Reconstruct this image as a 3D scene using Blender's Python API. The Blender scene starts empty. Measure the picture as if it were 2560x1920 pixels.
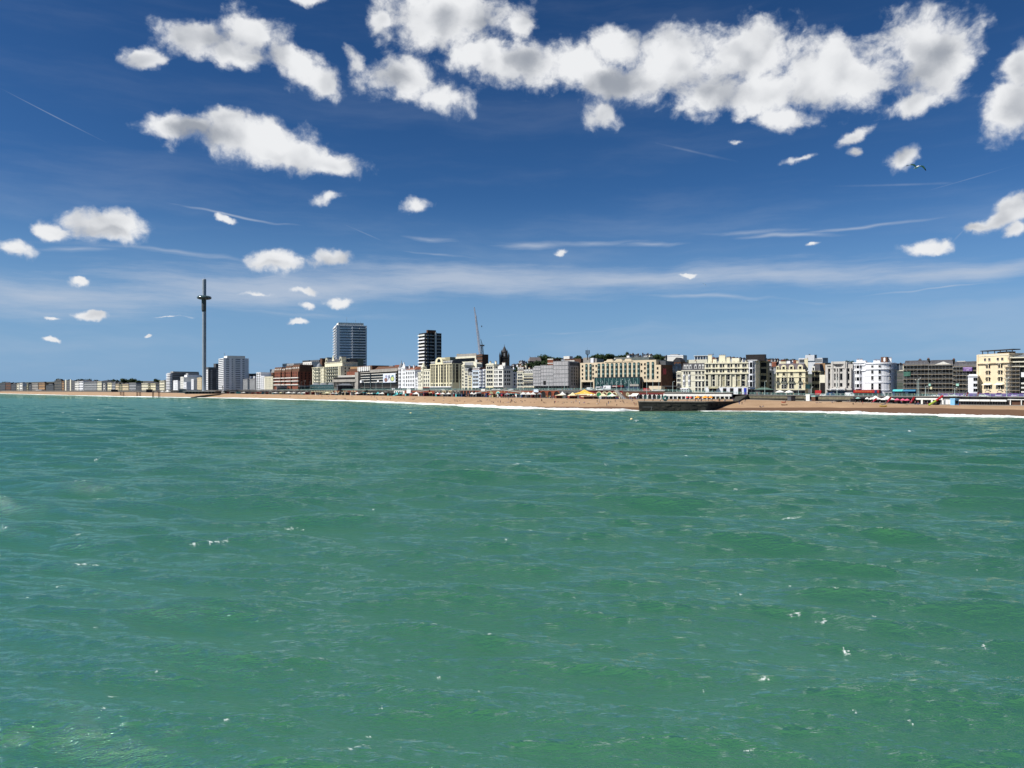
import bpy, bmesh, math, random
import numpy as np
from mathutils import Vector, Matrix
R = math.radians
rnd = random.Random(7)
SC = bpy.context.scene
COL = SC.collection
# ------------------------------------------------------------------ camera
F = 1923.0; HX = 1280.0; HY = 975.0; EYE = 11.0      # focal length and horizon of the 2560 px wide photograph
cd = bpy.data.cameras.new('camera'); cam = bpy.data.objects.new('camera', cd); COL.objects.link(cam)
cam.location = (0, 0, EYE); cam.rotation_euler = (R(90), 0, 0)
cd.sensor_width = 36; cd.lens = 36*F/2560; cd.shift_y = (HY-960)/2560
cd.clip_start = 0.5; cd.clip_end = 30000
SC.camera = cam
SC.view_settings.view_transform = 'Standard'; SC.view_settings.look = 'None'
SC.view_settings.exposure = 0.40; SC.view_settings.gamma = 1; SC.view_settings.use_curve_mapping = False
SC.cycles.max_bounces = 4; SC.cycles.diffuse_bounces = 2; SC.cycles.glossy_bounces = 2
SC.cycles.transmission_bounces = 2; SC.cycles.transparent_max_bounces = 6
SC.cycles.use_denoising = True; SC.cycles.denoising_prefilter = 'ACCURATE'
SC.cycles.caustics_reflective = False; SC.cycles.caustics_refractive = False
# ------------------------------------------------------------------ sun
SUN_AZ, SUN_EL = -110.0, 47.0
sl = bpy.data.lights.new('sun', 'SUN'); sun = bpy.data.objects.new('sun', sl); COL.objects.link(sun)
sl.energy = 4.9; sl.angle = R(0.5); sl.color = (1.0, 0.955, 0.88)
sd = Vector((math.sin(R(SUN_AZ))*math.cos(R(SUN_EL)), math.cos(R(SUN_AZ))*math.cos(R(SUN_EL)), math.sin(R(SUN_EL))))
sun.rotation_euler = sd.to_track_quat('Z', 'Y').to_euler(); sun.location = (-50, -10, 60)
# ------------------------------------------------------------------ node helpers
class NT:
    def __init__(s, nt): s.nt = nt
    def n(s, t, **k):
        x = s.nt.nodes.new(t)
        for a, b in k.items(): setattr(x, a, b)
        return x
    def link(s, a, b): s.nt.links.new(a, b)
    def put(s, sock, v):
        if hasattr(v, 'is_output'): s.link(v, sock)
        elif v is not None: sock.default_value = v
    def m(s, op, a, b=None, c=None, clamp=False):
        x = s.n('ShaderNodeMath', operation=op, use_clamp=clamp)
        s.put(x.inputs[0], a); s.put(x.inputs[1], b); s.put(x.inputs[2], c)
        return x.outputs[0]
    def ss(s, v, lo, hi, a=0.0, b=1.0):
        x = s.n('ShaderNodeMapRange', interpolation_type='SMOOTHSTEP')
        s.put(x.inputs['Value'], v)
        for k, w in (('From Min', lo), ('From Max', hi), ('To Min', a), ('To Max', b)): x.inputs[k].default_value = w
        return x.outputs[0]
    def noise(s, vec, scale, detail=3, rough=0.55, off=(0, 0, 0), sc3=(1, 1, 1), dist=0.0, color=False, rot=(0,0,0)):
        mp = s.n('ShaderNodeMapping'); s.link(vec, mp.inputs[0])
        mp.inputs['Location'].default_value = off; mp.inputs['Scale'].default_value = sc3; mp.inputs['Rotation'].default_value = rot
        x = s.n('ShaderNodeTexNoise'); s.link(mp.outputs[0], x.inputs['Vector'])
        x.inputs['Scale'].default_value = scale; x.inputs['Detail'].default_value = detail
        x.inputs['Roughness'].default_value = rough; x.inputs['Distortion'].default_value = dist
        return x.outputs['Color' if color else 'Fac']
    def mix(s, f, a, b, typ='RGBA', blend='MIX'):
        x = s.n('ShaderNodeMix', data_type=typ, blend_type=blend) if typ == 'RGBA' else s.n('ShaderNodeMix', data_type=typ)
        i = {'RGBA': (6, 7, 2), 'FLOAT': (2, 3, 0), 'VECTOR': (4, 5, 1)}[typ]
        s.put(x.inputs[0], f)
        for q, v in ((i[0], a), (i[1], b)):
            if isinstance(v, tuple) and len(v) == 3 and typ == 'RGBA': v = v+(1,)
            s.put(x.inputs[q], v)
        return x.outputs[i[2]]
# ------------------------------------------------------------------ world: physical sky with clouds
world = bpy.data.worlds.new('World'); SC.world = world; world.use_nodes = True
w = NT(world.node_tree); world.node_tree.nodes.clear()
world.cycles.sampling_method = 'MANUAL'; world.cycles.sample_map_resolution = 512
sky = w.n('ShaderNodeTexSky', sky_type='NISHITA', sun_disc=False)
sky.sun_elevation = R(SUN_EL); sky.sun_rotation = R(SUN_AZ); sky.altitude = 0
sky.air_density = 0.85; sky.dust_density = 0.15; sky.ozone_density = 3.2
tc = w.n('ShaderNodeTexCoord'); sx = w.n('ShaderNodeSeparateXYZ'); w.link(tc.outputs['Generated'], sx.inputs[0])
az = w.m('ARCTAN2', sx.outputs[0], sx.outputs[1])
hyp = w.m('SQRT', w.m('ADD', w.m('MULTIPLY', sx.outputs[0], sx.outputs[0]), w.m('MULTIPLY', sx.outputs[1], sx.outputs[1])))
tt = w.m('DIVIDE', sx.outputs[2], w.m('MAXIMUM', hyp, 0.02))
cb = w.n('ShaderNodeCombineXYZ'); w.link(az, cb.inputs[0]); w.link(tt, cb.inputs[1]); P0 = cb.outputs[0]
def warp(vec, scale, amp, detail, off=(0, 0, 0)):
    c = w.noise(vec, scale, detail, 0.6, off=off, color=True)
    a = w.n('ShaderNodeVectorMath', operation='SUBTRACT'); w.link(c, a.inputs[0]); a.inputs[1].default_value = (.5, .5, .5)
    b = w.n('ShaderNodeVectorMath', operation='MULTIPLY_ADD'); w.link(a.outputs[0], b.inputs[0])
    b.inputs[1].default_value = (amp, amp, 0); w.link(vec, b.inputs[2]); return b.outputs[0]
P1 = warp(warp(P0, 9, 0.030, 3), 34, 0.018, 5, (3, 1, 0))
P2 = warp(P0, 6, 0.03, 3, (7, 2, 0))
def ang(px, py):
    a = math.atan((px-HX)/F); return a, (HY-py)/F*math.cos(a)
def field(blobs, vec, soft):
    acc = None
    for b in blobs:
        px, py, rx, ry = b[:4]; rot = b[4] if len(b) > 4 else 0
        a, t = ang(px, py); ca = math.cos(a)
        mp = w.n('ShaderNodeMapping', vector_type='TEXTURE'); w.link(vec, mp.inputs[0])
        mp.inputs['Location'].default_value = (a, t, 0); mp.inputs['Rotation'].default_value = (0, 0, -R(rot))
        mp.inputs['Scale'].default_value = (rx*ca*ca/F, ry*ca/F, 1)
        l = w.n('ShaderNodeVectorMath', operation='LENGTH'); w.link(mp.outputs[0], l.inputs[0]); v = l.outputs['Value']
        if len(b) > 5: v = w.m('ADD', v, b[5])
        acc = v if acc is None else (w.m('SMOOTH_MIN', acc, v, soft) if soft else w.m('MINIMUM', acc, v))
    return acc
CUM = [(625,72,92,62),(490,88,96,50),(580,130,110,40),(735,158,105,45,25),(793,196,62,38,20),(370,140,54,28,-10),
 (470,318,108,36),(600,338,158,58),(720,378,135,46,10),(825,408,98,30,12),(565,298,85,30),
 (1110,45,165,95),(1010,195,92,66),(1105,238,78,40,10),(1262,165,98,58),(895,150,30,46,-40,.25),(950,45,38,38,0,.2),(775,0,48,16,0,.15),
 (1338,170,92,74),(1300,70,55,70,0,.2),(1540,118,74,58),(1523,200,170,54),(1515,278,80,54,0,.3),(1685,150,125,85),(1860,120,145,88),
 (1890,232,165,62,8),(2030,208,155,78),(1963,292,85,32,5),(2148,190,165,88),(2310,118,122,100),(2362,160,74,88),(2275,262,80,30),(1440,165,95,62),(1610,215,125,50),(1770,225,125,52),(2090,150,85,62),(1200,140,80,50),
 (2136,340,62,18,-28,.2),(2125,385,22,16,0,.3),(2005,405,64,12,-12,.3),(2242,395,46,28,-25,.12),(1835,363,20,9,0,.3),
 (2530,265,84,80),(2545,185,45,56),
 (266,567,98,38,4),(133,577,46,24,8),(38,614,60,28,14),(694,658,84,26),(833,650,42,24,0,.1),(1047,508,44,25),
 (822,492,54,18,-8,.3),(562,541,36,11,12,.35),(203,699,32,12,0,.15),(229,790,44,12),(140,796,26,7,0,.3),(761,769,23,9),(848,760,42,13),
 (741,801,26,9),(640,735,60,9,4,.35),(755,735,52,13,5,.25),(133,847,27,8,8,.2),(370,840,9,4,0,.1),
 (2319,618,54,19),(2518,540,86,30,-18),(2460,558,64,14,0),(2545,575,44,22),(2536,505,44,34),(2035,614,20,7,0,.2),(1401,626,17,10,0,.1),
 (1725,690,42,7,0,.35),(430,795,95,6,2,.5)]
e = w.m('MULTIPLY', field(CUM, P1, 0.30), 0.90)
def voro(vec, scale, off=(0, 0, 0), det=3.0):
    mp = w.n('ShaderNodeMapping'); w.link(vec, mp.inputs[0]); mp.inputs['Location'].default_value = off
    v = w.n('ShaderNodeTexVoronoi', feature='SMOOTH_F1', voronoi_dimensions='2D'); v.normalize = True
    w.link(mp.outputs[0], v.inputs['Vector']); v.inputs['Scale'].default_value = scale; v.inputs['Detail'].default_value = det
    v.inputs['Roughness'].default_value = 0.5; v.inputs['Lacunarity'].default_value = 2.3; v.inputs['Smoothness'].default_value = 0.55
    return v.outputs['Distance']
b1 = voro(P1, 26); n1 = w.noise(P1, 19, 8, 0.58, off=(1.3, 4.1, 0.5)); n2 = w.noise(P0, 90, 5, 0.6, off=(5.3, 2.1, 1.5))
dens = w.m('ADD', w.m('SUBTRACT', 1.02, e), w.m('ADD', w.m('MULTIPLY', w.m('SUBTRACT', 0.33, b1), 1.3), w.m('ADD', w.m('MULTIPLY', w.m('SUBTRACT', n1, 0.5), 1.25), w.m('MULTIPLY', w.m('SUBTRACT', n2, 0.5), 0.42))))
# the sky goes on outside the frame with scattered clouds of the same kind
dist = w.m('MAXIMUM', w.m('SUBTRACT', w.m('ABSOLUTE', az), 0.62), w.m('SUBTRACT', tt, 0.56))
n0 = w.noise(tc.outputs['Generated'], 3.2, 8, 0.6, off=(2, 3, 1), sc3=(1, 1, 2.2))
dout = w.m('ADD', w.m('MULTIPLY', w.m('SUBTRACT', n0, 0.61), 5.0), w.m('MULTIPLY', w.m('SUBTRACT', n2, 0.5), 0.5))
dens = w.m('MAXIMUM', dens, w.m('SUBTRACT', dout, w.ss(dist, 0.0, 0.10, 2.0, 0.0)))
alpha = w.ss(dens, -0.06, 0.66)
def rel(sc, det, off, d=(-0.010, 0.012)):
    a = w.noise(P1, sc, det, 0.55, off=off); b = w.noise(P1, sc, det, 0.55, off=(off[0]+d[0], off[1]+d[1], off[2]))
    return w.m('SUBTRACT', a, b)
relief = w.m('ADD', w.m('MULTIPLY', w.m('SUBTRACT', voro(P1, 15, (-.020, .022, 0), 1.0), voro(P1, 15, (0, 0, 0), 1.0)), 0.42), w.m('MULTIPLY', rel(10, 2.5, (1.3, 4.1, .5), (-.022, .028)), 0.95))  # sunward relief shading of the clouds, painted into their brightness
GREY = [(1080,70,150,75,0),(1000,205,60,40),(600,118,150,40,18),(560,352,170,32,8),(1560,205,170,45,0),(1760,180,130,70),(1900,235,170,55,5),(2180,225,160,55,-8),(2060,255,90,35),(2300,150,60,80),(2530,300,70,50),(270,583,80,16),(690,668,60,13),(40,628,45,12),(1300,170,50,40)]  # shaded grey parts of the clouds, painted as soft ellipses
ge = w.ss(w.m('ADD', field(GREY, P1, 0.5), w.m('MULTIPLY', w.m('SUBTRACT', n1, 0.5), 0.8)), 0.35, 1.25, 1.0, 0.0)
lum = w.m('ADD', 0.66, w.m('MULTIPLY', relief, 1.15))
lum = w.m('SUBTRACT', lum, w.m('MULTIPLY', ge, 0.15))
lum = w.m('ADD', lum, w.ss(dens, 0.3, 1.3, 0.05, -0.04))
cc = w.mix(w.ss(lum, 0.22, 0.76), (0.27, 0.295, 0.34), (0.70, 0.71, 0.725))
cc = w.mix(w.ss(dens, 0.0, 0.45, 0.0, 1.0), (0.40, 0.47, 0.58), cc)
CIR = [(120,742,440,54,-1),(700,724,540,48,-2),(1150,704,580,42,0),(1600,697,540,34,0),(2000,690,440,24,0),(2420,682,350,26,-2),
 (430,632,330,12,3,.1),(180,618,180,10,0,.2),(1480,604,190,13,-2,.15),(1850,580,190,10,2,.2),(2160,566,260,6,-3,.2),(1780,745,420,8,4,.2),(700,780,600,14,2,.35),(1100,640,180,7,4,.3),
(1080,602,90,9,3,.1),(1330,612,120,14,2,.05),(1620,606,110,9,2,0),(1980,590,160,8,2,.1),(560,535,260,5,6,.2),
 (2350,720,260,4,-4,.15),(1500,830,500,8,-3,.5)]
CIR = [b if b[3] > 16 else b[:4]+((b[4] if len(b) > 4 else 0), (b[5] if len(b) > 5 else 0)+0.35) for b in CIR]
ce = field(CIR, P2, 0.0)
CON = [(125,285,160,2.2,22.5,-.1),(1720,376,250,9,17,.35),(2250,462,330,8,5,.35),(2420,448,260,3.5,-11,.35),(900,578,130,4,22,.3),(2400,585,80,6,-48,.35),(1010,646,170,2.5,4,.3),(1270,838,90,3,-6,.4)]
wc = w.noise(P0, 30, 5, 0.6, off=(1, 1, 1))
con = w.m('MULTIPLY', w.ss(w.m('ADD', w.m('SUBTRACT', 1.0, field(CON, P0, 0.0)), w.m('MULTIPLY', w.m('SUBTRACT', wc, .5), .7)), 0.0, 1.2), 0.30)
cn = w.noise(P2, 4.0, 9, 0.66, sc3=(1.0, 11, 1), off=(4, 1, 0), rot=(0, 0, .03)); cn2 = w.noise(P0, 40, 6, 0.68, sc3=(.22, 1.2, 1))
cden = w.m('ADD', w.m('SUBTRACT', 1.0, ce), w.m('ADD', w.m('MULTIPLY', w.m('SUBTRACT', cn, 0.5), 2.0), w.m('MULTIPLY', w.m('SUBTRACT', cn2, 0.5), 1.1)))
calpha = w.m('MULTIPLY', w.ss(cden, -0.45, 1.25), 0.74)
veil = w.m('MULTIPLY', w.ss(w.noise(P2, 2.2, 8, 0.6, sc3=(1, 6, 1), off=(2, 8, 0)), 0.45, 0.75), w.ss(tt, 0.02, 0.35, 0.24, 0.07))
calpha = w.m('MAXIMUM', w.m('MAXIMUM', calpha, veil), con)
# slight cooling of the physical sky so that it sits at the photograph's blue
sc_ = w.n('ShaderNodeSeparateColor'); w.link(sky.outputs[0], sc_.inputs[0]); K = 0.085
cmb = w.n('ShaderNodeCombineColor')
for i, (g_, s_) in enumerate(((1.60, 1.04), (1.38, 1.06), (1.35, 1.25))):
    w.link(w.m('MULTIPLY', w.m('POWER', w.m('MULTIPLY', sc_.outputs[i], K), g_), s_/K), cmb.inputs[i])
skc = w.mix(w.ss(tt, 0.0, 0.26, 0.88, 0.0), cmb.outputs[0], (0.225/K, 0.405/K, 0.65/K))
bg1 = w.n('ShaderNodeBackground'); w.link(skc, bg1.inputs[0]); bg1.inputs[1].default_value = 0.062
bg2 = w.n('ShaderNodeBackground'); bg2.inputs[0].default_value = (0.50, 0.56, 0.66, 1); bg2.inputs[1].default_value = 0.80
bg3 = w.n('ShaderNodeBackground'); w.link(cc, bg3.inputs[0]); bg3.inputs[1].default_value = 0.92
m1 = w.n('ShaderNodeMixShader'); w.link(calpha, m1.inputs[0]); w.link(bg1.outputs[0], m1.inputs[1]); w.link(bg2.outputs[0], m1.inputs[2])
m2 = w.n('ShaderNodeMixShader'); w.link(w.m('MULTIPLY', alpha, w.ss(tt, -0.01, 0.01)), m2.inputs[0]); w.link(m1.outputs[0], m2.inputs[1]); w.link(bg3.outputs[0], m2.inputs[2])
wo = w.n('ShaderNodeOutputWorld'); w.link(m2.outputs[0], wo.inputs[0])
# ------------------------------------------------------------------ the lie of the land: depth along each line of sight
def tab(d):
    k = sorted(d); return lambda px: float(np.interp(px, k, [d[i] for i in k]))
def tabinv(d):
    k = sorted(d); return lambda px: 1.0/float(np.interp(px, k, [1.0/d[i] for i in k]))
ZW = tabinv({-1000:9000,-500:4200,0:2350,300:1290,620:1007,900:755,1100:572,1280:470,1500:415,2000:385,2560:307,3600:232,5000:150})
ZF = tabinv({-1000:9900,-500:4900,0:2750,300:1650,500:1260,620:1130,700:1060,800:960,900:860,1000:760,1100:690,1200:640,1350:590,1550:545,1750:510,2000:480,2200:450,2480:415,2560:400,3600:320,5000:230})
ZRD = tab({-1000:8,0:8,200:9,560:10.4,1500:10.6,1700:9.6,1800:8.4,2000:7.3,5000:7.3})
YB = tab({-1000:977.5,0:978.5,300:980.2,620:985,900:988.5,1100:991.5,1280:994.3,1500:997.7,1590:998.5,1860:999,2000:1003,2100:1004,2300:1012,2560:1015,5000:1040})
FB = 0.52; FP = 0.74
def ZB(px): return ZW(px)+FB*(ZF(px)-ZW(px))
def ZP(px): return ZW(px)+FP*(ZF(px)-ZW(px))
def zat(py, Z): return EYE-(py-HY)*Z/F
def zlow(px): return zat(YB(px), ZB(px))
def W(px, Z, z=0.0): return Vector(((px-HX)/F*Z, Z, z))
def PY(px, py, Z): return W(px, Z, zat(py, Z))
def beach_z(px, Z):
    zw, zb = ZW(px), ZB(px); q = (Z-zw)/(zb-zw); zl = zlow(px)
    if q <= 0: return q*6
    if q >= 1: return zl
    return zl*(1-(1-q)**1.7)
# ------------------------------------------------------------------ objects
def tag(o, label=None, cat=None, group=None, kind=None):
    if label: o['label'] = label
    if cat: o['category'] = cat
    if group: o['group'] = group
    if kind: o['kind'] = kind
    return o
def empty(name, loc, rz=0, label=None, cat=None, group=None):
    o = bpy.data.objects.new(name, None); COL.objects.link(o); o.location = loc; o.rotation_euler = (0, 0, rz)
    o.empty_display_size = 0.5
    return tag(o, label, cat, group)
def mesh(name, V, Fc, mats, mi=None, smooth=False):
    me = bpy.data.meshes.new(name); me.from_pydata([tuple(v) for v in V], [], Fc)
    for m_ in mats if isinstance(mats, (list, tuple)) else [mats]: me.materials.append(m_)
    if mi: me.polygons.foreach_set('material_index', mi)
    if smooth: me.polygons.foreach_set('use_smooth', [True]*len(me.polygons))
    me.update(); return me
def ob(name, me, parent=None, loc=(0, 0, 0), rz=0):
    o = bpy.data.objects.new(name, me); COL.objects.link(o); o.location = loc; o.rotation_euler = (0, 0, rz)
    if parent: o.parent = parent
    return o
class MB:
    """collects boxes, prisms, tubes into one mesh; every face keeps a material index"""
    def __init__(s): s.V = []; s.F = []; s.M = []; s.mats = []
    def mi(s, m_):
        if m_ not in s.mats: s.mats.append(m_)
        return s.mats.index(m_)
    def add(s, V, Fc, m_):
        b = len(s.V); i = s.mi(m_); s.V += [tuple(v) for v in V]
        for f in Fc: s.F.append(tuple(b+k for k in f)); s.M.append(i)
    def box(s, x0, x1, y0, y1, z0, z1, m_):
        V = [(x0,y0,z0),(x1,y0,z0),(x1,y1,z0),(x0,y1,z0),(x0,y0,z1),(x1,y0,z1),(x1,y1,z1),(x0,y1,z1)]
        s.add(V, [(0,3,2,1),(4,5,6,7),(0,1,5,4),(1,2,6,5),(2,3,7,6),(3,0,4,7)], m_)
    def prism(s, poly, z0, z1, m_, top=None):
        n = len(poly); V = [(x, y, z0) for x, y in poly]+[(x, y, z1) for x, y in poly]
        s.add(V, [(i, (i+1) % n, n+(i+1) % n, n+i) for i in range(n)]+[tuple(range(n-1, -1, -1))], m_)
        s.add([(x, y, z1) for x, y in poly], [tuple(range(n))], top or m_)
    def prof(s, pts, y0, y1, m_):            # outline in x,z pushed from y0 to y1
        n = len(pts); V = [(x, y0, z) for x, z in pts]+[(x, y1, z) for x, z in pts]
        s.add(V, [(i, (i+1) % n, n+(i+1) % n, n+i) for i in range(n)]+[tuple(range(n-1, -1, -1)), tuple(range(n, 2*n))], m_)
    def tube(s, p, q, r0, r1, m_, n=6):
        p, q = Vector(p), Vector(q); d = (q-p)
        if d.length < 1e-6: return
        u = d.normalized().orthogonal().normalized(); v = d.normalized().cross(u)
        V = [p+(u*math.cos(2*math.pi*i/n)+v*math.sin(2*math.pi*i/n))*r0 for i in range(n)]
        V += [q+(u*math.cos(2*math.pi*i/n)+v*math.sin(2*math.pi*i/n))*r1 for i in range(n)]
        s.add(V, [(i, (i+1) % n, n+(i+1) % n, n+i) for i in range(n)]+[tuple(range(n-1, -1, -1)), tuple(range(n, 2*n))], m_)
    def lathe(s, pts, m_, n=24, cx=0, cy=0, a0=0, a1=2*math.pi):
        full = abs(a1-a0-2*math.pi) < 1e-6; k = n if full else n+1
        V = [(cx+r*math.cos(a0+(a1-a0)*i/n), cy+r*math.sin(a0+(a1-a0)*i/n), z) for r, z in pts for i in range(k)]
        Fc = []
        for j in range(len(pts)-1):
            for i in range(n):
                i2 = (i+1) % k; Fc.append((j*k+i, j*k+i2, (j+1)*k+i2, (j+1)*k+i))
        s.add(V, Fc, m_)
    def build(s, name, parent=None, loc=(0, 0, 0), rz=0, smooth=False):
        return ob(name, mesh(name, s.V, s.F, s.mats, s.M, smooth), parent, loc, rz)
# ------------------------------------------------------------------ materials
_M = {}
def mat(name, col, rough=0.85, var=0.18, scale=0.35, metal=0.0, bump=0.0, streak=0.0, spec=0.3):
    if name in _M: return _M[name]
    m_ = bpy.data.materials.new(name); m_.use_nodes = True; t = NT(m_.node_tree); b = m_.node_tree.nodes['Principled BSDF']
    g = t.n('ShaderNodeNewGeometry').outputs['Position']
    n_ = t.noise(g, scale, 5, 0.6); c2 = tuple(c*(1-var*1.6) for c in col)
    c = t.mix(t.ss(n_, 0.32, 0.68), c2, tuple(min(1, x*(1+var*0.35)) for x in col))
    if streak:
        n2_ = t.noise(g, 1.0, 4, 0.6, sc3=(1.1, 1.1, 0.09)); c = t.mix(t.m('MULTIPLY', t.ss(n2_, 0.5, 0.75), streak), c, tuple(x*0.5 for x in col))
    t.link(c, b.inputs['Base Color']); b.inputs['Roughness'].default_value = rough; b.inputs['Metallic'].default_value = metal
    b.inputs['Specular IOR Level'].default_value = spec
    if bump:
        bp = t.n('ShaderNodeBump'); bp.inputs['Strength'].default_value = bump; bp.inputs['Distance'].default_value = 0.2
        t.link(t.noise(g, 3.0, 5, 0.6), bp.inputs['Height']); t.link(bp.outputs[0], b.inputs['Normal'])
    _M[name] = m_; return m_
# ------------------------------------------------------------------ sea: one sheet, finer where it is near
def shoreline_pts():
    return np.array([[(p-HX)/F*ZW(p), ZW(p)] for p in list(range(-1000, 3601, 20))])
SH = shoreline_pts()
def shore_signed(X, Y):
    """metres from the waterline, positive out at sea, measured along the shore normal"""
    out = np.full(X.shape, 1e9)
    for i in range(len(SH)-1):
        a = SH[i]; b = SH[i+1]; d = b-a; L2 = (d**2).sum()
        t = np.clip(((X-a[0])*d[0]+(Y-a[1])*d[1])/L2, 0, 1)
        dd = np.hypot(X-a[0]-t*d[0], Y-a[1]-t*d[1]); out = np.minimum(out, dd)
    return out
def build_sea():
    rad = [6.0]
    while rad[-1] < 3200: rad.append(rad[-1]*1.0047+0.012)
    while rad[-1] < 26000: rad.append(rad[-1]*1.25)
    rad = np.array(rad)
    fine = np.linspace(R(-37), R(37), 830); step = R(4)
    mid_ = R(37)+np.arange(1, 71)*R(0.30); far_ = np.arange(mid_[-1]+step, R(360)-mid_[-1]-step/3, step)
    coarse = np.concatenate([mid_, far_, R(360)-mid_[::-1]]); angs = np.concatenate([fine, coarse]); n = len(angs); m_ = len(rad)
    A, D = np.meshgrid(angs, rad); X = D*np.sin(A); Y = D*np.cos(A)
    isc = np.abs(((A+math.pi) % (2*math.pi))-math.pi) > R(58.5)
    rs = np.random.RandomState(5); Z = np.zeros_like(X); DX = np.zeros_like(X); DY = np.zeros_like(X); J = np.zeros_like(X)
    sp = np.gradient(rad)[:, None]*np.ones_like(X)
    main = R(12)      # the sea runs in towards the beach
    near = D < 900
    for i in range(96):
        lam = 0.45*(19/0.45)**(i/95.0)*rs.uniform(.93, 1.07); k = 2*math.pi/lam
        th = main+(R(15) if i % 3 else R(-17))+rs.normal(0, R(8) if lam > 5 else R(13) if lam > 1.6 else R(24)); kx, ky = k*math.sin(th), k*math.cos(th)
        st = (0.044 if lam < 1.6 else 0.048 if lam < 6 else 0.064)*(1.0 if lam < 12 else (12/lam)**1.2)*rs.uniform(.6, 1.35)
        a = st/k; f = np.clip((lam/sp-2.2)/2.0, 0, 1)
        f = f*f*(3-2*f)
        ph = kx*X+ky*Y+rs.uniform(0, 6.28)
        # groups of higher and lower waves
        gk = k/rs.uniform(5, 9); gth = th+rs.normal(0, .6); gm = 0.72+0.28*np.sin(gk*math.sin(gth)*X+gk*math.cos(gth)*Y+rs.uniform(0, 6.28))
        c, s_ = np.cos(ph), np.sin(ph); af = a*f*gm
        Z += af*c; DX -= 0.85*af*math.sin(th)*s_; DY -= 0.85*af*math.cos(th)*s_; J += af*k*c
    sd_ = shore_signed(X[::8, ::4], Y[::8, ::4])
    # spread the coarse distance back over the grid
    ii = np.clip(np.arange(m_)/8.0, 0, sd_.shape[0]-1); jj = np.clip(np.arange(n)/4.0, 0, sd_.shape[1]-1)
    i0 = ii.astype(int); j0 = jj.astype(int); i1 = np.minimum(i0+1, sd_.shape[0]-1); j1 = np.minimum(j0+1, sd_.shape[1]-1)
    fi = (ii-i0)[:, None]; fj = (jj-j0)[None, :]
    sd_ = (sd_[i0][:, j0]*(1-fi)*(1-fj)+sd_[i1][:, j0]*fi*(1-fj)+sd_[i0][:, j1]*(1-fi)*fj+sd_[i1][:, j1]*fi*fj)
    calm = np.clip(sd_/60, 0.45, 1)*np.where(isc, 0.0, 1.0)
    Z *= calm; DX *= calm; DY *= calm; J *= calm
    # whitecaps seen in the photograph, each a broken streak along a crest
    caps = [(345,1030,26,-8),(20,1128,30,-8),(75,1120,24,-8),(105,1115,20,-6),(170,1107,16,-2),(168,1067,12,-4),(88,1018,9,0),(270,1020,26,4),(350,1015,12,0),(130,1036,8,0),(112,1036,8,0),
      (600,1045,26,-7),(640,1040,8,-6),(1185,1066,14,0),(1215,1060,22,-9),(1245,1054,12,-9),(1150,1078,6,0),(1325,1154,20,-8),(1290,1157,14,0),(1535,1177,30,-4),(1180,1132,6,0),
      (1917,1166,10,-10),(1755,1292,20,5),(1975,1290,42,-9),(1715,1140,7,0),(1130,1075,5,0),(960,1060,5,0),(2275,1077,12,0),(2370,1096,14,-3),(2395,1092,8,0),(2335,1100,8,0),(2455,1100,6,0),(2300,1080,7,0),
      (250,1241,22,-5),(300,1238,16,-4),(190,1340,12,-5),(535,1361,28,-3),(480,1364,14,0),(560,1358,10,-5),(200,1411,24,0),(240,1412,12,0),(150,1470,14,0),(755,1313,6,0),(725,1310,18,-5),(1995,1537,22,8),(2060,1548,20,5),(2190,1545,6,0),(1870,1642,10,0),(1372,1480,14,-8),(1325,1336,10,0),(1040,1202,16,-4),
      (885,1892,50,-28),(930,1840,14,-25),(285,1741,14,5),(245,1790,10,0),(1905,1715,24,10),(1880,1880,18,0),(2120,1600,12,0),(560,1820,8,0),(70,1900,18,-10),(1100,1690,8,0),(1700,1500,10,0),(1440,1170,9,0),(1555,1075,6,0),(1590,1054,8,-6),(1350,1036,8,-6),
      (2060,1040,8,0),(2030,1047,6,0),(1480,1037,7,-3),(1640,1044,7,-2),(870,1040,5,0),(700,1030,7,-6),(430,1085,8,0),(275,1098,10,0),(340,1107,10,-4),(60,1060,8,0)]
    rs = np.random.RandomState(9)
    for _ in range(60):
        py = HY+22+((rs.rand()**1.9)*900); px = rs.uniform(-150, 2700); caps.append((px, py, rs.uniform(3.0, 9)*(1 if py < 1300 else .8), rs.uniform(-9, 4)))
    foam = np.zeros_like(X)
    for (px, py, hw, rot) in caps:
        Zc = (EYE)/((py-HY)/F); xc = (px-HX)/F*Zc
        dm = math.hypot(xc, Zc); wm = hw/F*Zc; tm = max(0.04, min(0.5, wm*0.07)); lm = math.tan(R(rot))*(Zc*Zc/(EYE*F))*1.0/(Zc/F)
        ia = np.searchsorted(rad, dm*0.93-2); ib = np.searchsorted(rad, dm*1.07+2)
        ja = np.searchsorted(fine, math.atan2(xc, Zc)-(wm*2.0)/dm); jb = np.searchsorted(fine, math.atan2(xc, Zc)+(wm*2.0)/dm)
        if jb <= ja: continue
        x = X[ia:ib, ja:jb]-xc; y = Y[ia:ib, ja:jb]-Zc
        slope = -max(-0.7, min(0.7, math.tan(R(rot))*(Zc/EYE)*0.22))
        tm = max(tm, 0.8*(rad[min(ib, m_-1)]*0.0047))
        wob = 0.5*tm*np.sin(x*7/wm+px)+0.4*tm*np.sin(x*17/wm+py)
        g = np.exp(-np.abs(x/wm)**1.6)*np.exp(-((y-slope*x-wob)/tm)**2)
        foam[ia:ib, ja:jb] = np.maximum(foam[ia:ib, ja:jb], g)
    crest = np.clip((J-0.46)/0.30, 0, 1)
    foam = np.maximum(foam, crest*0.5)
    X2 = X+DX; Y2 = Y+DY
    V = np.stack([X2, Y2, Z], -1).reshape(-1, 3)
    V = np.vstack([V, [[0, 0, -0.2]]])
    idx = np.arange(m_*n).reshape(m_, n); nx = np.roll(idx, -1, axis=1)
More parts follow.
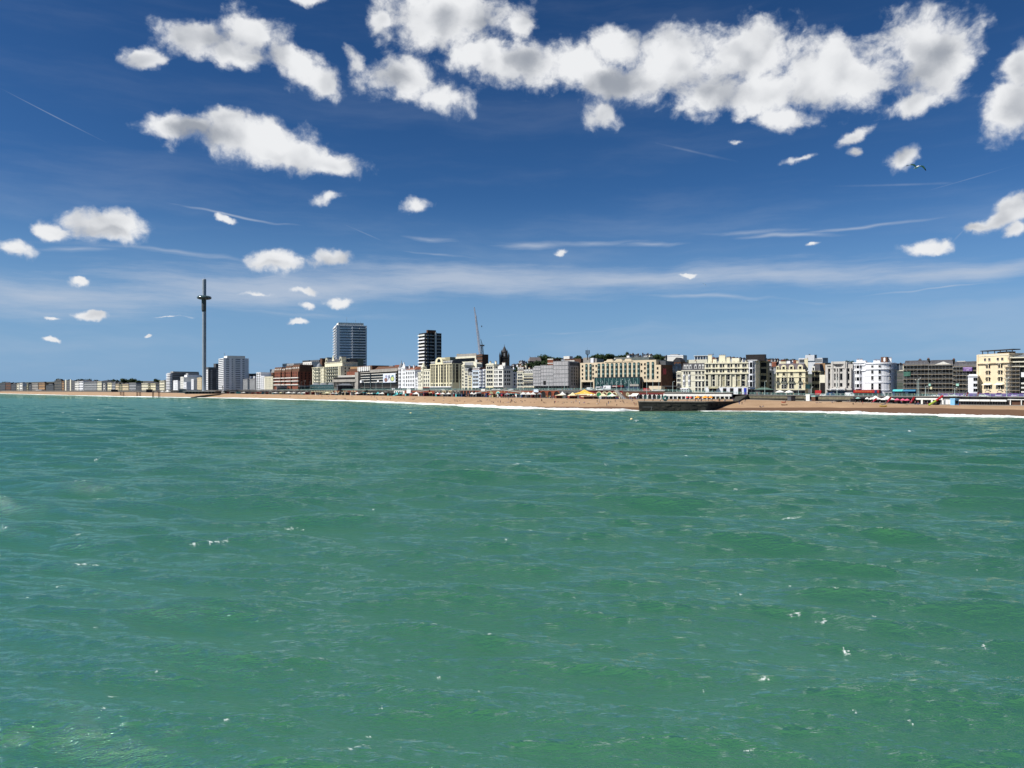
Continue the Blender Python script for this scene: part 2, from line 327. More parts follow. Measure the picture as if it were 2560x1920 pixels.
    q = np.stack([idx[:-1], nx[:-1], nx[1:], idx[1:]], -1).reshape(-1, 4)
    q = q[:, ::-1]
    me = bpy.data.meshes.new('sea'); nv = len(V); c0 = len(V)-1
    tri = np.stack([np.full(n, c0), idx[0], nx[0]], -1)[:, ::-1]
    me.vertices.add(nv); me.vertices.foreach_set('co', V.astype(np.float32).ravel())
    nl = q.size+tri.size; me.loops.add(nl)
    me.loops.foreach_set('vertex_index', np.concatenate([q.ravel(), tri.ravel()]).astype(np.int32))
    npol = len(q)+len(tri); me.polygons.add(npol)
    ls = np.concatenate([np.arange(len(q))*4, q.size+np.arange(len(tri))*3]).astype(np.int32)
    me.polygons.foreach_set('loop_start', ls)
    me.polygons.foreach_set('use_smooth', np.ones(npol, bool))
    me.update(calc_edges=True)
    for nm, arr in (('foam', foam), ('shore', sd_), ('crest', J)):
        at = me.attributes.new(nm, 'FLOAT', 'POINT'); at.data.foreach_set('value', np.append(arr.ravel(), 0).astype(np.float32))
    m = bpy.data.materials.new('sea_water'); m.use_nodes = True; t = NT(m.node_tree); m.node_tree.nodes.clear()
    pos = t.n('ShaderNodeNewGeometry').outputs['Position']
    def attr(nm):
        x = t.n('ShaderNodeAttribute'); x.attribute_name = nm; return x.outputs['Fac']
    camd = t.n('ShaderNodeVectorMath', operation='LENGTH'); t.link(pos, camd.inputs[0]); dist_ = camd.outputs['Value']
    sh = attr('shore'); fo = attr('foam'); cr = attr('crest')
    # colour of the water body: chalky green, browner close to the shingle
    pn = t.noise(pos, 0.03, 3, 0.5); col = t.mix(t.ss(pn, 0.35, 0.65), WATER_A, WATER_B)
    turb = t.m('ADD', sh, t.m('MULTIPLY', t.m('SUBTRACT', t.noise(pos, 0.06, 3, .6), 0.5), 26))
    col = t.mix(t.ss(turb, 2, 34, 0.85, 0.0), col, WATER_S)
    col = t.mix(t.ss(turb, 20, 130, 0.45, 0.0), col, (WATER_A[0]*1.5+.01, WATER_A[1]*1.15, WATER_A[2]*1.2))
    h1 = t.noise(pos, 1.7, 5, 0.58, sc3=(0.55, 1.5, 1.0), rot=(0, 0, R(-8)), dist=0.3)
    h2 = t.noise(pos, 6.0, 3, 0.55, sc3=(0.55, 1.5, 1.0), rot=(0, 0, R(14)))
    h = t.m('ADD', h1, t.m('MULTIPLY', h2, 0.26))
    bp = t.n('ShaderNodeBump'); bp.inputs['Strength'].default_value = 1.0; bp.inputs['Distance'].default_value = BUMP_D; t.link(h, bp.inputs['Height'])
    lw = t.n('ShaderNodeFresnel'); lw.inputs['IOR'].default_value = 1.33; t.link(bp.outputs[0], lw.inputs['Normal'])
    fr = t.m('MULTIPLY', t.m('POWER', lw.outputs[0], 1.15), 0.52, clamp=True)
    up = t.n('ShaderNodeVectorMath', operation='NORMALIZE'); mx = t.mix(0.88, bp.outputs[0], (0.0, 0.0, 1.0), 'VECTOR'); t.link(mx, up.inputs[0])
    df = t.n('ShaderNodeBsdfDiffuse'); t.link(col, df.inputs['Color']); t.link(up.outputs[0], df.inputs['Normal'])
    gl = t.n('ShaderNodeBsdfGlossy'); gl.inputs['Roughness'].default_value = 0.05; gl.inputs['Color'].default_value = (.80, .95, .88, 1); t.link(bp.outputs[0], gl.inputs['Normal'])
    ms = t.n('ShaderNodeMixShader'); t.link(fr, ms.inputs[0]); t.link(df.outputs[0], ms.inputs[1]); t.link(gl.outputs[0], ms.inputs[2])
    fn = t.noise(pos, 5.5, 9, 0.80, sc3=(0.6, 1.5, 1), dist=0.6); fn2 = t.noise(pos, 0.7, 4, 0.6)
    fa = t.m('ADD', t.m('MULTIPLY', fo, 0.95), t.m('MULTIPLY', t.m('SUBTRACT', fn, 0.5), 4.6))
    fa = t.m('MULTIPLY', t.m('MULTIPLY', t.ss(fa, 0.55, 1.0), t.ss(fo, 0.08, 0.4)), 0.85)
    wash = t.m('ADD', t.m('SUBTRACT', 1.0, t.m('DIVIDE', sh, 7.0)), t.m('MULTIPLY', t.m('SUBTRACT', t.noise(pos, 0.22, 6, .65), 0.5), 2.2))
    fa = t.m('MAXIMUM', fa, t.ss(wash, 0.3, 0.7))
    fd = t.n('ShaderNodeBsdfDiffuse'); fd.inputs['Color'].default_value = (.80, .83, .83, 1); t.link(up.outputs[0], fd.inputs['Normal'])
    mf = t.n('ShaderNodeMixShader'); t.link(fa, mf.inputs[0]); t.link(ms.outputs[0], mf.inputs[1]); t.link(fd.outputs[0], mf.inputs[2])
    o = t.n('ShaderNodeOutputMaterial'); t.link(mf.outputs[0], o.inputs[0])
    me.materials.append(m); tag(ob('sea', me), 'choppy green sea running in to the shingle beach', None, None, 'structure')
WATER_A = (0.041, 0.157, 0.076); WATER_B = (0.046, 0.162, 0.084); WATER_S = (0.15, 0.20, 0.145); BUMP_D = 0.20
build_sea()
# ------------------------------------------------------------------ land
def yhill(px): return tab({-1000:960,0:953,250:954,330:951,450:953,700:962,1000:966,1200:945,1290:918,1345:903,1430:902,1500:897,1620:895,1700:899,1800:900,1960:903,2060:910,2200:918,2560:935,5000:950})(px)
def land_h(px, Z):
    zf = ZF(px); zr = ZRD(px)-0.35
    if Z <= zf+25: return zr
    zc = tab({-1000:12000,0:3900,500:2600,1000:2000,1290:1750,1600:1650,2200:1500,5000:1200})(px)
    top = zat(yhill(px), zc); q = (Z-zf-25)/(zc-zf-25)
    if q >= 1: return top-(q-1)*30
    return zr+(top-zr)*q**1.25
def loft(name, cols, rows, zfun, m_, label, px0=-1000, px1=5000, uneven=0.0, smooth=True, kind='structure'):
    V, Fc = [], []; rs = random.Random(3); n = len(rows)
    for p in cols:
        for r in rows:
            Z = r(p) if callable(r) else r; V.append(W(p, Z, zfun(p, Z)+(rs.uniform(-uneven, uneven) if uneven else 0)))
    for i in range(len(cols)-1):
        for j in range(n-1): Fc.append((i*n+j, (i+1)*n+j, (i+1)*n+j+1, i*n+j+1))
    o = ob(name, mesh(name, V, Fc, m_, smooth=smooth)); tag(o, label, None, None, kind); return o
cols = list(range(-1000, 2700, 12))+list(range(2700, 5001, 100))
shingle = bpy.data.materials.new('shingle'); shingle.use_nodes = True
t = NT(shingle.node_tree); bs = shingle.node_tree.nodes['Principled BSDF']; pos = t.n('ShaderNodeNewGeometry').outputs['Position']
sz = t.n('ShaderNodeSeparateXYZ'); t.link(pos, sz.inputs[0])
dry = t.mix(t.ss(t.noise(pos, 0.09, 5, .6), .35, .65), (0.345, 0.222, 0.124), (0.40, 0.265, 0.155))
dry = t.mix(t.m('MULTIPLY', t.ss(t.noise(pos, 2.2, 4, .7), .4, .7), .35), dry, (0.17, 0.10, 0.055))
wl = t.m('ADD', sz.outputs[2], t.m('MULTIPLY', t.m('SUBTRACT', t.noise(pos, 0.05, 3, .5), .5), 0.9))
wl = t.m('SUBTRACT', wl, t.ss(sz.outputs[0], 0, 70, 0.0, .75)); wl = t.m('SUBTRACT', wl, t.ss(sz.outputs[0], 120, 190, 0.0, .75))
c_ = t.mix(t.ss(wl, 0.85, 1.05), (0.125, 0.064, 0.031), dry)
t.link(c_, bs.inputs['Base Color']); bs.inputs['Roughness'].default_value = 0.9
bp = t.n('ShaderNodeBump'); bp.inputs['Strength'].default_value = .6; bp.inputs['Distance'].default_value = .25; t.link(t.noise(pos, 1.5, 6, .7), bp.inputs['Height']); t.link(bp.outputs[0], bs.inputs['Normal'])
def bz(p, Z):
    z = beach_z(p, Z); q = (Z-ZW(p))/(ZB(p)-ZW(p))
    return z+(0.18*math.sin(p*0.05+Z*.07)+0.12*math.sin(p*0.021)) * (1 if 0.05 < q < 0.95 else 0)
rows = [(lambda p, q=q: ZW(p)+q*(ZB(p)-ZW(p))) for q in (-0.5, -0.25, -0.1, 0, .04, .08, .12, .18, .25, .33, .42, .5, .6, .7, .8, .9, 1.0)]
loft('beach', cols, rows, bz, shingle, 'tan shingle beach with a dark wet band along the surf')
paving = mat('paving', (0.26, 0.235, 0.20), .9, .2, .3)
loft('lower_promenade', cols, [ZB, lambda p: (ZB(p)+ZP(p))/2, ZP], lambda p, Z: zlow(p)+0.02, paving, 'paved lower promenade between the shingle and the arches')
asphalt = mat('asphalt', (0.06, 0.06, 0.062), .9, .2, .2)
pave2 = mat('pavement_slabs', (0.24, 0.23, 0.21), .9, .15, .4)
def frac(f): return lambda p: ZP(p)+f*(ZF(p)-ZP(p))
loft('pavement', cols, [frac(0), frac(.3)], lambda p, Z: ZRD(p)+0.12, pave2, 'upper promenade pavement behind the turquoise railings')
loft('road', cols, [frac(.3), frac(.82)], lambda p, Z: ZRD(p), asphalt, 'seafront road in front of the hotels')
loft('far_pavement', cols, [frac(.82), lambda p: ZF(p)+26], lambda p, Z: ZRD(p)+0.12, pave2, 'pavement along the hotel fronts')
hillm = bpy.data.materials.new('hillside'); hillm.use_nodes = True
t = NT(hillm.node_tree); bs = hillm.node_tree.nodes['Principled BSDF']; pos = t.n('ShaderNodeNewGeometry').outputs['Position']
c_ = t.mix(t.ss(t.noise(pos, .012, 5, .7), .42, .58), (0.030, 0.045, 0.020), (0.085, 0.078, 0.068)); t.link(c_, bs.inputs['Base Color']); bs.inputs['Roughness'].default_value = 1
hrows = [(lambda p, q=q: ZF(p)+24+q*(9000 if p < 200 else 3600)) for q in (0, .005, .02, .05, .1, .16, .22, .3, .38, .46, .55, .7, 1, 1.8)]
loft('hillside', list(range(-1000, 5001, 50)), hrows, land_h, hillm, 'dark built up hillside rising behind the seafront')
# rough surf along the waterline
def build_surf():
    m = bpy.data.materials.new('surf'); m.use_nodes = True; t = NT(m.node_tree); b = m.node_tree.nodes['Principled BSDF']
    pos = t.n('ShaderNodeNewGeometry').outputs['Position']
    t.link(t.mix(t.ss(t.noise(pos, .5, 6, .7), .3, .6), (.55, .62, .60), (.80, .81, .80)), b.inputs['Base Color']); b.inputs['Roughness'].default_value = .9
    V, Fc = [], []; rs = random.Random(11); N = 8; ps = [(-900+i*6 if i < 300 else 900+(i-300)*4) for i in range(300+460)]
    wav = lambda x, s: math.sin(x*.021+s)+.6*math.sin(x*.053+2*s)+.4*math.sin(x*.117+3*s)
    wfac = tab({-1000:.5,0:.6,200:.9,620:.9,900:1.1,1100:1.5,1300:1.4,1440:1.2,1560:1.0,1600:.25,1790:.25,1850:.4,1980:.5,2060:.9,2140:1.0,2250:.8,2400:.8,2560:.95,5000:1})
    for i, p in enumerate(ps):
        zw = ZW(p); sc = zw/450.0; wf = wfac(p)
        wid = (12+4.5*wav(p, 1))*wf*(.5+.5*sc); wid = max(4*wf, wid); run = (1.4+1.2*wav(p, 4))*wf
        for j in range(N):
            q = j/(N-1); Z = zw-wid+q*(wid+run+1.5)
            hgt = (0.85*math.exp(-((q-.45-.1*wav(p, 9))/.25)**2)+0.06)*wf*(.8+.25*wav(p, 7))+rs.uniform(-.10, .20)*wf
            base = -0.05 if Z < zw else beach_z(p, Z)
            z = base+max(.02, hgt)+(.16 if q < .8 else 0)
            if j in (0, N-1): z = base-.4
            V.append(W(p, Z+rs.uniform(-.3, .3), z))
    for i in range(len(ps)-1):
        for j in range(N-1): Fc.append((i*N+j, (i+1)*N+j, (i+1)*N+j+1, i*N+j+1))
    o = ob('surf', mesh('surf', V, Fc, m, smooth=True)); tag(o, 'white breaking surf along the shingle', None, None, 'stuff')
build_surf()
# ------------------------------------------------------------------ building materials
CREAM = mat('cream_stucco', (0.70,0.66,0.50), .8, .06, .3, streak=.10); CREAM2 = mat('pale_cream_stucco', (0.68,0.65,0.52), .8, .06, .3, streak=.10)
YEL = mat('yellow_stucco', (0.73,0.67,0.46), .8, .05, .3, streak=.08); SAND = mat('sand_render', (0.60,0.50,0.33), .8, .06, .3, streak=.10)
WHT = mat('white_stucco', (0.76,0.77,0.79), .75, .05, .3, streak=.10); WHT2 = mat('warm_white_render', (0.72,0.71,0.66), .8, .05, .3, streak=.1)
PBLUE = mat('pale_blue_stucco', (0.60,0.68,0.76), .8, .05, .3); GREYW = mat('grey_render', (0.30,0.31,0.32), .85, .12, .2, streak=.2)
GREYD = mat('dark_grey_cladding', (0.085,0.09,0.10), .7, .2, .2); GREYL = mat('light_grey_stone', (0.50,0.48,0.44), .85, .08, .3, streak=.15)
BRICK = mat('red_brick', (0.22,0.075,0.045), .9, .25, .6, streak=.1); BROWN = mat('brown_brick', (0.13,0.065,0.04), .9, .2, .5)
BROWNL = mat('tan_cladding', (0.33,0.20,0.10), .85, .12, .3); OLIVE = mat('olive_render_and_shade', (0.30,0.28,0.18), .85, .1, .3)
CONC = mat('concrete', (0.33,0.31,0.28), .9, .12, .2, streak=.25); CONCD = mat('dark_concrete', (0.12,0.115,0.105), .9, .2, .2, streak=.2)
SLATE = mat('slate_roof', (0.075,0.075,0.085), .8, .25, .5); TILE = mat('red_tile_roof', (0.22,0.085,0.05), .9, .2, .6); LEAD = mat('lead_roof', (0.20,0.22,0.25), .6, .1, .3)
GLASS = mat('window_glass', (0.008,0.010,0.013), .3, .3, .4, spec=.12); TGLASS = mat('green_glass', (0.018,0.055,0.055), .22, .3, .3, spec=.5); BGLASS = mat('blue_glass', (0.03,0.05,0.085), .2, .3, .3, spec=.6)
FRW = mat('white_frame', (0.74,0.74,0.72), .7, .04, 1); FRD = mat('dark_frame', (0.04,0.04,0.045), .6, .1, 1)
BLACK = mat('black_void', (0.012,0.012,0.013), .9, .2, .5); STEEL = mat('steel', (0.36,0.38,0.40), .45, .1, .5, metal=.6)
TURQ = mat('turquoise_iron', (0.28,0.46,0.42), .6, .12, .6); NAVY = mat('navy_panel', (0.02,0.04,0.12), .6, .1, .5)
RUST = mat('rusty_steel', (0.10,0.045,0.03), .9, .3, .8); WOOD = mat('scaffold_board', (0.34,0.28,0.20), .9, .15, .8)
GALV = mat('galvanised_tube', (0.34,0.35,0.35), .6, .15, 1); SHEET = mat('grey_debris_sheeting', (0.37,0.365,0.375), .8, .10, .25, streak=.25)
PURP = mat('purple_hoarding', (0.10,0.03,0.22), .6, .1, .4); REDP = mat('red_paint', (0.42,0.02,0.025), .5, .08, .8); DRED = mat('dark_red_paint', (0.17,0.02,0.02), .6, .15, .6)
CANV = mat('white_canvas', (0.78,0.77,0.72), .85, .06, .8); CANY = mat('yellow_canvas', (0.80,0.48,0.08), .85, .08, .8); CANO = mat('orange_canvas', (0.82,0.32,0.05), .85, .08, .8); CANR = mat('red_canvas', (0.55,0.06,0.05), .85, .1, .8)
TEAL = mat('teal_canvas', (0.10,0.50,0.52), .8, .08, .8); PINK = mat('pink_canvas', (0.70,0.12,0.22), .8, .08, .8); CREAMC = mat('cream_canvas', (0.72,0.66,0.42), .85, .06, .8)
# ------------------------------------------------------------------ building kit
_WM = {}
def win_mesh(ww, wh, st='sash', fr=None, gl=None):
    fr = fr or FRW; gl = gl or GLASS; key = (round(ww, 2), round(wh, 2), st, fr.name, gl.name)
    if key in _WM: return _WM[key]
    b = MB(); h = ww/2; f = 0.06 if st != 'plain' else 0.04
    b.add([(-h,-.03,0),(h,-.03,0),(h,-.03,wh),(-h,-.03,wh)], [(0,1,2,3)], gl)
    if st in ('sash', 'hood', 'arch'):
        b.box(-h-f, -h, -.16, 0, 0, wh, fr); b.box(h, h+f, -.16, 0, 0, wh, fr); b.box(-h-f, h+f, -.18, 0, wh, wh+f*1.4, fr)
        b.box(-h-f*1.6, h+f*1.6, -.28, 0, -.14, 0, fr); b.box(-h, h, -.07, -.035, wh*.5-.02, wh*.5+.02, fr)
        if st == 'hood': b.box(-h-.3, h+.3, -.45, 0, wh+.22, wh+.40, fr)
        if st == 'arch':
            b.lathe([(h, 0), (h+.16, 0)], fr, 8, 0, 0, 0, math.pi)
            k = len(b.V)-18
            for i in range(k, len(b.V)): x, y, z = b.V[i]; b.V[i] = (x, -.17, wh+y)
            n0_ = len(b.V); b.add([(h*math.cos(i*math.pi/8), -.03, wh+h*math.sin(i*math.pi/8)) for i in range(9)], [tuple(range(8, -1, -1))], gl)
    elif st == 'plain':
        b.box(-h-f, h+f, -.10, 0, wh, wh+.12, fr); b.box(-h-f, h+f, -.14, 0, -.10, 0, fr)
    me = mesh('window', b.V, b.F, b.mats, b.M); _WM[key] = me; return me
class Bld:
    def __init__(s, name, label, a, b, top, wall, d=14, off=0, Za=None, Zb=None, zb=None, cat='building', group=None, flat=False):
        s.Za = Za or ZF(a)+off; s.Zb = Zb or (s.Za if flat else ZF(b)+off); s.a, s.b = a, b
        pa, pb = W(a, s.Za), W(b, s.Zb); dv = (pb-pa); s.w = dv.length; s.pa = pa; s.ux = dv.normalized()
        s.zb = (ZRD((a+b)/2)-0.3) if zb is None else zb; s.rz = math.atan2(s.ux.y, s.ux.x); s.d = d
        s.root = empty(name, (pa.x, pa.y, s.zb), s.rz, label, cat, group); s.wall = wall
        s.H = s.z(top) if top is not None else 10
    def u(s, px):
        k = (px-HX)/F; return (k*s.pa.y-s.pa.x)/(s.ux.x-k*s.ux.y)
    def Zu(s, u): return s.pa.y+s.ux.y*u
    def z(s, py, px=None):
        px = (s.a+s.b)/2 if px is None else px; return zat(py, s.Zu(s.u(px)))-s.zb
    def mpp(s): return s.Zu(s.w/2)/F
    def part(s, name, mb, loc=(0, 0, 0), rz=0, parent=None, kind=None, smooth=False):
        o = mb.build(name, parent or s.root, loc, rz, smooth)
        if kind: o['kind'] = kind
        return o
    def box(s, name, x0, x1, y0, y1, z0, z1, m_, parent=None):
        b = MB(); b.box(x0, x1, y0, y1, z0, z1, m_); return s.part(name, b, parent=parent)
    def body(s, top2=None, step=None):
        s.box('wall', 0, s.w, 0, s.d, 0, s.H, s.wall); return s
    def cornice(s, z=None, proj=.45, th=.45, m_=None, side=True, name='cornice'):
        z = s.H if z is None else z; m_ = m_ or s.wall; s.box(name, -.1, s.w+(proj if side else -.002), -proj, s.d*.98 if side else .3, z-th, z+.12, m_)
    def win(s, u, z, ww, wh, st='sash', fr=None, gl=None, face='f', v=0.0, name='window'):
        me = win_mesh(ww*1.22, wh*1.06, st, fr, gl); off = -.002
        if face == 'f': return ob(name, me, s.root, (u, off+v, z), 0)
        if face == 'r': return ob(name, me, s.root, (s.w-off, u, z), R(90))
        if face == 'l': return ob(name, me, s.root, (off, u, z), R(-90))
    def grid(s, cols, rows, ww=1.1, wh=1.8, st='sash', fr=None, gl=None, face='f'):
        for r in rows:
            hh = wh
            if isinstance(r, tuple): r, hh = r
            for c in cols: s.win(c, r, ww, hh, st, fr, gl, face)
    def evenc(s, n, m0=.9, m1=None, w=None):
        w = s.w if w is None else w; m1 = m0 if m1 is None else m1
        return [m0+ (w-m0-m1)*(i+.5)/n for i in range(n)]
    def floors(s, n, g=3.8, topm=1.0):
        st = (s.H-topm-g)/n; return [(g+st*i+st*.22, st*.56) for i in range(n)]
    def chimney(s, u, v=3.0, w=1.6, h=2.2, m_=None, pots=3, z=None):
        z = s.H if z is None else z; b = MB(); m_ = m_ or s.wall; b.box(u-w/2, u+w/2, v, v+1.0, z-.4, z+h, m_); b.box(u-w/2-.12, u+w/2+.12, v-.12, v+1.12, z+h-.02, z+h+.2, m_)
        o = s.part('chimney', b)
        p = MB()
        for i in range(pots): x = u-w/2+.3+(w-.6)*(i/(max(1, pots-1))); p.tube((x, v+.5, z+h+.2), (x, v+.5, z+h+.85), .17, .14, TILE, 6)
        q = p.build('chimney_pot', o); q['kind'] = 'stuff'
    def mansard(s, h, inset=1.6, m_=None, x0=0, x1=None, z=None, dorm=0, dw=1.1, name='roof'):
        x1 = s.w if x1 is None else x1; z = s.H if z is None else z; b = MB(); m_ = m_ or SLATE
        V = [(x0,0,z),(x1,0,z),(x1,s.d,z),(x0,s.d,z),(x0+inset*.4,inset,z+h),(x1-inset*.4,inset,z+h),(x1-inset*.4,s.d-inset,z+h),(x0+inset*.4,s.d-inset,z+h)]
        b.add(V, [(4,5,6,7),(0,1,5,4),(1,2,6,5),(2,3,7,6),(3,0,4,7)], m_); r = s.part(name, b)
        for i in range(dorm):
            u = x0+(x1-x0)*(i+.5)/dorm; s.dormer(u, z+.25, dw, h*.66, m_)
        return r
    def dormer(s, u, z, dw, dh, m_=None, fr=None, v=0.15):
        b = MB(); fr = fr or FRW; b.box(u-dw*.62, u+dw*.62, v, v+1.9, z, z+dh, fr)
        b.prof([(u-dw*.75, z+dh), (u+dw*.75, z+dh), (u+dw*.4, z+dh+dw*.4), (u-dw*.4, z+dh+dw*.4)], v-.12, v+2.0, fr); o = s.part('dormer', b)
        w_ = ob('window', win_mesh(dw*.66, dh*.7, 'plain', fr), o, (u, v-.004, z+dh*.12))
    def hip(s, h, m_=None, ridge=.5, over=.4, z=None, x0=0, x1=None, name='roof'):
        x1 = s.w if x1 is None else x1; z = s.H if z is None else z; b = MB(); c = (x1-x0)*ridge/2; m = (x0+x1)/2
        V = [(x0-over,-over,z),(x1+over,-over,z),(x1+over,s.d+over,z),(x0-over,s.d+over,z),(m-c,s.d/2,z+h),(m+c,s.d/2,z+h)]
        b.add(V, [(0,1,5,4),(1,2,5),(2,3,4,5),(3,0,4),(3,2,1,0)], m_ or SLATE); return s.part(name, b)
    def shopfront(s, h=3.4, m_=None, n=None, gl=None):
        m_ = m_ or FRD; n = n or max(1, int(s.w/4.5)); b = MB(); b.box(0, s.w, -.35, -.004, h-.7, h, m_); b.box(0, s.w, -.22, -.004, 0, .45, m_)
        for i in range(n+1): u = s.w*i/n; b.box(max(0, u-.18), min(s.w, u+.18), -.26, -.004, .45, h-.7, m_)
        s.part('shopfront', b)
        for i in range(n):
            u0, u1 = s.w*i/n+.18, s.w*(i+1)/n-.18; g = MB(); g.add([(u0,-.05,.45),(u1,-.05,.45),(u1,-.05,h-.7),(u0,-.05,h-.7)], [(0,1,2,3)], gl or GLASS); s.part('shop_window', g)
    def awning(s, u0, u1, z, m_, proj=2.0, drop=.9):
        b = MB(); b.add([(u0,-.36,z),(u1,-.36,z),(u1,-proj,z-drop),(u0,-proj,z-drop),(u0,-proj,z-drop-.35),(u1,-proj,z-drop-.35),(u0,-.36,z-.12),(u1,-.36,z-.12)],
            [(0,3,2,1),(3,4,5,2),(0,6,4,3),(1,2,5,7),(6,7,5,4)], m_); s.part('awning', b)
    def balcony(s, u, z, w=2.2, proj=1.0, m_=None, rail=None, face='f', h=1.0):
        b = MB(); m_ = m_ or FRW; b.box(-w/2, w/2, -proj, 0, -.15, 0, m_)
        r = rail or m_; b.box(-w/2, w/2, -proj, -proj+.06, 0, h, r); b.box(-w/2, -w/2+.06, -proj+.06, 0, 0, h, r); b.box(w/2-.06, w/2, -proj+.06, 0, 0, h, r)
        key = ('bal', round(w, 2), round(proj, 2), m_.name, r.name, round(h, 2))
        if key not in _WM: _WM[key] = mesh('balcony', b.V, b.F, b.mats, b.M)
        if face == 'f': return ob('balcony', _WM[key], s.root, (u, -.004, z))
        return ob('balcony', _WM[key], s.root, (s.w+.004, u, z), R(90))
    def bay(s, u, z0, z1, w=2.6, proj=.9, m_=None, rows=(), ww=.8, fr=None):
        m_ = m_ or FRW; b = MB(); k = w*.28; poly = [(u-w/2, 0), (u-w/2+k, -proj), (u+w/2-k, -proj), (u+w/2, 0)]
        b.prism(poly, z0, z1, m_); b.prism([(u-w/2-.12, 0), (u-w/2+k-.1, -proj-.14), (u+w/2-k+.1, -proj-.14), (u+w/2+.12, 0)], z1, z1+.25, m_)
        o = s.part('bay', b); an = math.atan2(proj, k)
        for z, h in rows:
            ob('window', win_mesh(w-2*k-.35, h, 'plain', fr or m_), o, (u, -proj-.004, z))
            for sg in (-1, 1):
                me = win_mesh(min(.75, math.hypot(k, proj)*.62), h, 'plain', fr or m_); cx = u+sg*(w/2-k/2); ob('window', me, o, (cx+sg*.003, -proj/2-.003, z), sg*an)
        return o
    def scaffold(s, nl, z0=0, z1=None, u0=0, u1=None, proj=1.3, bays=None, sheets=0, brace=True, v=0.0):
        z1 = s.H+1 if z1 is None else z1; u1 = s.w if u1 is None else u1; n = bays or max(2, int((u1-u0)/2.6))
        for i in range(nl):
            z = z0+(z1-z0)*(i+1)/nl-.9; b = MB(); b.box(u0, u1, v-proj, v-.25, z, z+.10, WOOD); b.box(u0, u1, v-proj-.05, v-proj, z+.0, z+.26, WOOD); s.part('scaffold_board', b)
            for dz in (.55, 1.05):
                b = MB(); b.tube((u0, v-proj, z+dz), (u1, v-proj, z+dz), .045, .045, GALV, 4); s.part('guard_rail', b)
        me = None
        for i in range(n+1):
            u = u0+(u1-u0)*i/n
            if me is None: b = MB(); b.tube((0, 0, z0), (0, 0, z1+1.0), .04, .04, GALV, 5); me = mesh('standard', b.V, b.F, b.mats, b.M)
            ob('scaffold_pole', me, s.root, (u, v-proj-.1, 0)); 
        if brace:
            for i in range(0, n-1, 3):
                for j in range(nl-1):
                    za, zc = z0+(z1-z0)*j/nl, z0+(z1-z0)*(j+1)/nl; ua, ub = u0+(u1-u0)*i/n, u0+(u1-u0)*(i+2)/n
                    if (i//3+j) % 2: ua, ub = ub, ua
                    b = MB(); b.tube((ua, v-proj-.15, za), (ub, v-proj-.15, zc), .04, .04, GALV, 4); s.part('scaffold_brace', b)
def house(a, b, top, wall, label, nf=5, nc=3, ww=1.0, d=14, off=0, roof=None, rh=2.2, rcol=None, side=0, cor=True, ground=None, chim=(), fr=None, st='sash', name='terrace_house', tin=1, Za=None, Zb=None, group=None, gl=None, wh=None, zb=None, topm=1.0, flat=False, g=3.8, string=False):
    h = Bld(name, label, a, b, top, wall, d, off, Za, Zb, zb=zb, group=group, flat=flat); h.body()
    if cor: h.cornice()
    fl = h.floors(nf, g, topm); cs = h.evenc(nc)
    if nc: h.grid(cs, fl, ww, 1.8, st, fr, gl)
    if string:
        for z_, hh in fl[1:]: h.cornice(z_-.45, .18, .18, name='string_course')
    if side:
        h.grid([1.2+(d-2.4)*(i+.5)/side for i in range(side)], fl, ww, 1.8, 'plain', fr, gl, 'r')
    if ground == 'shop': h.shopfront(m_=rcol if False else None)
    elif ground: h.shopfront(m_=ground)
    elif nc: h.grid(cs, [(.7, 2.1)], ww, 2.1, 'plain', fr, gl)
    if roof == 'mansard': h.mansard(rh, m_=rcol, dorm=max(1, nc) if rh > 1.6 else 0)
    elif roof == 'hip': h.hip(rh, rcol)
    elif roof == 'flat' or roof is None: h.box('parapet', .3, h.w-.3, .5, .8, h.H+.12, h.H+.7, wall)
    for c in chim: h.chimney(h.u(c), z=h.H+(rh*.6 if roof in ('mansard', 'hip') else 0))
    return h
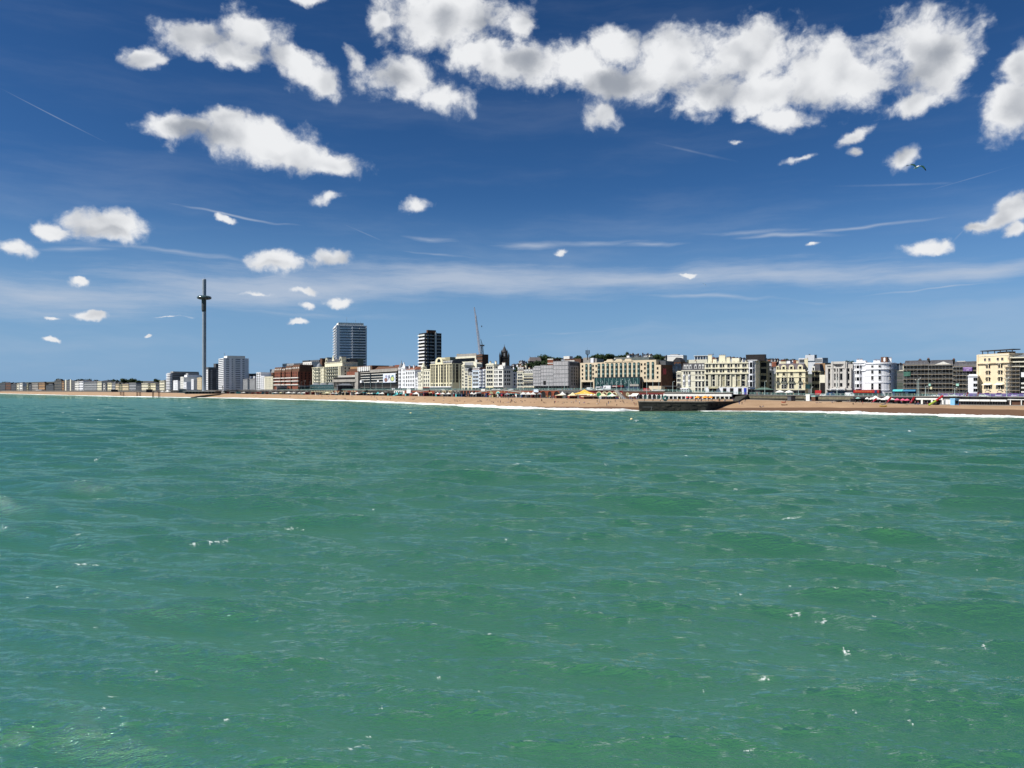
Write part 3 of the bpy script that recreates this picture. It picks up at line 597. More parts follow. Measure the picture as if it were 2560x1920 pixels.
# ------------------------------------------------------------------ far seafront, left end
FAR = [(0,13,958,GREYD,'dark grey block of flats at the far left end of the seafront'),(14,27,957,BROWN,'low dark brown block, second from the left end of the seafront'),(28,40,960,GREYD,'low dark grey block just left of the small cream tower'),
 (42,47,959,CREAM2,'narrow cream block of the far left seafront with strong vertical stripes'),(49,56,958,WHT2,'small pale tower at the far left with two light stair shafts'),(57,66,966,GREYD,'low dark building right of the small pale tower at the far left'),
 (67,70,959,OLIVE,'thin olive block between two low dark buildings at the far left'),(72,79,961,GREYD,'dark flat roofed block right of the thin olive one'),(80,95,958,CONC,'tan grey block with a pale ground floor, far left'),
 (97,112,957,BROWNL,'pinkish brown gabled block with a white canopy at its foot'),(115,134,962,GREYD,'long low black building left of the tall tan block'),(136,154,951,CONCD,'tall tan block with a cream lower half, far left'),
 (155,160,953,BROWNL,'narrow brown block beside the glass slabs'),(187,197,954,WHT2,'lilac white block with fine vertical lines'),(198,208,953,WHT,'bright white block right of the lilac one'),
 (210,242,955,GREYW,'long slate grey block with a regular grid of small windows'),(243,254,954,CREAM,'cream gabled house end right of the long slate grey block'),(255,257,959,GREYD,'dark sliver of a house between two cream ones'),
 (258,263,958,GREYL,'small pale cream house front, far left terrace'),(264,268,960,GREYD,'dark house end in the far left terrace'),(269,279,957,YEL,'yellow square terrace front in the far left'),(280,288,957,GREYW,'grey side of the yellow square in the far left'),
 (289,297,960,SAND,'cream terrace front before the first pier columns'),(298,305,961,OLIVE,'sand coloured terrace front behind the first pier columns'),(306,321,960,SAND,'cream double fronted terrace left of the grey block'),
 (323,340,957,GREYW,'plain grey block between the cream terraces'),(341,353,961,GREYD,'dark blue grey block right of the plain grey one'),(354,370,958,CREAM,'cream terrace with a continuous balcony, mid left'),(371,376,960,OLIVE,'tan house end with its shade in olive, mid left'),  # the olive house end has its shadow put into the wall colour
 (377,389,959,YEL,'yellow cream terrace left of the tall dark trees'),(390,398,962,GREYD,'dark low house before the stepped cream block'),(399,411,952,CREAM,'cream stepped block left of the curved white flats')]
for (a, b, tp, m_, lab) in FAR:
    h = Bld('seafront_block', lab, a, b, tp, m_, d=26 if b-a > 4 else 16, zb=8); h.body(); h.cornice(proj=.6)
    mp = h.mpp(); nc = max(1, int((b-a)/2.6)); nf = 4 if tp < 956 else 3
    hh = h.H/nf
    for i in range(nf):
        z0 = h.H*i/nf+hh*.25
        wb = MB()
        for c in range(nc):
            u = h.w*(c+.5)/nc; wb.box(u-h.w/nc*.28, u+h.w/nc*.28, -.12, -.004, z0, z0+hh*.5, GLASS)
        h.part('window_row', wb, kind='stuff')
    if (a*7) % 3 == 0: h.hip(3, SLATE)
    elif (a*7) % 3 == 1: h.box('roof_room', h.w*.2, h.w*.7, 3, 9, h.H+.12, h.H+3.2, GREYD)
    if 'canopy' in lab: h.box('canopy', 0, h.w, -8, 0, 2.4, 3.2, WHT)
b = Bld('glass_office_slab', 'black glass slab building with two pale ladder like stair strips, far left', 161, 186, 951, GREYD, d=30, zb=8); b.body()
for px in (164, 176): b.box('stair_tower', b.u(px), b.u(px+2.6), -1, 0, 0, b.H+2, CREAM2)
for i in range(5): b.box('floor_band', 0, b.w, -.5, -.004, b.H*(i+.6)/5, b.H*(i+.6)/5+.5, GREYW)
# white curved balcony flats (px 415-463)
b = Bld('balcony_flats', 'white rounded block of flats with stacked curved balconies, left of the tall observation mast', 415, 424, 932, WHT, d=52, zb=8.5)
poly = [(0, 0), (b.w, 0), (b.w, b.d), (0, b.d)]
b.box('wall', 1, b.w, 2, b.d, 0, b.H, GREYW)
for i in range(11):
    z = b.H*(i+.35)/11.4; m = MB(); m.prism([(0, 3), (.6, 1), (3, -.8), (b.w-2, -.8), (b.w+.6, .5), (b.w+.9, 4), (b.w+.9, b.d), (b.w, b.d), (b.w, 2.1), (1, 2.1), (0, 4)][:6]+[(b.w, 4), (b.w, 2.05), (1, 2.05), (1, 4)], z, z+1.5, WHT); b.part('balcony', m)
    b.box('window_band', b.w+.004, b.w+.15, 5, b.d-3, z+.3, z+1.6, GLASS)
b.box('roof_storey', b.w*.3, b.w+.4, 6, b.d-1, b.H, b.H+2.4, CONC)
house(433, 444, 952, WHT, 'small white house with a bay, right of the rounded flats', 4, 3, d=14, name='seafront_house', zb=8.5)
h = house(451, 459, 943, WHT2, 'white stepped block with a dark roof storey, left of the observation mast', 5, 3, 1.4, d=34, name='seafront_block', zb=8.5); h.box('upper_storey', 2, h.w-1, 6, 30, h.H, h.H+4, WHT); h.box('roof_storey', 4, h.w-2, 8, 26, h.H+4, h.H+7, GREYW)
house(459, 466, 957, WHT, 'low white building in front of the stepped block', 2, 3, d=24, name='seafront_house', zb=9)
house(476, 481, 940, GREYD, 'dark flat roofed block beside the mast', 5, 2, 1.4, d=22, name='seafront_block', zb=9, off=60)
h = house(478, 484, 949, WHT, 'white house with full height bays just left of the mast', 5, 2, d=12, name='seafront_house', zb=9)
house(493, 504, 945, SAND, 'sand coloured hotel front touching the observation mast', 5, 4, d=12, name='seafront_house', zb=9)
# dark block with white window columns right of the mast
b = Bld('dark_flats', 'dark block of flats with columns of white bay windows, right of the observation mast', 514, 521, 918, GREYD, d=26, zb=9.5); b.body()
b.box('roof_storey', b.w*.2, b.w, 12, b.d, b.H, b.H+6, GREYD); b.box('parapet_rail', 0, b.w+.2, -.2, b.d, b.H-1.6, b.H-1.2, GREYW)
for i in range(11):
    z = 2+(b.H-5)*i/11
    b.win(b.w*.5, z, b.w*.55, 1.9, 'plain', FRW, WHT)
    for v in (5, 14.5, 22): b.win(v, z, 2.2, 1.5, 'plain', FRW, GREYW, 'r')
# tall white slab
b = Bld('white_tower_block', 'tall white banded tower block right of the observation mast', 546, 559, 896, WHT, d=36, Za=1190, Zb=1150, zb=10); b.body()
b.box('roof_storey', b.w*.4, b.w+.0, 5, 31, b.H, b.H+3.4, WHT2)
for i in range(17):
    z = b.H*(i+.35)/17.2
    b.box('window_band', -.05, b.w, -.12, -.004, z, z+1.25, GLASS)
    for v0, v1 in ((3.5, 8), (11.5, 13.5), (17, 24), (27, 30)): b.box('window_band', b.w+.004, b.w+.08, v0, v1, z, z+1.2, BGLASS)
    b.box('corner_balcony', b.w+.0, b.w+1.1, b.d-6, b.d+.8, z-.6, z+.3, WHT)
for u in (3, 8): b.box('mast', u, u+.3, 8, 8.3, b.H+3.4, b.H+9, STEEL)
b.box('service_tower', b.w+.09, b.w+.5, 14.2, 15.5, 0, b.H, WHT2)
h = house(573, 582, 927, CREAM, 'old cream hotel with corner bays and a big brown roof block', 6, 3, 1.2, d=23, name='seafront_hotel', side=5, st='sash', zb=9.5, string=True)
h.box('roof_block', 2, h.w-.5, 4, 13, h.H, h.H+6, BROWN); h.box('roof_block', 3, h.w-.5, 14, 21, h.H, h.H+8.5, BROWN)
house(562, 572, 948, NAVY, 'dark blue glass fronted building below the tall white tower', 4, 3, 1.6, d=14, name='glass_building', zb=9.5, fr=FRD, gl=BGLASS)
h = house(608, 638, 948, GREYW, 'long grey building with a canopy between the cream hotel and the white terrace', 4, 10, 1.2, d=16, name='seafront_block', zb=10, roof='hip', rh=2.5)
for q in (.4, .7): h.box('white_roof_drum', h.w*q, h.w*q+3, 3, 6, h.H+1, h.H+4.5, WHT)
h = Bld('bay_front_house', 'narrow white house with two stacks of dark square windows, left of the red brick hotel', 641, 652, 931, WHT, d=16); h.body(); h.cornice(); h.grid(h.evenc(2, .3), h.floors(7, 1.5), h.w*.27, 1.8, 'plain', FRW)
house(652, 661, 941, WHT, 'white balconied house left of the cream terrace by the red brick hotel', 6, 2, 2.0, d=14, name='terrace_house')
house(661, 683, 943, CREAM, 'cream terrace next to the red brick hotel', 5, 6, 1.2, d=14, name='terrace_house')
b = Bld('flat_roofed_block', 'dark brown flat roofed block rising behind the white terrace', 652, 685, 932, BROWN, d=12, off=50); b.body(); b.box('roof_room', b.w*.6, b.w*.95, 2, 8, b.H, b.H+5, GREYW); b.grid(b.evenc(5), [(b.H-5, 1.4)], 3, 1.4, 'plain', FRD)
b = Bld('flat_roofed_block', 'dark blue grey block behind the grey building with white roof drums', 616, 645, 934, GREYD, d=12, off=60); b.body(); b.grid(b.evenc(6), [(b.H-4, 1.4)], 2, 1.4, 'plain', FRD)
# ---- observation tower
t0 = W(510.5, 1108); mast = empty('observation_tower', (t0.x, t0.y, 5.5), 0, 'very tall slender steel observation mast with a ring shaped glass pod near its top', 'tower')
MST = mat('mast_steel', (0.26,0.30,0.35), .6, .05, .1, metal=.0)
top = zat(698, 1108)-5.5
b = MB(); b.lathe([(2.85, 0), (2.75, 2), (2.75, top-1), (2.6, top), (0.01, top)], MST, 32); b.build('shaft', mast, smooth=True)
for i in range(1, 17): b = MB(); z = top*i/17; b.lathe([(2.76, z), (2.79, z+.15), (2.76, z+.3)], MST, 24); b.build('shaft_joint', mast)
b = MB(); b.tube((0, 0, top), (0, 0, top+4), .15, .08, STEEL); b.tube((1.4, 0, top), (1.4, 0, top+2), .1, .1, STEEL); b.build('beacon', mast)
zp = zat(745, 1108)-5.5
pod = MB(); pod.lathe([(2.8, 3.1), (5.5, 3.2), (8.3, 2.5), (9.7, 1.4), (10.0, .4)], mat('pod_glass', (0.07,0.13,0.13), .15, .3, .4, spec=.8), 36)
pod.lathe([(10.0, .4), (9.4, -1.0), (7.2, -1.9), (2.8, -2.4)], GREYD, 36); pod.lathe([(10.02, .25), (10.1, .4), (10.02, .55)], MST, 36)
pd = pod.build('pod', mast, (0, 0, zp), smooth=True)
b = MB()
for i in range(18):
    q = 2*math.pi*i/18
    pts = [(3.0, 3.2), (5.55, 3.3), (8.35, 2.6), (9.75, 1.5)]
    for (r0, z0), (r1, z1) in zip(pts, pts[1:]): b.tube((r0*math.cos(q), r0*math.sin(q), z0), (r1*math.cos(q), r1*math.sin(q), z1), .09, .09, MST, 4)
k = b.build('pod_rib', pd); k['kind'] = 'stuff'
b = MB(); b.lathe([(3.7, -2.4), (3.6, -3), (3.6, -17), (3.1, -19.5), (2.8, -19.6)], GREYD, 24, a0=math.pi*.75, a1=math.pi*1.9); b.build('counterweight_sleeve', mast, (0, 0, zp), smooth=True)
b = MB(); b.box(-22, 20, -14, 12, 0, 3.6, GREYD); b.box(-24, 22, -16, 13, 3.6, 4.1, WHT2)
for i in range(9): b.box(-20+i*4.6, -17+i*4.6, -14.1, -14.004, .5, 3.2, GLASS)
b.build('boarding_hall', mast)
# ---- brick hotel with white balcony bands
b = Bld('brick_hotel', 'dark red brick hotel with white balcony bands and dark slate mansard bays', 685, 748, 930, BRICK, d=21); b.body()
for i, (x0, x1) in enumerate(((0, .30), (.32, .44), (.46, .70), (.72, .995))):
    hh = b.z(917)-b.H+ (0, -1, 1, 2)[i]; b.mansard(hh, 1.2, BROWN, b.w*x0, b.w*x1)
    for j in range(4 if x1-x0 > .2 else 2):
        n = 4 if x1-x0 > .2 else 2; u = b.w*(x0+(x1-x0)*(j+.5)/n); b.dormer(u, b.H+.6, 2.0, hh*.5, None, WHT2, .5)
for i in range(5):
    z = b.z(967)+(b.H-b.z(967))*i/5+1.0; b.grid(b.evenc(17, .8), [(z, 2.0)], 1.7, 2.0, 'plain', FRW if i < 3 else BRICK)
for zy in (963, 954, 946): b.box('balcony_band', 0, b.w, -1.4, -.2, b.z(zy), b.z(zy)+1.1, WHT2)
for q in (0, .30, .46, .71, .985): b.box('pier', b.w*q, b.w*q+.9, -1.5, -.004, 0, b.H, BROWN)
b.grid([3.5, 9, 14], b.floors(6, 5), 1.3, 1.8, 'plain', FRD, None, 'r')
b.box('roof_storey', b.w*.74, b.w-.1, 2, b.d, b.H+.1, b.H+5.4, BROWN)
for (a, c, tp, m_, lab) in ((706,716,909,BGLASS,'small glass topped roof pavilion behind the brick hotel'),(717,735,909,GREYW,'grey plant room row behind the brick hotel roof'),(736,755,908,SLATE,'slate roofed block with a white stack behind the brick hotel'),
      (757,779,905,WHT2,'white windowed upper block right behind the brick hotel'),(756,772,901,GREYD,'black box roof storey behind the brick hotel'),(775,798,900,GREYD,'larger black roof box left of the brown chimney tower')):
    k = Bld('rear_block', lab, a, c, tp, m_, d=14, off=70 if m_ is GREYD else 45); k.body(); k.grid(k.evenc(4), [(k.H-3.4, 1.5)], 1.6, 1.5, 'plain', FRD)
k = Bld('chimney_tower', 'round topped brown brick chimney tower above the big cream hotel', 800, 805, 896, BROWN, d=5, off=50); k.body(); k.cornice()
# ---- grand cream hotel
b = Bld('grand_hotel', 'big cream Victorian hotel with stacked iron balconies and twin roof towers', 781, 855, 917, CREAM, d=24); b.body(); b.cornice(proj=.9)
zt2 = b.z(908); u0 = b.u(811)
b.box('upper_storey', u0, b.w-.4, .6, 20, b.H+.12, zt2, CREAM); b.box('upper_cornice', u0-.4, b.w, .1, 20.3, zt2, zt2+.6, CREAM)
for px in (814, 849):
    uu = b.u(px); b.box('roof_tower', uu-2.8, uu+2.8, 1, 7, zt2+.6, zt2+6.2, CREAM); b.win(uu, zt2+1.6, 2.6, 3, 'plain', v=1.0); b.box('roof_tower_cap', uu-3.2, uu+3.2, .6, 7.4, zt2+6.2, zt2+7.2, LEAD)
m = MB(); uu = b.u(831); m.prof([(uu-5, zt2+.6), (uu+5, zt2+.6), (uu+2.2, zt2+4), (uu+1.2, zt2+8.4), (uu-1.2, zt2+8.4), (uu-2.2, zt2+4)], .8, 2.0, CREAM); b.part('gable', m)
m = MB(); m.lathe([(3.6, 0), (3.4, 1.8), (2.4, 3.8), (.8, 5), (.05, 6.2)], LEAD, 14); b.part('dome', m, (b.u(790), 4.5, b.H+.1), smooth=True); b.box('dome_base', b.u(790)-3.6, b.u(790)+3.6, .8, 8, b.H+.12, b.H+.5, CREAM)
b.mansard(4.0, 2.0, SLATE, u0+6, b.w-7, zt2+.61, name='roof')
rows = [b.H*(i+.45)/7.2 for i in range(7)]
RAILD = mat('black_balcony_iron', (0.07,0.085,0.075), .7, .2, 1)
for i, z in enumerate(rows):
    for px in (784, 796, 803, 808): b.win(b.u(px), z+.3, 1.5, 2.6, 'sash', CREAM)
    for px in (789.5, 799): b.win(b.u(px), z+.3, 1.9, 2.6, 'plain', CREAM)
    for px in (818, 823.5, 829, 834.5, 840, 845): b.win(b.u(px), z+.3, 3.0, 2.9, 'plain', CREAM)
    if i > 0:
        b.balcony((b.u(785)+b.u(801))/2, z, b.u(801)-b.u(785), 1.2, CREAM2, RAILD)
        b.balcony((b.u(815)+b.u(848))/2, z, b.u(848)-b.u(815), 1.6, CREAM2, RAILD)
for px in (812, 849, 853): b.box('bay_tower', b.u(px), b.u(px)+2.0, -1.9, -.004, 0, b.H+.1, CREAM)
b.grid([4, 9, 14, 19], b.floors(6, 5), 1.2, 1.9, 'plain', CREAM, None, 'r')
k = Bld('rear_block', 'olive grey box shaped block behind the twin roof towers of the big cream hotel', 849, 875, 897, OLIVE, d=18, off=60); k.body(); k.cornice(proj=.6); k.box('lift_room', k.w*.8, k.w*.98, 3, 9, k.H-6, k.H-1, GREYD)
b = Bld('entrance_conservatory', 'long pale green glass conservatory along the front of the big cream hotel', 775, 834, 962, TGLASS, d=8, off=-14); b.body(); b.grid(b.evenc(18), [(.6, 3.6)], 2.6, 3.0, 'plain', WHT2, TGLASS)
m = MB()
for i in range(3): u_ = b.w*(i+.5)/3; m.prof([(u_-6, b.H), (u_+6, b.H), (u_, b.H+2.4)], 0, 8, LEAD)
b.part('roof', m)
# ---- tallest tower
b = Bld('tall_tower_block', 'tallest tower block with pale floor bands and blue glass, antennas on its roof', 834, 841, 815, WHT, d=47, Za=1235, Zb=1195, zb=10); b.body()
b.box('roof_storey', b.w*.3, b.w-.5, 3, 42, b.H, b.H+4.0, WHT2)
for i in range(24):
    z = b.H*(i+.3)/24.2; b.balcony(b.w*.45, z, b.w*.9, 1.4, WHT, WHT)
    b.box('window_band', .4, b.w-.4, -.1, -.004, z+.1, z+2.0, BGLASS)
    b.box('window_band', b.w+.004, b.w+.1, 5, 24, z+.5, z+1.9, BGLASS)
    b.box('recessed_balcony', b.w+.004, b.w+.12, 25, 45, z+.1, z+2.5, BGLASS)
    b.box('floor_band', b.w+.004, b.w+1.3, 24, 34 if i % 2 else 35, z-1.1, z+.25, WHT); b.box('floor_band', b.w+.004, b.w+1.3, 35.5, 46, z-1.1, z+.25, WHT)
for (u_, v_, hh) in ((3, 12, 3), (5, 20, 12), (5.5, 22, 4), (4, 34, 9), (4, 39, 4), (5, 42, 5)): b.box('antenna', u_, u_+.3, v_, v_+.3, b.H+4, b.H+4+hh, STEEL)
# ---- conference centre
b = Bld('conference_centre', 'wide brown conference centre with glass bands, zigzag eaves and a big wall poster', 893, 995, 927, BLACK, d=40, Za=872, Zb=765); b.body()  # dark bronze front; its shade is put into the black wall
for i, y in enumerate((936, 943, 949, 956)): b.box('floor_band', b.u(903), b.w-2, -.7, -.004, b.z(y), b.z(y)+.55, WHT2)
for i, y in enumerate((941, 948, 954.5, 961)): b.box('glass_band', b.u(905), b.w-2.4, -.15, -.003, b.z(y), b.z(y)+1.6, GLASS)
b.box('stair_pier', b.u(893.5), b.u(901.5), -3, -.004, 0, b.z(928), CONC); b.box('glass_shaft', b.u(926.5), b.u(929.5), -.9, -.71, 2, b.z(932), GLASS)
b.box('upper_hall', b.u(893), b.u(928), 1, 30, b.H, b.z(912), BROWN); b.box('upper_fascia', b.u(893), b.u(925), .2, .99, b.z(925), b.z(914), GREYL)
for i in range(5): b.box('white_fin', b.u(899+i*5), b.u(900.6+i*5), -.4, .19, b.z(926), b.z(914), WHT)
m = MB(); ua, ub = b.u(928), b.w; m.add([(ua,1,b.H),(ub,1,b.H),(ub,30,b.H),(ua,30,b.H),(ua,8,b.z(915)),(ub,8,b.z(919)),(ub,26,b.z(919)),(ua,26,b.z(915))], [(0,1,5,4),(1,2,6,5),(2,3,7,6),(3,0,4,7),(4,5,6,7)], BROWN); b.part('roof', m)
for i in range(15):
    u_ = b.u(926)+(b.w-b.u(926))*i/15; du = (b.w-b.u(926))/15*.95
    m = MB(); m.add([(u_,-.9,b.H-.7),(u_+du,-.9,b.H-.7),(u_,-.9,b.H+1.6),(u_,1,b.H-.7),(u_+du,1,b.H-.7),(u_,1,b.H+1.6)], [(0,1,2),(0,2,5,3),(1,4,5,2),(3,5,4),(0,3,4,1)], CONC); b.part('eaves_tooth', m)
b.box('eaves', b.u(903), b.w, -.95, -.005, b.H-1.6, b.H-.7, CONC)
b.box('roof_pavilion', b.u(964), b.u(975), 10, 16, b.z(918), b.z(914), BRICK); b.box('plant_room', b.u(950), b.u(960), 10, 16, b.z(917), b.z(914.5), LEAD)
pu0, pu1, pz0, pz1 = b.u(961), b.u(992), b.z(957), b.z(935.5)
PM = bpy.data.materials.new('poster_print'); PM.use_nodes = True; t = NT(PM.node_tree); g_ = t.n('ShaderNodeTexCoord').outputs['Generated']; c_ = t.mix(t.ss(t.noise(g_, 3, 4, .6), .4, .6), (.55,.63,.76), (.68,.70,.76)); t.link(c_, PM.node_tree.nodes['Principled BSDF'].inputs['Base Color'])
post = b.box('poster', pu0, pu1, -1.5, -1.2, pz0, pz1, PM); dw, dh = pu1-pu0, pz1-pz0
def ell(cx, cz, rx, rz_, m_, y=-1.505, n=16, name='poster_figure'):
    m = MB(); m.add([(pu0+dw*(cx+rx*math.cos(2*math.pi*i/n)*(1+.12*math.sin(3*i))), y-.04, pz0+dh*(cz+rz_*math.sin(2*math.pi*i/n))) for i in range(n)], [tuple(range(n))], m_); m.build(name, post)
ell(.24, .30, .14, .24, mat('poster_brown', (.22,.12,.11), .8, .3, .4)); ell(.28, .70, .10, .14, mat('poster_lilac', (.30,.30,.45), .8, .2, .4)); ell(.50, .52, .055, .34, mat('poster_navy', (.03,.025,.07), .8, .3, .5)); ell(.53, .28, .05, .2, mat('poster_pale', (.70,.68,.70), .8, .1, .5), -1.55)
ell(.76, .40, .16, .30, mat('poster_dark_olive', (.10,.10,.05), .8, .3, .5)); ell(.77, .40, .12, .23, mat('poster_lime', (.52,.58,.24), .8, .1, .5), -1.55); ell(.78, .72, .09, .10, mat('poster_teal', (.12,.24,.30), .8, .2, .5), -1.52)
b.shopfront(4.0, CONCD, 14); b.box('white_notice', b.u(945), b.u(949), -1.0, -.75, b.z(955), b.z(950.5), WHT); b.box('white_notice', b.u(907), b.u(911), -3.3, -.75, b.z(956), b.z(950), WHT)
b = Bld('conference_wing', 'stepped brown and grey wing left of the conference centre', 835, 893, 948, CONCD, d=26, Za=905, Zb=868); b.body()
b.box('dark_roof_band', 1, b.w, -1.2, 22, b.H, b.H+2.2, BLACK); b.box('fascia', -.5, b.w+.3, -2.0, -.004, b.z(955), b.H-.2, CONC); b.box('glass_band', 1, b.w-1, -.6, -.004, b.z(966), b.z(955.5), GLASS)
for i in range(16): b.box('mullion', 1+i*(b.w-3)/15, 1.5+i*(b.w-3)/15, -.9, -.601, b.z(966), b.z(955.5), CONC)
b.box('upper_storey', b.u(841), b.w, 2, 22, b.H+2.2, b.z(938), GREYL); b.box('brick_storey', b.u(857), b.w, 5, 24, b.z(938)+.1, b.z(929), BRICK); b.box('brown_storey', b.u(858), b.w, 8, 25, b.z(929), b.z(922), BROWN); b.box('tan_storey', b.u(859), b.w, 9, 25, b.z(922), b.z(917), BROWNL)
# ---- white hotel with turret
h = Bld('turret_hotel', 'white hotel with a pointed lead dome and shaped gable right of the conference centre', 996, 1013, 919, WHT, d=14); h.body(); h.cornice()
rows5 = h.floors(5, 4.2, .8)
h.bay(h.u(1001), 3.5, h.H-.5, 4.6, 1.4, WHT, rows5, .8); h.grid([h.u(1008), h.u(1011)], rows5, 1.1, 1.8, 'sash')
m = MB(); m.lathe([(2.5, 0), (2.4, 2.0), (1.6, 3.6), (.5, 4.6), (.06, 7.6)], LEAD, 12); h.part('dome', m, (h.u(1001), 1.2, h.H), smooth=True)
m = MB(); uu = h.u(1008.5); m.prof([(uu-3, h.H), (uu+3, h.H), (uu+2.2, h.H+2), (uu+.9, h.H+3.2), (uu+.5, h.H+5), (uu-.5, h.H+5), (uu-.9, h.H+3.2), (uu-2.2, h.H+2)], .2, 1, WHT); h.part('gable', m)
h.shopfront(3.4, WHT)
h = house(1013.3, 1037, 925, WHT, 'white four window wide hotel with a red tiled roof', 4, 4, 1.8, d=14, roof='hip', rh=3.2, rcol=TILE, name='seafront_hotel', chim=(1016, 1027), ground=WHT, tin=2)
house(1038, 1045, 946, WHT, 'low white house squeezed between two hotels', 3, 2, d=10, name='terrace_house')
h = Bld('corner_house', 'cream house with a slim clock like turret below the dark tower', 1045, 1057, 931, CREAM2, d=12); h.body(); h.cornice(); h.grid(h.evenc(3, .5), h.floors(4), 1.1, 2.2, 'sash')
uu = h.u(1056); h.box('turret', uu-1.8, uu+1.8, -.6, 3.6, 0, h.z(917), CREAM2); m = MB(); m.lathe([(2.3, 0), (1.6, .7), (1.2, 2.4), (.9, 3.2), (.05, 4.4)], CREAM, 10); h.part('turret_cap', m, (uu, 1.4, h.z(917))); h.win(uu, h.z(923), 1.1, 1.3, 'plain', v=-.6)
for yy in (934, 945, 956): h.win(uu, h.z(yy), 1.2, 2.0, 'plain', v=-.6)
house(1057.3, 1075, 925, CREAM2, 'pale cream house left of the big yellow hotel', 4, 3, 1.7, d=12, name='terrace_house', ground=DRED)
# dark tower
b = Bld('dark_tower_block', 'dark tower block with white banded left face and a brown roof box', 1047, 1064, 833, BLACK, d=19, Za=845, Zb=830, zb=10); b.body()
b.box('roof_storey', b.w, b.w+.0+.01, 0, 0.02, b.H-.1, b.H, BROWN)
b.box('lift_tower', b.w*.98-2, b.w+.6, 2, 12, b.H, b.z(826), BROWN)
for i in range(17):
    z = b.H*(i+.25)/17.1; b.box('floor_band', 0, b.w-.6, -1.2, -.004, z, z+1.5, WHT if i % 3 != 1 else WHT2)
    for v0, v1 in ((.7, 3.6), (4.6, 10), (13.2, 18.4)): b.box('balcony', b.w+.004, b.w+.9, v0, v1, z, z+.75, GREYL)
    for v in (1.8, 3.1, 6.4, 15, 17): b.win(v, z+1.0, 1.0, 1.3, 'plain', FRD, BGLASS, 'r')
b.box('white_shaft', b.w+.004, b.w+1.6, 10.8, 12.4, 2, b.H+.8, WHT2)
# ---- big yellow hotel with arched gable
b = Bld('yellow_grand_hotel', 'big pale yellow hotel of seven storeys with an arched gable window', 1076, 1130, 910, YEL, d=11.5); b.body(); b.cornice(proj=.5)
fl = [(b.z(y), 2.6) for y in (971-8, 956.5, 948.5, 940.5, 932.5, 924.5, 917.5)]
cs = [b.u(p) for p in (1078.5, 1082, 1086.5, 1091, 1093.5, 1099, 1103.5, 1106, 1111, 1114, 1119, 1125, 1128)]
b.grid(cs, fl[1:], 1.35, 1.9, 'plain', YEL); b.grid(cs, [(fl[0][0]-1.0, 2.2)], 1.3, 2.2, 'plain', FRW)
for px in (1083.8, 1108.6, 1121.5): b.box('drain_pipe', b.u(px)-.12, b.u(px)+.12, -.25, -.004, 3, b.H, FRD)
uu = b.u(1097); m = MB(); w2 = b.u(1106)-uu
m.prof([(uu-w2, b.H+.1), (uu+w2, b.H+.1), (uu+w2, b.H+3)]+[(uu+w2*.95*math.cos(math.pi*i/10), b.H+3+3.0*math.sin(math.pi*i/10)) for i in range(0, 11)]+[(uu-w2, b.H+3)], .1, 6, YEL); b.part('gable', m)
m = MB(); m.add([(uu+w2*.5*math.cos(math.pi*i/10), .05, b.H+1.6+w2*.5*math.sin(math.pi*i/10)) for i in range(11)], [tuple(range(10, -1, -1))], GLASS); b.part('arched_window', m)
b.mansard(2.6, 1.6, SLATE, 0, uu-w2-.1, b.H+.12, dorm=4, dw=1.0); b.mansard(2.6, 1.6, SLATE, uu+w2+.1, b.w, b.H+.12, dorm=6, dw=1.0); b.box('lift_room', b.u(1102), b.u(1115), 4, 10, b.H+2, b.z(893), OLIVE)
b.grid([2, 4.6, 5.9, 9.3], fl[1:], 1.0, 1.9, 'plain', YEL, None, 'r')
b.shopfront(3.0, WHT2, 16); b.box('balcony_band', 0, b.w, -1.3, -.36, 3.2, 4.0, FRW)
# building under the crane
b = Bld('shopping_block', 'concrete block with a cream strip of windows below the tall crane', 1136, 1190, 891, CREAM2, d=12, off=95); b.body(); b.grid(b.evenc(9, 2), [(b.H-5.0, 3.0)], 3.0, 3.0, 'plain', CREAM2); b.box('roof_rail', b.w*.1, b.w, .3, .5, b.H, b.H+2.5, CONC); b.box('plant_room', 1, b.w*.14, 2, 9, b.H, b.H+3, OLIVE)
b2 = Bld('unfinished_block', 'dark unfinished concrete block at the foot of the tall crane', 1191, 1206, 886, BROWN, d=7.5, off=90); b2.body()
for i in range(5): b2.box('floor_slab', 0, b2.w+.2, -.6, -.004, b2.H-2-3.4*i, b2.H-1.5-3.4*i, CONCD)
b2.box('site_cabin', b2.w*.15, b2.w*.35, -2, -.7, b2.H-9, b2.H-5, WHT2)
def lattice(root, p, q, wd, m_, n, name):
    p, q = Vector(p), Vector(q); d = (q-p).normalized(); u = d.orthogonal().normalized(); v = d.cross(u); cs_ = [(u*a_+v*c_)*wd/2 for a_, c_ in ((1, 1), (1, -1), (-1, -1), (-1, 1))]
    m = MB()
    for c in cs_: m.tube(p+c, q+c*.6, wd*.09, wd*.07, m_, 4)
    for i in range(n):
        a_, b_ = p+(q-p)*i/n, p+(q-p)*(i+1)/n; s0, s1 = 1-.4*i/n, 1-.4*(i+1)/n
        for j in range(4): m.tube(a_+cs_[j]*s0, b_+cs_[(j+1) % 4]*s1, wd*.05, wd*.05, m_, 3); m.tube(a_+cs_[j]*s0, a_+cs_[(j+1) % 4]*s0, wd*.05, wd*.05, m_, 3)
    return m.build(name, root)
CR = mat('crane_white', (0.50,0.40,0.36), .6, .15, 1)
cz = 770; base = PY(1201, 889, cz); cr = empty('mobile_crane', tuple(base), 0, 'very tall white lattice boom crane leaning left above the concrete block', 'crane')
tip = PY(1185.5, 768, cz)-base; mid = PY(1189, 789, cz)-base
lattice(cr, (0, 0, 0), mid, 1.9, CR, 26, 'boom'); lattice(cr, mid, tip, 1.1, CR, 8, 'jib')
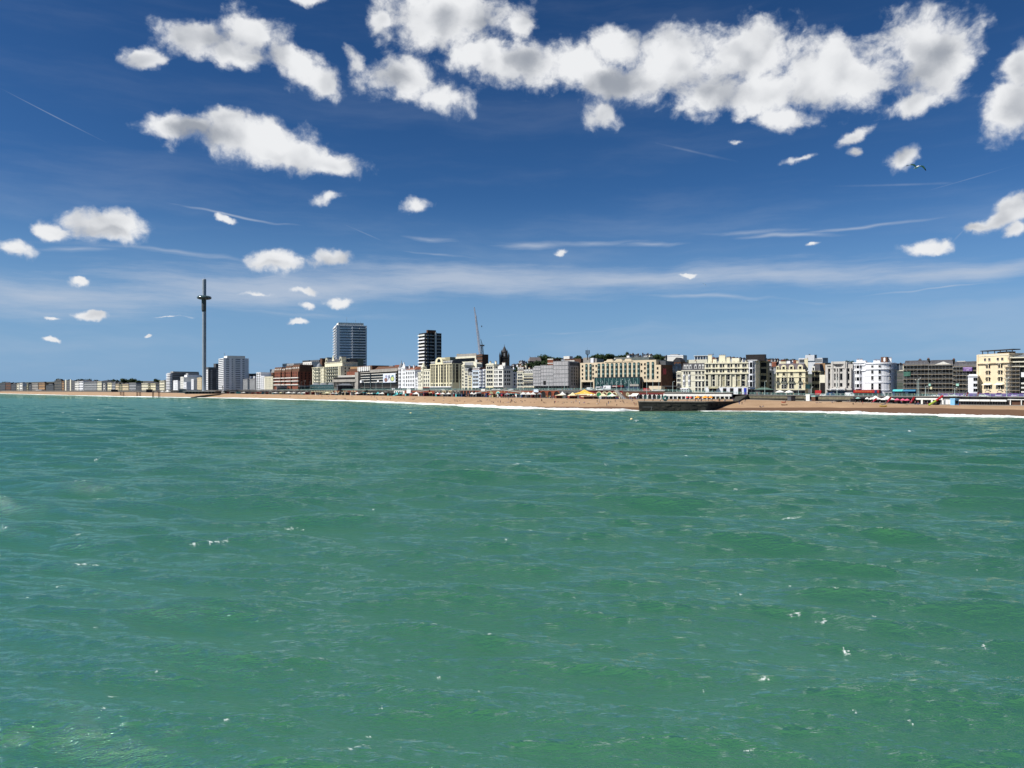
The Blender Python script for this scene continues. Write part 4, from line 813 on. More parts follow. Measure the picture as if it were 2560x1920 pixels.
m = MB(); m.tube(mid+Vector((1.3, 0, 0)), mid+Vector((1.3, 0, -10)), .06, .06, FRD, 4); m.tube((3, 0, 0), mid, .05, .05, FRD, 4); m.box(.9, 1.7, -.4, .4, mid.z-11.5, mid.z-10, FRD); m.build('hoist_cable', cr)
m = MB(); m.box(-1.5, 3.5, -2, 2, -3.5, 0, FRD); m.build('slewing_cab', cr); lattice(cr, (0, 0, -16), (0, 0, -3.5), 2.2, FRD, 8, 'mast')
base = PY(1205.5, 886, cz); cr = empty('tower_crane', tuple(base), 0, 'short dark luffing crane with a thin raised jib beside the tall white boom', 'crane')
lattice(cr, (0, 0, -8), PY(1205, 863, cz)-base, 2.0, FRD, 8, 'mast'); m = MB(); m.tube(PY(1206, 864, cz)-base, PY(1202, 848, cz)-base, .35, .2, FRD, 5); m.tube(PY(1202.4, 849, cz)-base, PY(1208, 866, cz)-base, .07, .07, FRD, 4); m.build('jib', cr)
m = MB(); m.box(-2.2, 2.2, -1, 1, 8.2, 9.6, FRD); m.tube((-1.6, 0, -4), (-.6, 0, 8), .25, .25, FRD, 4); m.tube((1.8, 0, -4), (.7, 0, 8), .25, .25, FRD, 4); m.build('slewing_frame', cr)
# ---- church tower
ch = PY(1261, 914, 900); c = empty('church_tower', (ch.x, ch.y, 10), 0, 'dark gothic church tower with a pointed spire and corner pinnacles', 'church'); ST = mat('dark_stone', (0.030,0.028,0.027), .95, .3, .4); mpp = 900/F  # one very dark stone for the church
hb = zat(893, 900)-10; hs = zat(881, 900)-10
m = MB(); m.box(-5, 5, -5, 5, 0, hb, ST); m.box(-5.4, 5.4, -5.4, 5.4, hb-.8, hb, ST); m.build('tower_wall', c)
m = MB(); m.box(-3.9, 3.9, -3.9, 3.9, hb, hs, ST); m.build('belfry', c)
m = MB(); m.lathe([(3.8, hs-.5), (3.2, hs+1.2), (.05, zat(864, 900)-10)], mat('spire_slate', (0.06,0.06,0.065), .8, .2, .4), 8); m.build('spire', c)
m = MB(); m.tube((0, 0, zat(865, 900)-10), (0, 0, zat(860, 900)-10), .12, .08, FRD, 4); m.box(-.8, .8, -.08, .08, zat(863, 900)-10, zat(862.4, 900)-10, FRD); m.build('cross', c)
for sx_ in (-1, 1):
    for sy in (-1, 1):
        m = MB(); x, y = sx_*5.1, sy*5.1; m.box(x-.9, x+.9, y-.9, y+.9, 0, hb+1, ST); m.lathe([(1.2, 0), (.05, 5)], ST, 6); 
        for i in range(len(m.V)-12, len(m.V)): vx, vy, vz = m.V[i]; m.V[i] = (vx+x, vy+y, vz+hb+1)
        m.build('pinnacle', c)
        m = MB(); x, y = sx_*3.4, sy*3.4; m.box(x-.5, x+.5, y-.5, y+.5, hb, hs+1, ST); m.tube((x, y, hs+1), (x, y, hs+3.2), .5, .05, ST, 6); m.build('pinnacle', c)
for x in (-2, 2):
    m = MB(); m.box(x-.7, x+.7, -5.1, -5.004, hb-12, hb-2.5, BLACK); m.build('lancet_opening', c)
m = MB(); m.box(-.8, .8, -4.0, -3.904, hb+1, hs-1, GREYW); m.build('lancet_opening', c)
# ------------------------------------------------------------------ terraces right of the yellow hotel
h = house(1154, 1161, 913, CREAM, 'tall narrow cream house joined to the yellow hotel', 6, 1, 1.6, d=10, name='terrace_house')
k = Bld('blank_gable_block', 'plain grey blank gable wall rising behind the small cream houses', 1162, 1183, 906, GREYW, d=10, off=18); k.body()
m = MB(); m.prof([(0, k.H-10), (5, k.H-10), (5, k.H-1.5), (3.5, k.H-.4), (0, k.H)], .2, 6, CREAM2); m.build('cream_end', k.root, (k.w+.01, 0, 0))
h = house(1161.3, 1170, 928, CREAM2, 'cream house with white shutters right of the yellow hotel', 5, 2, 1.5, d=10, name='terrace_house', roof='mansard', rh=2.5)
h = house(1170.3, 1180, 940, YEL, 'low yellow house with a slate roof between cream and pale blue houses', 4, 2, 1.4, d=10, name='terrace_house', roof='mansard', rh=3.4)
h = house(1181, 1198, 925, PBLUE, 'pale blue white house with four rows of square windows', 4, 4, 1.3, d=10, name='terrace_house', roof='mansard', rh=2.2, rcol=TILE, ground=WHT, string=True)
h = Bld('navy_bay_house', 'narrow navy blue house with white bay windows', 1198.3, 1206.5, 924, NAVY, d=10); h.body(); h.bay(h.w*.42, 3.5, h.H-.6, h.w*.75, 1.1, WHT, h.floors(5), .9, FRW); h.shopfront(3.0, NAVY, 1)
h = Bld('white_bay_house', 'narrow white house with stacked bays, right of the navy one', 1206.8, 1214.5, 923, WHT, d=10); h.body(); h.bay(h.w*.5, 3.5, h.H-.6, h.w*.8, 1.1, WHT, h.floors(5), .9, FRW); h.shopfront(3.0, NAVY, 1)
h = house(1215, 1234, 911, CREAM2, 'tall pale cream house five storeys high with paired windows', 5, 3, 1.7, d=11, name='terrace_house', chim=(1218, 1232), ground=CREAMC, tin=2)
h = Bld('corner_hotel', 'white corner hotel with curved parapets and a chimney stack', 1234.3, 1258, 922, WHT2, d=11); h.body(); h.cornice(); fl = h.floors(4, 4.0)
h.grid([h.u(p) for p in (1237.5, 1242.5)], fl, 1.2, 2.2, 'sash'); h.grid([h.u(p) for p in (1249.5, 1253)], fl, 1.6, 2.2, 'sash'); h.grid([2.2, 5, 7], fl, 1.2, 2.2, 'plain', WHT, None, 'r')
m = MB(); uu = h.u(1251); m.prof([(uu-3.2, h.H)]+[(uu+3.0*math.cos(math.pi*i/8), h.H+.8+2.2*math.sin(math.pi*i/8)) for i in range(8, -1, -1)]+[(uu+3.2, h.H)], .1, 1.2, WHT2); h.part('curved_parapet', m)
h.chimney(h.u(1250), w=3.4, h=4.8, v=4); h.chimney(h.u(1238), w=2.6, h=3.0, v=6); h.shopfront(3.2, FRD, 5); h.box('upper_storey', h.u(1237), h.w-1, 3, 10, h.H, h.H+2.6, GREYW)
h = house(1263, 1273, 930, WHT, 'white gabled house set back right of the corner hotel', 4, 2, 1.3, d=9, off=14, name='terrace_house', side=2)
h = house(1293, 1308, 929, CREAM2, 'cream house with tall chimneys and scaffolding on its lower floors', 4, 3, 1.5, d=11, roof='mansard', rh=4.0, rcol=BROWN, name='terrace_house', chim=(1294.5, 1307)); h.scaffold(3, 0, h.z(947), 0, h.w, bays=5)
h = house(1308.3, 1335, 934, CREAM, 'wide cream house half covered by scaffolding beside the grey wrapped block', 4, 6, 1.5, d=11, roof='mansard', rh=3.6, name='terrace_house', chim=(1316,)); h.scaffold(3, 0, h.z(943), 0, h.w, bays=9)
house(1277, 1292, 945, CREAM2, 'dim cream building far up the side street with scaffolding at its foot', 4, 3, 1.3, d=9, off=36, name='terrace_house', roof='mansard', rh=2)
# grey wrapped building
b = Bld('wrapped_building', 'large building wrapped in grey debris sheeting, stepped at the top', 1336, 1424, 914, SHEET, d=16); b.body()
SD = mat('sheeting_shaded_side', (0.20,0.20,0.215), .85, .12, .2, streak=.2)  # darker copy of the sheeting, with the side's shade in the colour
for i, (p0, p1, ty) in enumerate(((1336, 1354.5, 917), (1355, 1386, 912.5), (1386.5, 1424, 903.5))):
    u0, u1 = max(0, b.u(p0)), min(b.w, b.u(p1)); zt_ = b.z(ty)
    for j in range(6):
        z0, z1 = 3.8+(zt_-3.8)*j/6, 3.8+(zt_-3.8)*(j+1)/6; b.box('sheet_panel', u0+.02, u1-.02, -1.6-.12*(j % 2), -.006, z0+.05, z1-.12, SHEET)
        m = MB(); m.box(u0, u1, -1.9, -1.75, z1-.14, z1+.02, GALV); b.part('sheet_batten', m)
    for u_ in np.arange(u0, u1, 2.7): m = MB(); m.tube((u_, -1.85, 0), (u_, -1.85, zt_+.6), .05, .05, GALV, 4); b.part('scaffold_pole', m)
    if ty < 913: b.box('upper_wall', u0+.02, u1-.02, .01, 12, b.H, zt_-.2, SHEET)
b.grid([3, 6, 9, 12], b.floors(6, 4), 1.0, 1.6, 'plain', FRD, None, 'r'); b.box('side_wall_upper', b.w-6, b.w+.02, .3, 15.9, b.H-.3, b.z(907), GREYD); b.box('site_hatch', b.u(1362), b.u(1368), -1.95, -1.9, b.z(961), b.z(952), BLACK)  # the upper side wall carries its shade in the dark grey
b.shopfront(3.4, FRD, 14)
b = Bld('shaded_hotel_wing', 'wing in a dark shade colour between the grey wrapped block and the sand hotel', 1432, 1449, 907, GREYD, d=10, off=14); b.body(); b.grid([b.w*.72], b.floors(6, 4), 1.2, 1.6, 'plain', FRD)  # shaded side beside the wrapped block, shade put into dark grey walls
k = Bld('brick_roof_block', 'small red brick block with white bands above the wrapped building', 1369, 1383, 897, BRICK, d=9, off=60); k.body(); k.box('white_band', 0, k.w, -.2, -.004, k.H-4, k.H-3.4, WHT2); k.box('white_band', 0, k.w, -.2, -.004, k.H-.7, k.H, WHT2)
k = Bld('flat_roofed_block', 'long low brown block with a white window strip above the wrapped building', 1411, 1452, 897, BROWN, d=12, off=110); k.body(); k.box('window_strip', 0, k.w*.62, -.2, -.004, k.H-3.6, k.H-1.4, WHT2); k.box('roof_room', -2, 4, 2, 8, k.H, k.H+2.6, WHT2); k.grid(k.evenc(6, 1, k.w*.4), [(k.H-3.3, 1.5)], 1.3, 1.5, 'plain', FRD)
k = Bld('roof_terrace_block', 'pale block with a white cabin and phone aerials above the sand hotel', 1458, 1492, 897, CONC, d=12, off=80); k.body(); k.box('white_cabin', k.w*.58, k.w*.8, -1, 5, k.H-5, k.H+.6, WHT); k.box('roof_rail', 0, k.w*.5, 0, .1, k.H, k.H+1.1, CONC)
am = PY(1469, 897, 640); a_ = empty('phone_mast', tuple(am), 0, 'phone mast with a crown of upright aerials on a roof', 'mast'); m = MB(); m.tube((0, 0, -1), (0, 0, 4), .5, .35, FRD); m.build('pole', a_)
for i in range(8):
    q = i*math.pi/4; m = MB(); m.tube((0, 0, 2.5), (1.5*math.cos(q), 1.5*math.sin(q), 4.2), .12, .12, FRD, 4); m.box(1.5*math.cos(q)-.16, 1.5*math.cos(q)+.16, 1.5*math.sin(q)-.16, 1.5*math.sin(q)+.16, 4, 7.2, FRD); m.build('aerial', a_)
m = MB(); m.tube((0, 0, 4), (0, 0, 9.5), .08, .05, FRD, 4); m.build('lightning_rod', a_)
# ---- sand coloured hotel with glass bays
b = Bld('glass_bay_hotel', 'wide sand coloured hotel with tall green glass bays, arched parapets and a glass entrance', 1450.5, 1652, 905, SAND, d=17, Za=572, Zb=528, zb=9.9)
ct = mat('hotel_stone', (0.62,0.52,0.37), .8, .05, .2); b.wall = ct
zl = b.z(907, 1470); zr_ = b.z(901, 1640); zc1 = b.z(904, 1540); ue = b.u(1640)
b.box('wall', 0, b.u(1483), 0, 16, b.z(955, 1467), zl, ct); b.box('wall', b.u(1483)+.0, b.u(1604), -.0, 16, 0, zl+.02, ct); b.box('wall', b.u(1604)+.0, ue, 0, 16, b.z(955, 1620), zr_, ct); b.box('wall', ue, b.w, 0.003, 16, b.z(955, 1620), b.z(912, 1646), ct)
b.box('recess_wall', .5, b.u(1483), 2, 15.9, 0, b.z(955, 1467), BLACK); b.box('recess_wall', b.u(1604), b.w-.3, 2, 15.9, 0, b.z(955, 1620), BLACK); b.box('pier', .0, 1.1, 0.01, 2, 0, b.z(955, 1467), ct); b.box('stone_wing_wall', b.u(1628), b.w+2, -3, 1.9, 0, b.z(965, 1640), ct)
b.box('upper_wall', b.u(1510), b.u(1640), .004, 14, zl+.02, b.z(901, 1580), ct)
for c0, c1 in ((1515.5, 1533.5), (1538, 1556.5), (1561, 1580)):
    m = MB(); ua, ub = b.u(c0), b.u(c1); z0 = b.z(905, 1545); r_ = (ub-ua)/2; h_ = b.z(897.5, 1545)-z0
    m.prof([(ua-1, z0)]+[((ua+ub)/2+r_*math.cos(math.pi*i/10), z0+h_*min(1, 1.25*math.sin(math.pi*i/10))) for i in range(10, -1, -1)]+[(ub+1, z0)], -.35, 1.2, ct); b.part('arched_parapet', m)
m = MB(); ua, ub = b.u(1522), b.u(1618); z0, z1 = b.z(903, 1560), b.z(893, 1570)
m.add([(ua,2,z0),(ub,2,z0),(ub,15,z0),(ua,15,z0),(ua+2,6,z1),(ub-2,6,z1),(ub-2,11,z1),(ua+2,11,z1)], [(0,1,5,4),(1,2,6,5),(2,3,7,6),(3,0,4,7),(4,5,6,7)], mat('green_slate', (0.075,0.09,0.085), .8, .2, .5)); b.part('roof', m)
b.box('roof_screen', b.u(1524), b.u(1566), 6, 7, z1-2, b.z(893.5, 1545), WHT2); b.box('rear_block', b.u(1640), b.w+1.5, 4, 15.8, b.z(912, 1646), b.z(902, 1646), GREYD)
def bayglass(px, wpx, y0, y1, n=3):
    ua, ub = b.u(px-wpx/2), b.u(px+wpx/2); z0, z1 = b.z(y1, px), b.z(y0, px)
    m = MB(); m.prism([(ua, -.004), (ua+.5, -.55), (ub-.5, -.55), (ub, -.004)], z0, z1, TGLASS); o = b.part('glass_bay', m); hh = (z1-z0)/(2*n-1+.6)
    for i in range(n):
        z_ = z0+(z1-z0)*(i+.62)/n; q = MB(); q.prism([(ua+.02, -.03), (ua+.48, -.6), (ub-.48, -.6), (ub-.02, -.03)], z_, z_+(z1-z0)/n*.36, mat('pale_green_spandrel', (0.13,0.21,0.20), .4, .15, .5, spec=.5)); q.build('spandrel', o)
        q = MB(); q.box((ua+ub)/2-.07, (ua+ub)/2+.07, -.68, -.56, z_-(z1-z0)/n*.6, z_, FRD); q.build('mullion', o)
    q = MB(); q.lathe([((ub-ua)/2, 0), ((ub-ua)/2+.28, 0)], ct, 10, 0, 0, 0, math.pi)
    for i in range(len(q.V)): x, y, z = q.V[i]; q.V[i] = ((ua+ub)/2+x, -.12, z1+y*.7)
    q.add([((ua+ub)/2+(ub-ua)/2*math.cos(i*math.pi/8), -.05, z1+(ub-ua)/2*.7*math.sin(i*math.pi/8)) for i in range(9)], [tuple(range(8, -1, -1))], TGLASS); q.build('arch_head', o)
for px, y0, y1 in ((1466.3, 912.5, 948.5), (1476.5, 912.5, 948.5), (1620.4, 907, 946.5), (1632.3, 907, 946.5)): bayglass(px, 6.6, y0, y1)
for i in range(10): bayglass(1497.2+i*11.05, 7.0, 911.5-i*.35, 943, 3)
for px, ys in ((1456.2, (916, 926, 936, 946)), (1482.8, (915, 925, 935, 945)), (1490.5, (915, 930)), (1603.7, (911.5, 928)), (1612.3, (911, 921, 933, 944)), (1644, (921, 932, 943.5))):
    for y in ys: b.win(b.u(px), b.z(y+2.4, px), 1.1, 1.5, 'plain', ct)
g0, g1 = b.u(1492), b.u(1604.5); zt_ = b.z(943.5, 1550)
b.box('glass_front', g0, g1, -2.6, -.005, 3.9, zt_, TGLASS); b.box('glass_front_frame', g0-.3, g0, -2.8, -.005, 0, zt_+.2, FRD); b.box('glass_front_frame', g1, g1+.3, -2.8, -.005, 0, zt_+.2, FRD); b.box('glass_front_frame', g0, g1, -2.8, -2.61, zt_-.25, zt_+.2, FRD)
b.box('dark_glass_band', g0, g1, -2.5, -.006, 0.02, 3.9, BGLASS)
for i in range(11): u_ = g0+(g1-g0)*(i+.5)/11; b.box('mullion', u_-.08, u_+.08, -2.75, -2.61, 0, zt_-.25, TURQ)
BIRDM = mat('etched_white', (0.42,0.50,0.50), .6, .1, 1)
for i in range(9):
    u_ = g0+(g1-g0)*(i+.7)/9.6; z_ = 6.2+.5*math.sin(i*2.3); m = MB()
    for (x0, z0, x1, z1) in ((-1.0, -1.2, .1, .9), (.1, .9, .9, -1.0), (-.5, .1, .6, .2), (.1, .9, -.5, 1.7), (-.2, -1.2, .5, -.1)): m.tube((u_+x0, -2.68, z_+z0), (u_+x1, -2.68, z_+z1), .09, .07, BIRDM, 4)
    b.part('etched_figure', m)
b.box('pale_panel', b.u(1580), b.u(1602), -2.95, -2.81, b.z(965.5, 1590), b.z(960.5, 1590), CONC); b.box('entrance_canopy', b.u(1538), b.u(1566), -4.6, -2.62, 3.3, 4.4, DRED)
b.box('canopy_lettering', b.u(1540), b.u(1552), -4.7, -4.6, 3.6, 3.95, WHT2)
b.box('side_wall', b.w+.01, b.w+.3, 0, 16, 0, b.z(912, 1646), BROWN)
b.box('red_sign', b.w+.301, b.w+.5, 2.2, 6.6, b.z(936, 1652), b.z(921, 1652), REDP); b.grid([9.5, 13], [b.z(y, 1652) for y in (944, 933, 921)], 1.4, 1.6, 'plain', FRD, None, 'r')
b.box('door_glass', b.w+.31, b.w+.4, 8, 15, .5, 3.6, GLASS)
# ---- dark gothic glazed building and the white box behind
b = Bld('gothic_arched_building', 'dark brown building with a tall arched gable and blue arched windows behind the sand hotel', 1676, 1702, 905, BROWN, d=14, off=26); b.body()
m = MB(); ua, ub = b.u(1683), b.u(1702); m.prof([(ua, b.H)]+[((ua+ub)/2+(ub-ua)/2*math.cos(math.pi*i/8)*(.75 if 1 < i < 7 else 1), b.H+3.2*math.sin(math.pi*i/8)) for i in range(8, -1, -1)]+[(ub, b.H)], -.2, 8, FRD); b.part('arched_gable', m)
b.grid([b.u(p) for p in (1682, 1691, 1699)], [(b.z(y), 4.5) for y in (930, 946)], 2.2, 4.5, 'arch', FRD, BGLASS)
k = Bld('white_box_building', 'large windowless white box building behind the arched gable', 1668, 1708, 888, WHT2, d=9, off=85); k.body(); k.box('parapet', 0, k.w, -.2, .0, k.H-.8, k.H, WHT); k.box('rooflight', k.w*.1, k.w*.6, 3, 8, k.H, k.H+.8, CONC)
k = Bld('glazed_penthouse', 'pale block with a turquoise glazed rooftop storey behind the slate mansard', 1722, 1768, 899, CREAM2, d=10, off=40); k.body(); k.box('glazed_storey', k.w*.3, k.w*.9, 1, 8, k.H, k.z(890), BGLASS); k.box('flat_roof', k.w*.25, k.w+1, .2, 9, k.z(890), k.z(889), WHT2)
for q in (.3, .45, .6, .75, .9): k.box('post', k.w*q, k.w*q+.25, .7, .99, k.H, k.z(890), WHT)
m = MB(); m.tube((k.w*.42, 3, k.z(889)), (k.w*.42, 3, k.z(878)), .1, .06, STEEL, 4); m.tube((k.w*1.25, 3, k.H), (k.w*1.25, 3, k.z(882)), .12, .1, FRD, 4); m.box(k.w*1.2, k.w*1.3, 2.9, 3.1, k.z(887), k.z(886), FRD); k.part('aerial', m)
# ---- long cream hotel row
h = house(1691.5, 1703, 930, CREAM2, 'low cream annexe of three storeys left of the slate mansard row', 3, 2, 1.5, d=9, off=4, name='hotel_annexe', gl=GLASS); h.box('awning_roof', -9, h.w+1, -2.4, -.5, 4.0, 4.6, FRD)
b = Bld('mansard_hotel', 'pale cream hotel row with white arched dormers in a slate mansard', 1704, 1762, 926, CREAM2, d=12, off=1); b.body(); b.cornice(proj=.35)
hm = b.z(908)-b.H; b.mansard(hm, 1.5, SLATE)
for px in (1711.8, 1718.3, 1725.5, 1738.3, 1749, 1757.3): b.dormer(b.u(px), b.H+hm*.2, 1.1, hm*.5, None, FRW, .3)
b.chimney(b.u(1734), w=1.3, h=2.4, z=b.H+hm*.8)
fl = [(b.z(y), hh) for y, hh in ((934.5, 1.6), (949, 2.6), (963.5, 2.8))]
b.grid([b.u(p) for p in (1711, 1717, 1724)], fl[:1], 1.0, 1.6, 'sash'); 
for px in (1710.5, 1723.5): b.bay(b.u(px), b.z(965), b.z(937.5), 1.9, .6, WHT, [(b.z(949), 2.3), (b.z(963.5), 2.5)])
for px in (1741, 1749, 1758): b.win(b.u(px), b.z(934.5), 1.2, 1.7, 'sash'); b.win(b.u(px), b.z(947), 1.2, 1.7, 'sash'); b.win(b.u(px), b.z(966.5), 1.15, 3.2, 'hood'); b.win(b.u(px), b.z(978.5), 1.3, 2.2, 'sash')
b.box('string_course', 0, b.w, -.25, -.004, b.z(952.5), b.z(951.8), CREAM2); b.box('string_course', 0, b.w, -.25, -.004, b.z(937), b.z(936.5), CREAM2)
m = MB(); u0, u1 = b.u(1706), b.u(1726); m.box(u0, u1, -4, -.4, 0, 3.4, WHT); o = b.part('glazed_porch', m)
for i in range(5):
    for zz in (.8, 2.0): ob('window', win_mesh(.7, .8, 'plain', WHT), o, (u0+(u1-u0)*(i+.5)/5, -4.004, zz))
b = Bld('long_cream_hotel', 'longest cream hotel with pilasters, deep cornices and a white ground floor', 1762.3, 1869.5, 908, CREAM, d=13); zt_ = b.z(907); b.H = zt_; b.body()
b.cornice(b.z(920), .8, .5); b.cornice(b.z(932.5), 1.2, .7); b.cornice(zt_, .5, .5); b.cornice(b.z(967), .5, .3)
for i in range(11): u_ = b.w*(i+.5)/11; b.box('parapet_pier', u_-.35, u_+.35, -.3, .4, zt_+.12, zt_+1.2, CREAM)
for px in (1772.7, 1776, 1789.8, 1793.5, 1802, 1814, 1827, 1839, 1852, 1865.5): b.box('pilaster', b.u(px)-.38, b.u(px)+.38, -.75, -.004, b.z(966.5), b.z(933.4), CREAM)
for i, px in enumerate((1767.8, 1784.3, 1802, 1821.3, 1839.8, 1858.5)):
    st = 'sash'
    b.win(b.u(px), b.z(917.5), 1.25, 1.7, st); b.win(b.u(px), b.z(930.3), 1.25, 1.9, st); b.win(b.u(px), b.z(948.7), 1.3, 3.2, st); b.win(b.u(px), b.z(965.2), 1.3, 3.2, st); b.win(b.u(px), b.z(979.5), 1.4, 2.8, 'sash', WHT)
for i, px in enumerate((1774.5, 1791.8, 1808.7, 1828.5, 1847, 1864.5)):
    b.win(b.u(px), b.z(917.5), .8, 1.7, 'plain', CREAM); b.win(b.u(px), b.z(930.3), .8, 1.9, 'plain', CREAM)
    if i < 2 or i == 5: b.win(b.u(px)-.1, b.z(948.7), .8, 3.0, 'plain', CREAM); b.win(b.u(px)-.1, b.z(965.2), .8, 3.0, 'plain', CREAM)
for px in (1812, 1849): # loggias as olive panels set on the wall
    uu = b.u(px); 
    for y0, y1 in ((949.5, 937.5), (966, 952.5)): b.box('loggia', uu-1.35, uu+1.35, -.10, -.005, b.z(y0), b.z(y1), OLIVE); b.box('loggia_rail', uu-1.35, uu+1.35, -.5, -.11, b.z(y0), b.z(y0)+.25, CREAM)
b.box('white_ground_floor', 0, b.w, -.45, -.005, 0, b.z(967.4), WHT)
for px in (1777, 1787, 1812, 1829.5, 1850): b.box('dark_entrance', b.u(px)-1.1, b.u(px)+1.1, -.6, -.46, .1, b.z(970.5), BLACK)
b.box('blue_hoarding', b.u(1862), b.w-.2, -2.8, -2.4, 0, b.z(970), mat('blue_hoarding', (0.02,0.05,0.42), .6, .08, .5)); b.awning(b.u(1773), b.u(1797), b.z(968), OLIVE, 2.6, .6)
for px, ww_, hh in ((1768, 2.6, 5.5), (1799, 4.0, 5.2), (1814, 2.2, 3.6), (1780, 2.4, 2.6)): b.chimney(b.u(px), w=ww_, h=hh, v=7, pots=4)
b.box('roof_room', b.u(1825), b.u(1843), 6, 11, zt_, zt_+3.2, CREAM2)
b2 = Bld('corner_bay_hotel', 'white round cornered bay tower with grey shaded side wall and a black rooftop box', 1870, 1888, 902, WHT, d=10, Za=ZF(1870), Zb=ZF(1888), zb=8.0); b2.body(); fl2 = [(b2.z(y), 2.8) for y in (966, 950, 933.5, 917.5)]
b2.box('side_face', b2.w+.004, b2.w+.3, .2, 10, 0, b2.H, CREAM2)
b2.bay(b2.w*.48, b2.z(967.5), b2.H+.1, b2.w*.98, 1.3, WHT, fl2, 1.0, FRD); b2.cornice(b2.H+.4, 1.5, .3)
for v in (1.5, 3.6, 6, 8.4): 
    for z_, hh in fl2: b2.win(v, z_, .85, hh, 'plain', CREAM2, None, 'r')
b2.shopfront(3.8, FRD, 2)
b2.box('rooftop_box', -2.2, b2.w+5.2, 4, 9, b2.H, b2.z(886.3), mat('black_louvres', (0.016,0.012,0.012), .6, .3, 1)); b2.box('rooftop_box_cap', -2.3, b2.w+5.3, 3.9, 9.1, b2.z(886.3), b2.z(885.6), GREYD)
k = Bld('side_street_wing', 'lower cream wing down the side street right of the white bay tower', 1919, 1930, 926, CREAM2, d=9, off=22); k.body(); k.grid(k.evenc(4), k.floors(4), .9, 1.9, 'plain', CREAM2)
k = Bld('side_street_wing', 'shaded olive cream wall turning up the side street beside the white bay tower', 1899, 1919, 903, OLIVE, d=8, off=12); k.body(); k.cornice(); k.grid(k.evenc(4), [(k.z(y), 2.8) for y in (966, 950, 933.5, 917.5)], .9, 2.6, 'plain', CREAM2)  # cream side wall with its shade put into the olive colour
# ---- yellow corner hotel
b = Bld('yellow_corner_hotel', 'yellow corner hotel with arched dormers, iron balconies and a rust stain', 1940, 2013, 928.5, YEL, d=10); b.body(); b.cornice(proj=.6, th=.4); b.cornice(b.z(942.5), .3, .25, name='string_course'); b.cornice(b.z(956.3), .3, .2, name='string_course')
b.box('parapet', 0, b.w, -.05, .5, b.H+.12, b.z(924), YEL); hm = b.z(909)-b.H; b.mansard(hm, 2.2, mat('purple_slate', (0.14,0.12,0.13), .8, .2, .5), .6, b.w-.3, b.H+.13)
for px, w_ in ((1944.5, .9), (1959, 1.5), (1978.3, 1.5), (2000.5, 1.6)):
    uu = b.u(px); m = MB(); m.prof([(uu-w_, b.z(923.8)), (uu+w_, b.z(923.8)), (uu+w_, b.z(917))]+[(uu+w_*math.cos(math.pi*i/8), b.z(917)+w_*.85*math.sin(math.pi*i/8)) for i in range(1, 9)], -.06, 1.6, YEL); o = b.part('dormer', m); ob('window', win_mesh(w_*.95, 1.5, 'plain', YEL), o, (uu, -.065, b.z(922.5)))
for px in (1959.5, 1978.7, 2000.7): b.win(b.u(px), b.z(937.6), 1.3, 1.8, 'hood', YEL)
b.win(b.u(1944.5), b.z(937.6), .8, 1.6, 'plain', YEL)
for px in (1956.5, 1963, 1975.5, 1982, 2000.3): b.win(b.u(px), b.z(953.5), 1.0, 2.4, 'arch', WHT2 if px < 1990 else FRD); b.win(b.u(px), b.z(970.5), 1.05, 2.5 if px > 1970 else 2.0, 'sash')
for px in (1943.2, 1947): b.win(b.u(px), b.z(953.5), .6, 2.4, 'arch', YEL); b.win(b.u(px), b.z(970.5), .6, 2.0, 'plain', YEL)
for px, ww_ in ((1944.5, 2.0), (1960, 3.4), (1979, 3.6), (2000.5, 2.2)): b.balcony(b.u(px), b.z(957), ww_, .9, CREAM2, RAILD, h=.9)
b.box('drain_pipe', b.u(1967.2)-.1, b.u(1967.2)+.1, -.3, -.004, b.z(969), b.z(925), FRD)
RS = mat('rust_stain', (0.50,0.22,0.06), .85, .25, 1.5); m = MB(); m.add([(b.u(2007.6),-.012,b.z(950)),(b.u(2008.6),-.012,b.z(950)),(b.u(2011),-.012,b.z(958)),(b.u(2010),-.012,b.z(970)),(b.u(2008.8),-.012,b.z(969)),(b.u(2009.2),-.012,b.z(958))], [(0,5,4,3,2,1)], RS); b.part('rust_stain', m)
b.shopfront(b.z(975), FRD, 7); b.chimney(b.u(1953.5), w=3.4, h=4.8, v=5, z=b.H+1.5); b.chimney(b.u(1991), w=1.3, h=3.6, v=3, z=b.H+hm*.6, pots=2)
b.grid([2.2, 5.2, 7.6], [(b.z(y), 2.2) for y in (970, 953.5, 938)], 1.1, 2.2, 'sash', OLIVE, None, 'r'); b.box('corner_window_box', b.w+.005, b.w+2.6, .4, 4.6, b.z(972), b.z(961), TGLASS)  # side window frames take the olive shade tone
b.chimney(b.w-.4, w=2.0, h=6.6, v=5.5, z=b.H+1.2, pots=2)
k = Bld('shaded_side_house', 'house with its shade in olive walls and a dormer behind the yellow corner hotel', 2030, 2050, 928, OLIVE, d=9, off=13); k.body(); k.cornice(); k.mansard(4.6, 1.6, SLATE); k.dormer(k.w*.16, k.H+.4, 1.5, 2.2, None, WHT2); k.grid([k.w*.15, k.w*.5, k.w*.82], [(k.z(y), 2.3) for y in (970, 953, 937)], 1.2, 2.3, 'plain', OLIVE)  # shaded side of the yellow hotel, shade put into olive walls
k = Bld('brown_party_wall', 'plain tan brown party wall between the olive house and the grey cinema', 2037, 2063, 908, BROWNL, d=9, off=30); k.body(); k.box('white_notice', k.w*.45, k.w*.62, -.1, -.004, k.z(921), k.z(914), CREAM2)
k = Bld('low_beige_front', 'low beige building with a dark shop entrance left of the grey cinema', 2049, 2062.5, 937, CREAM2, d=10, off=5); k.body(); k.box('dark_entrance', .4, k.w-.1, -.5, -.004, 0, k.z(957), BLACK); k.box('red_shop_sign', -2.4, 1.3, -1.2, -.5, 1, 3.8, REDP)
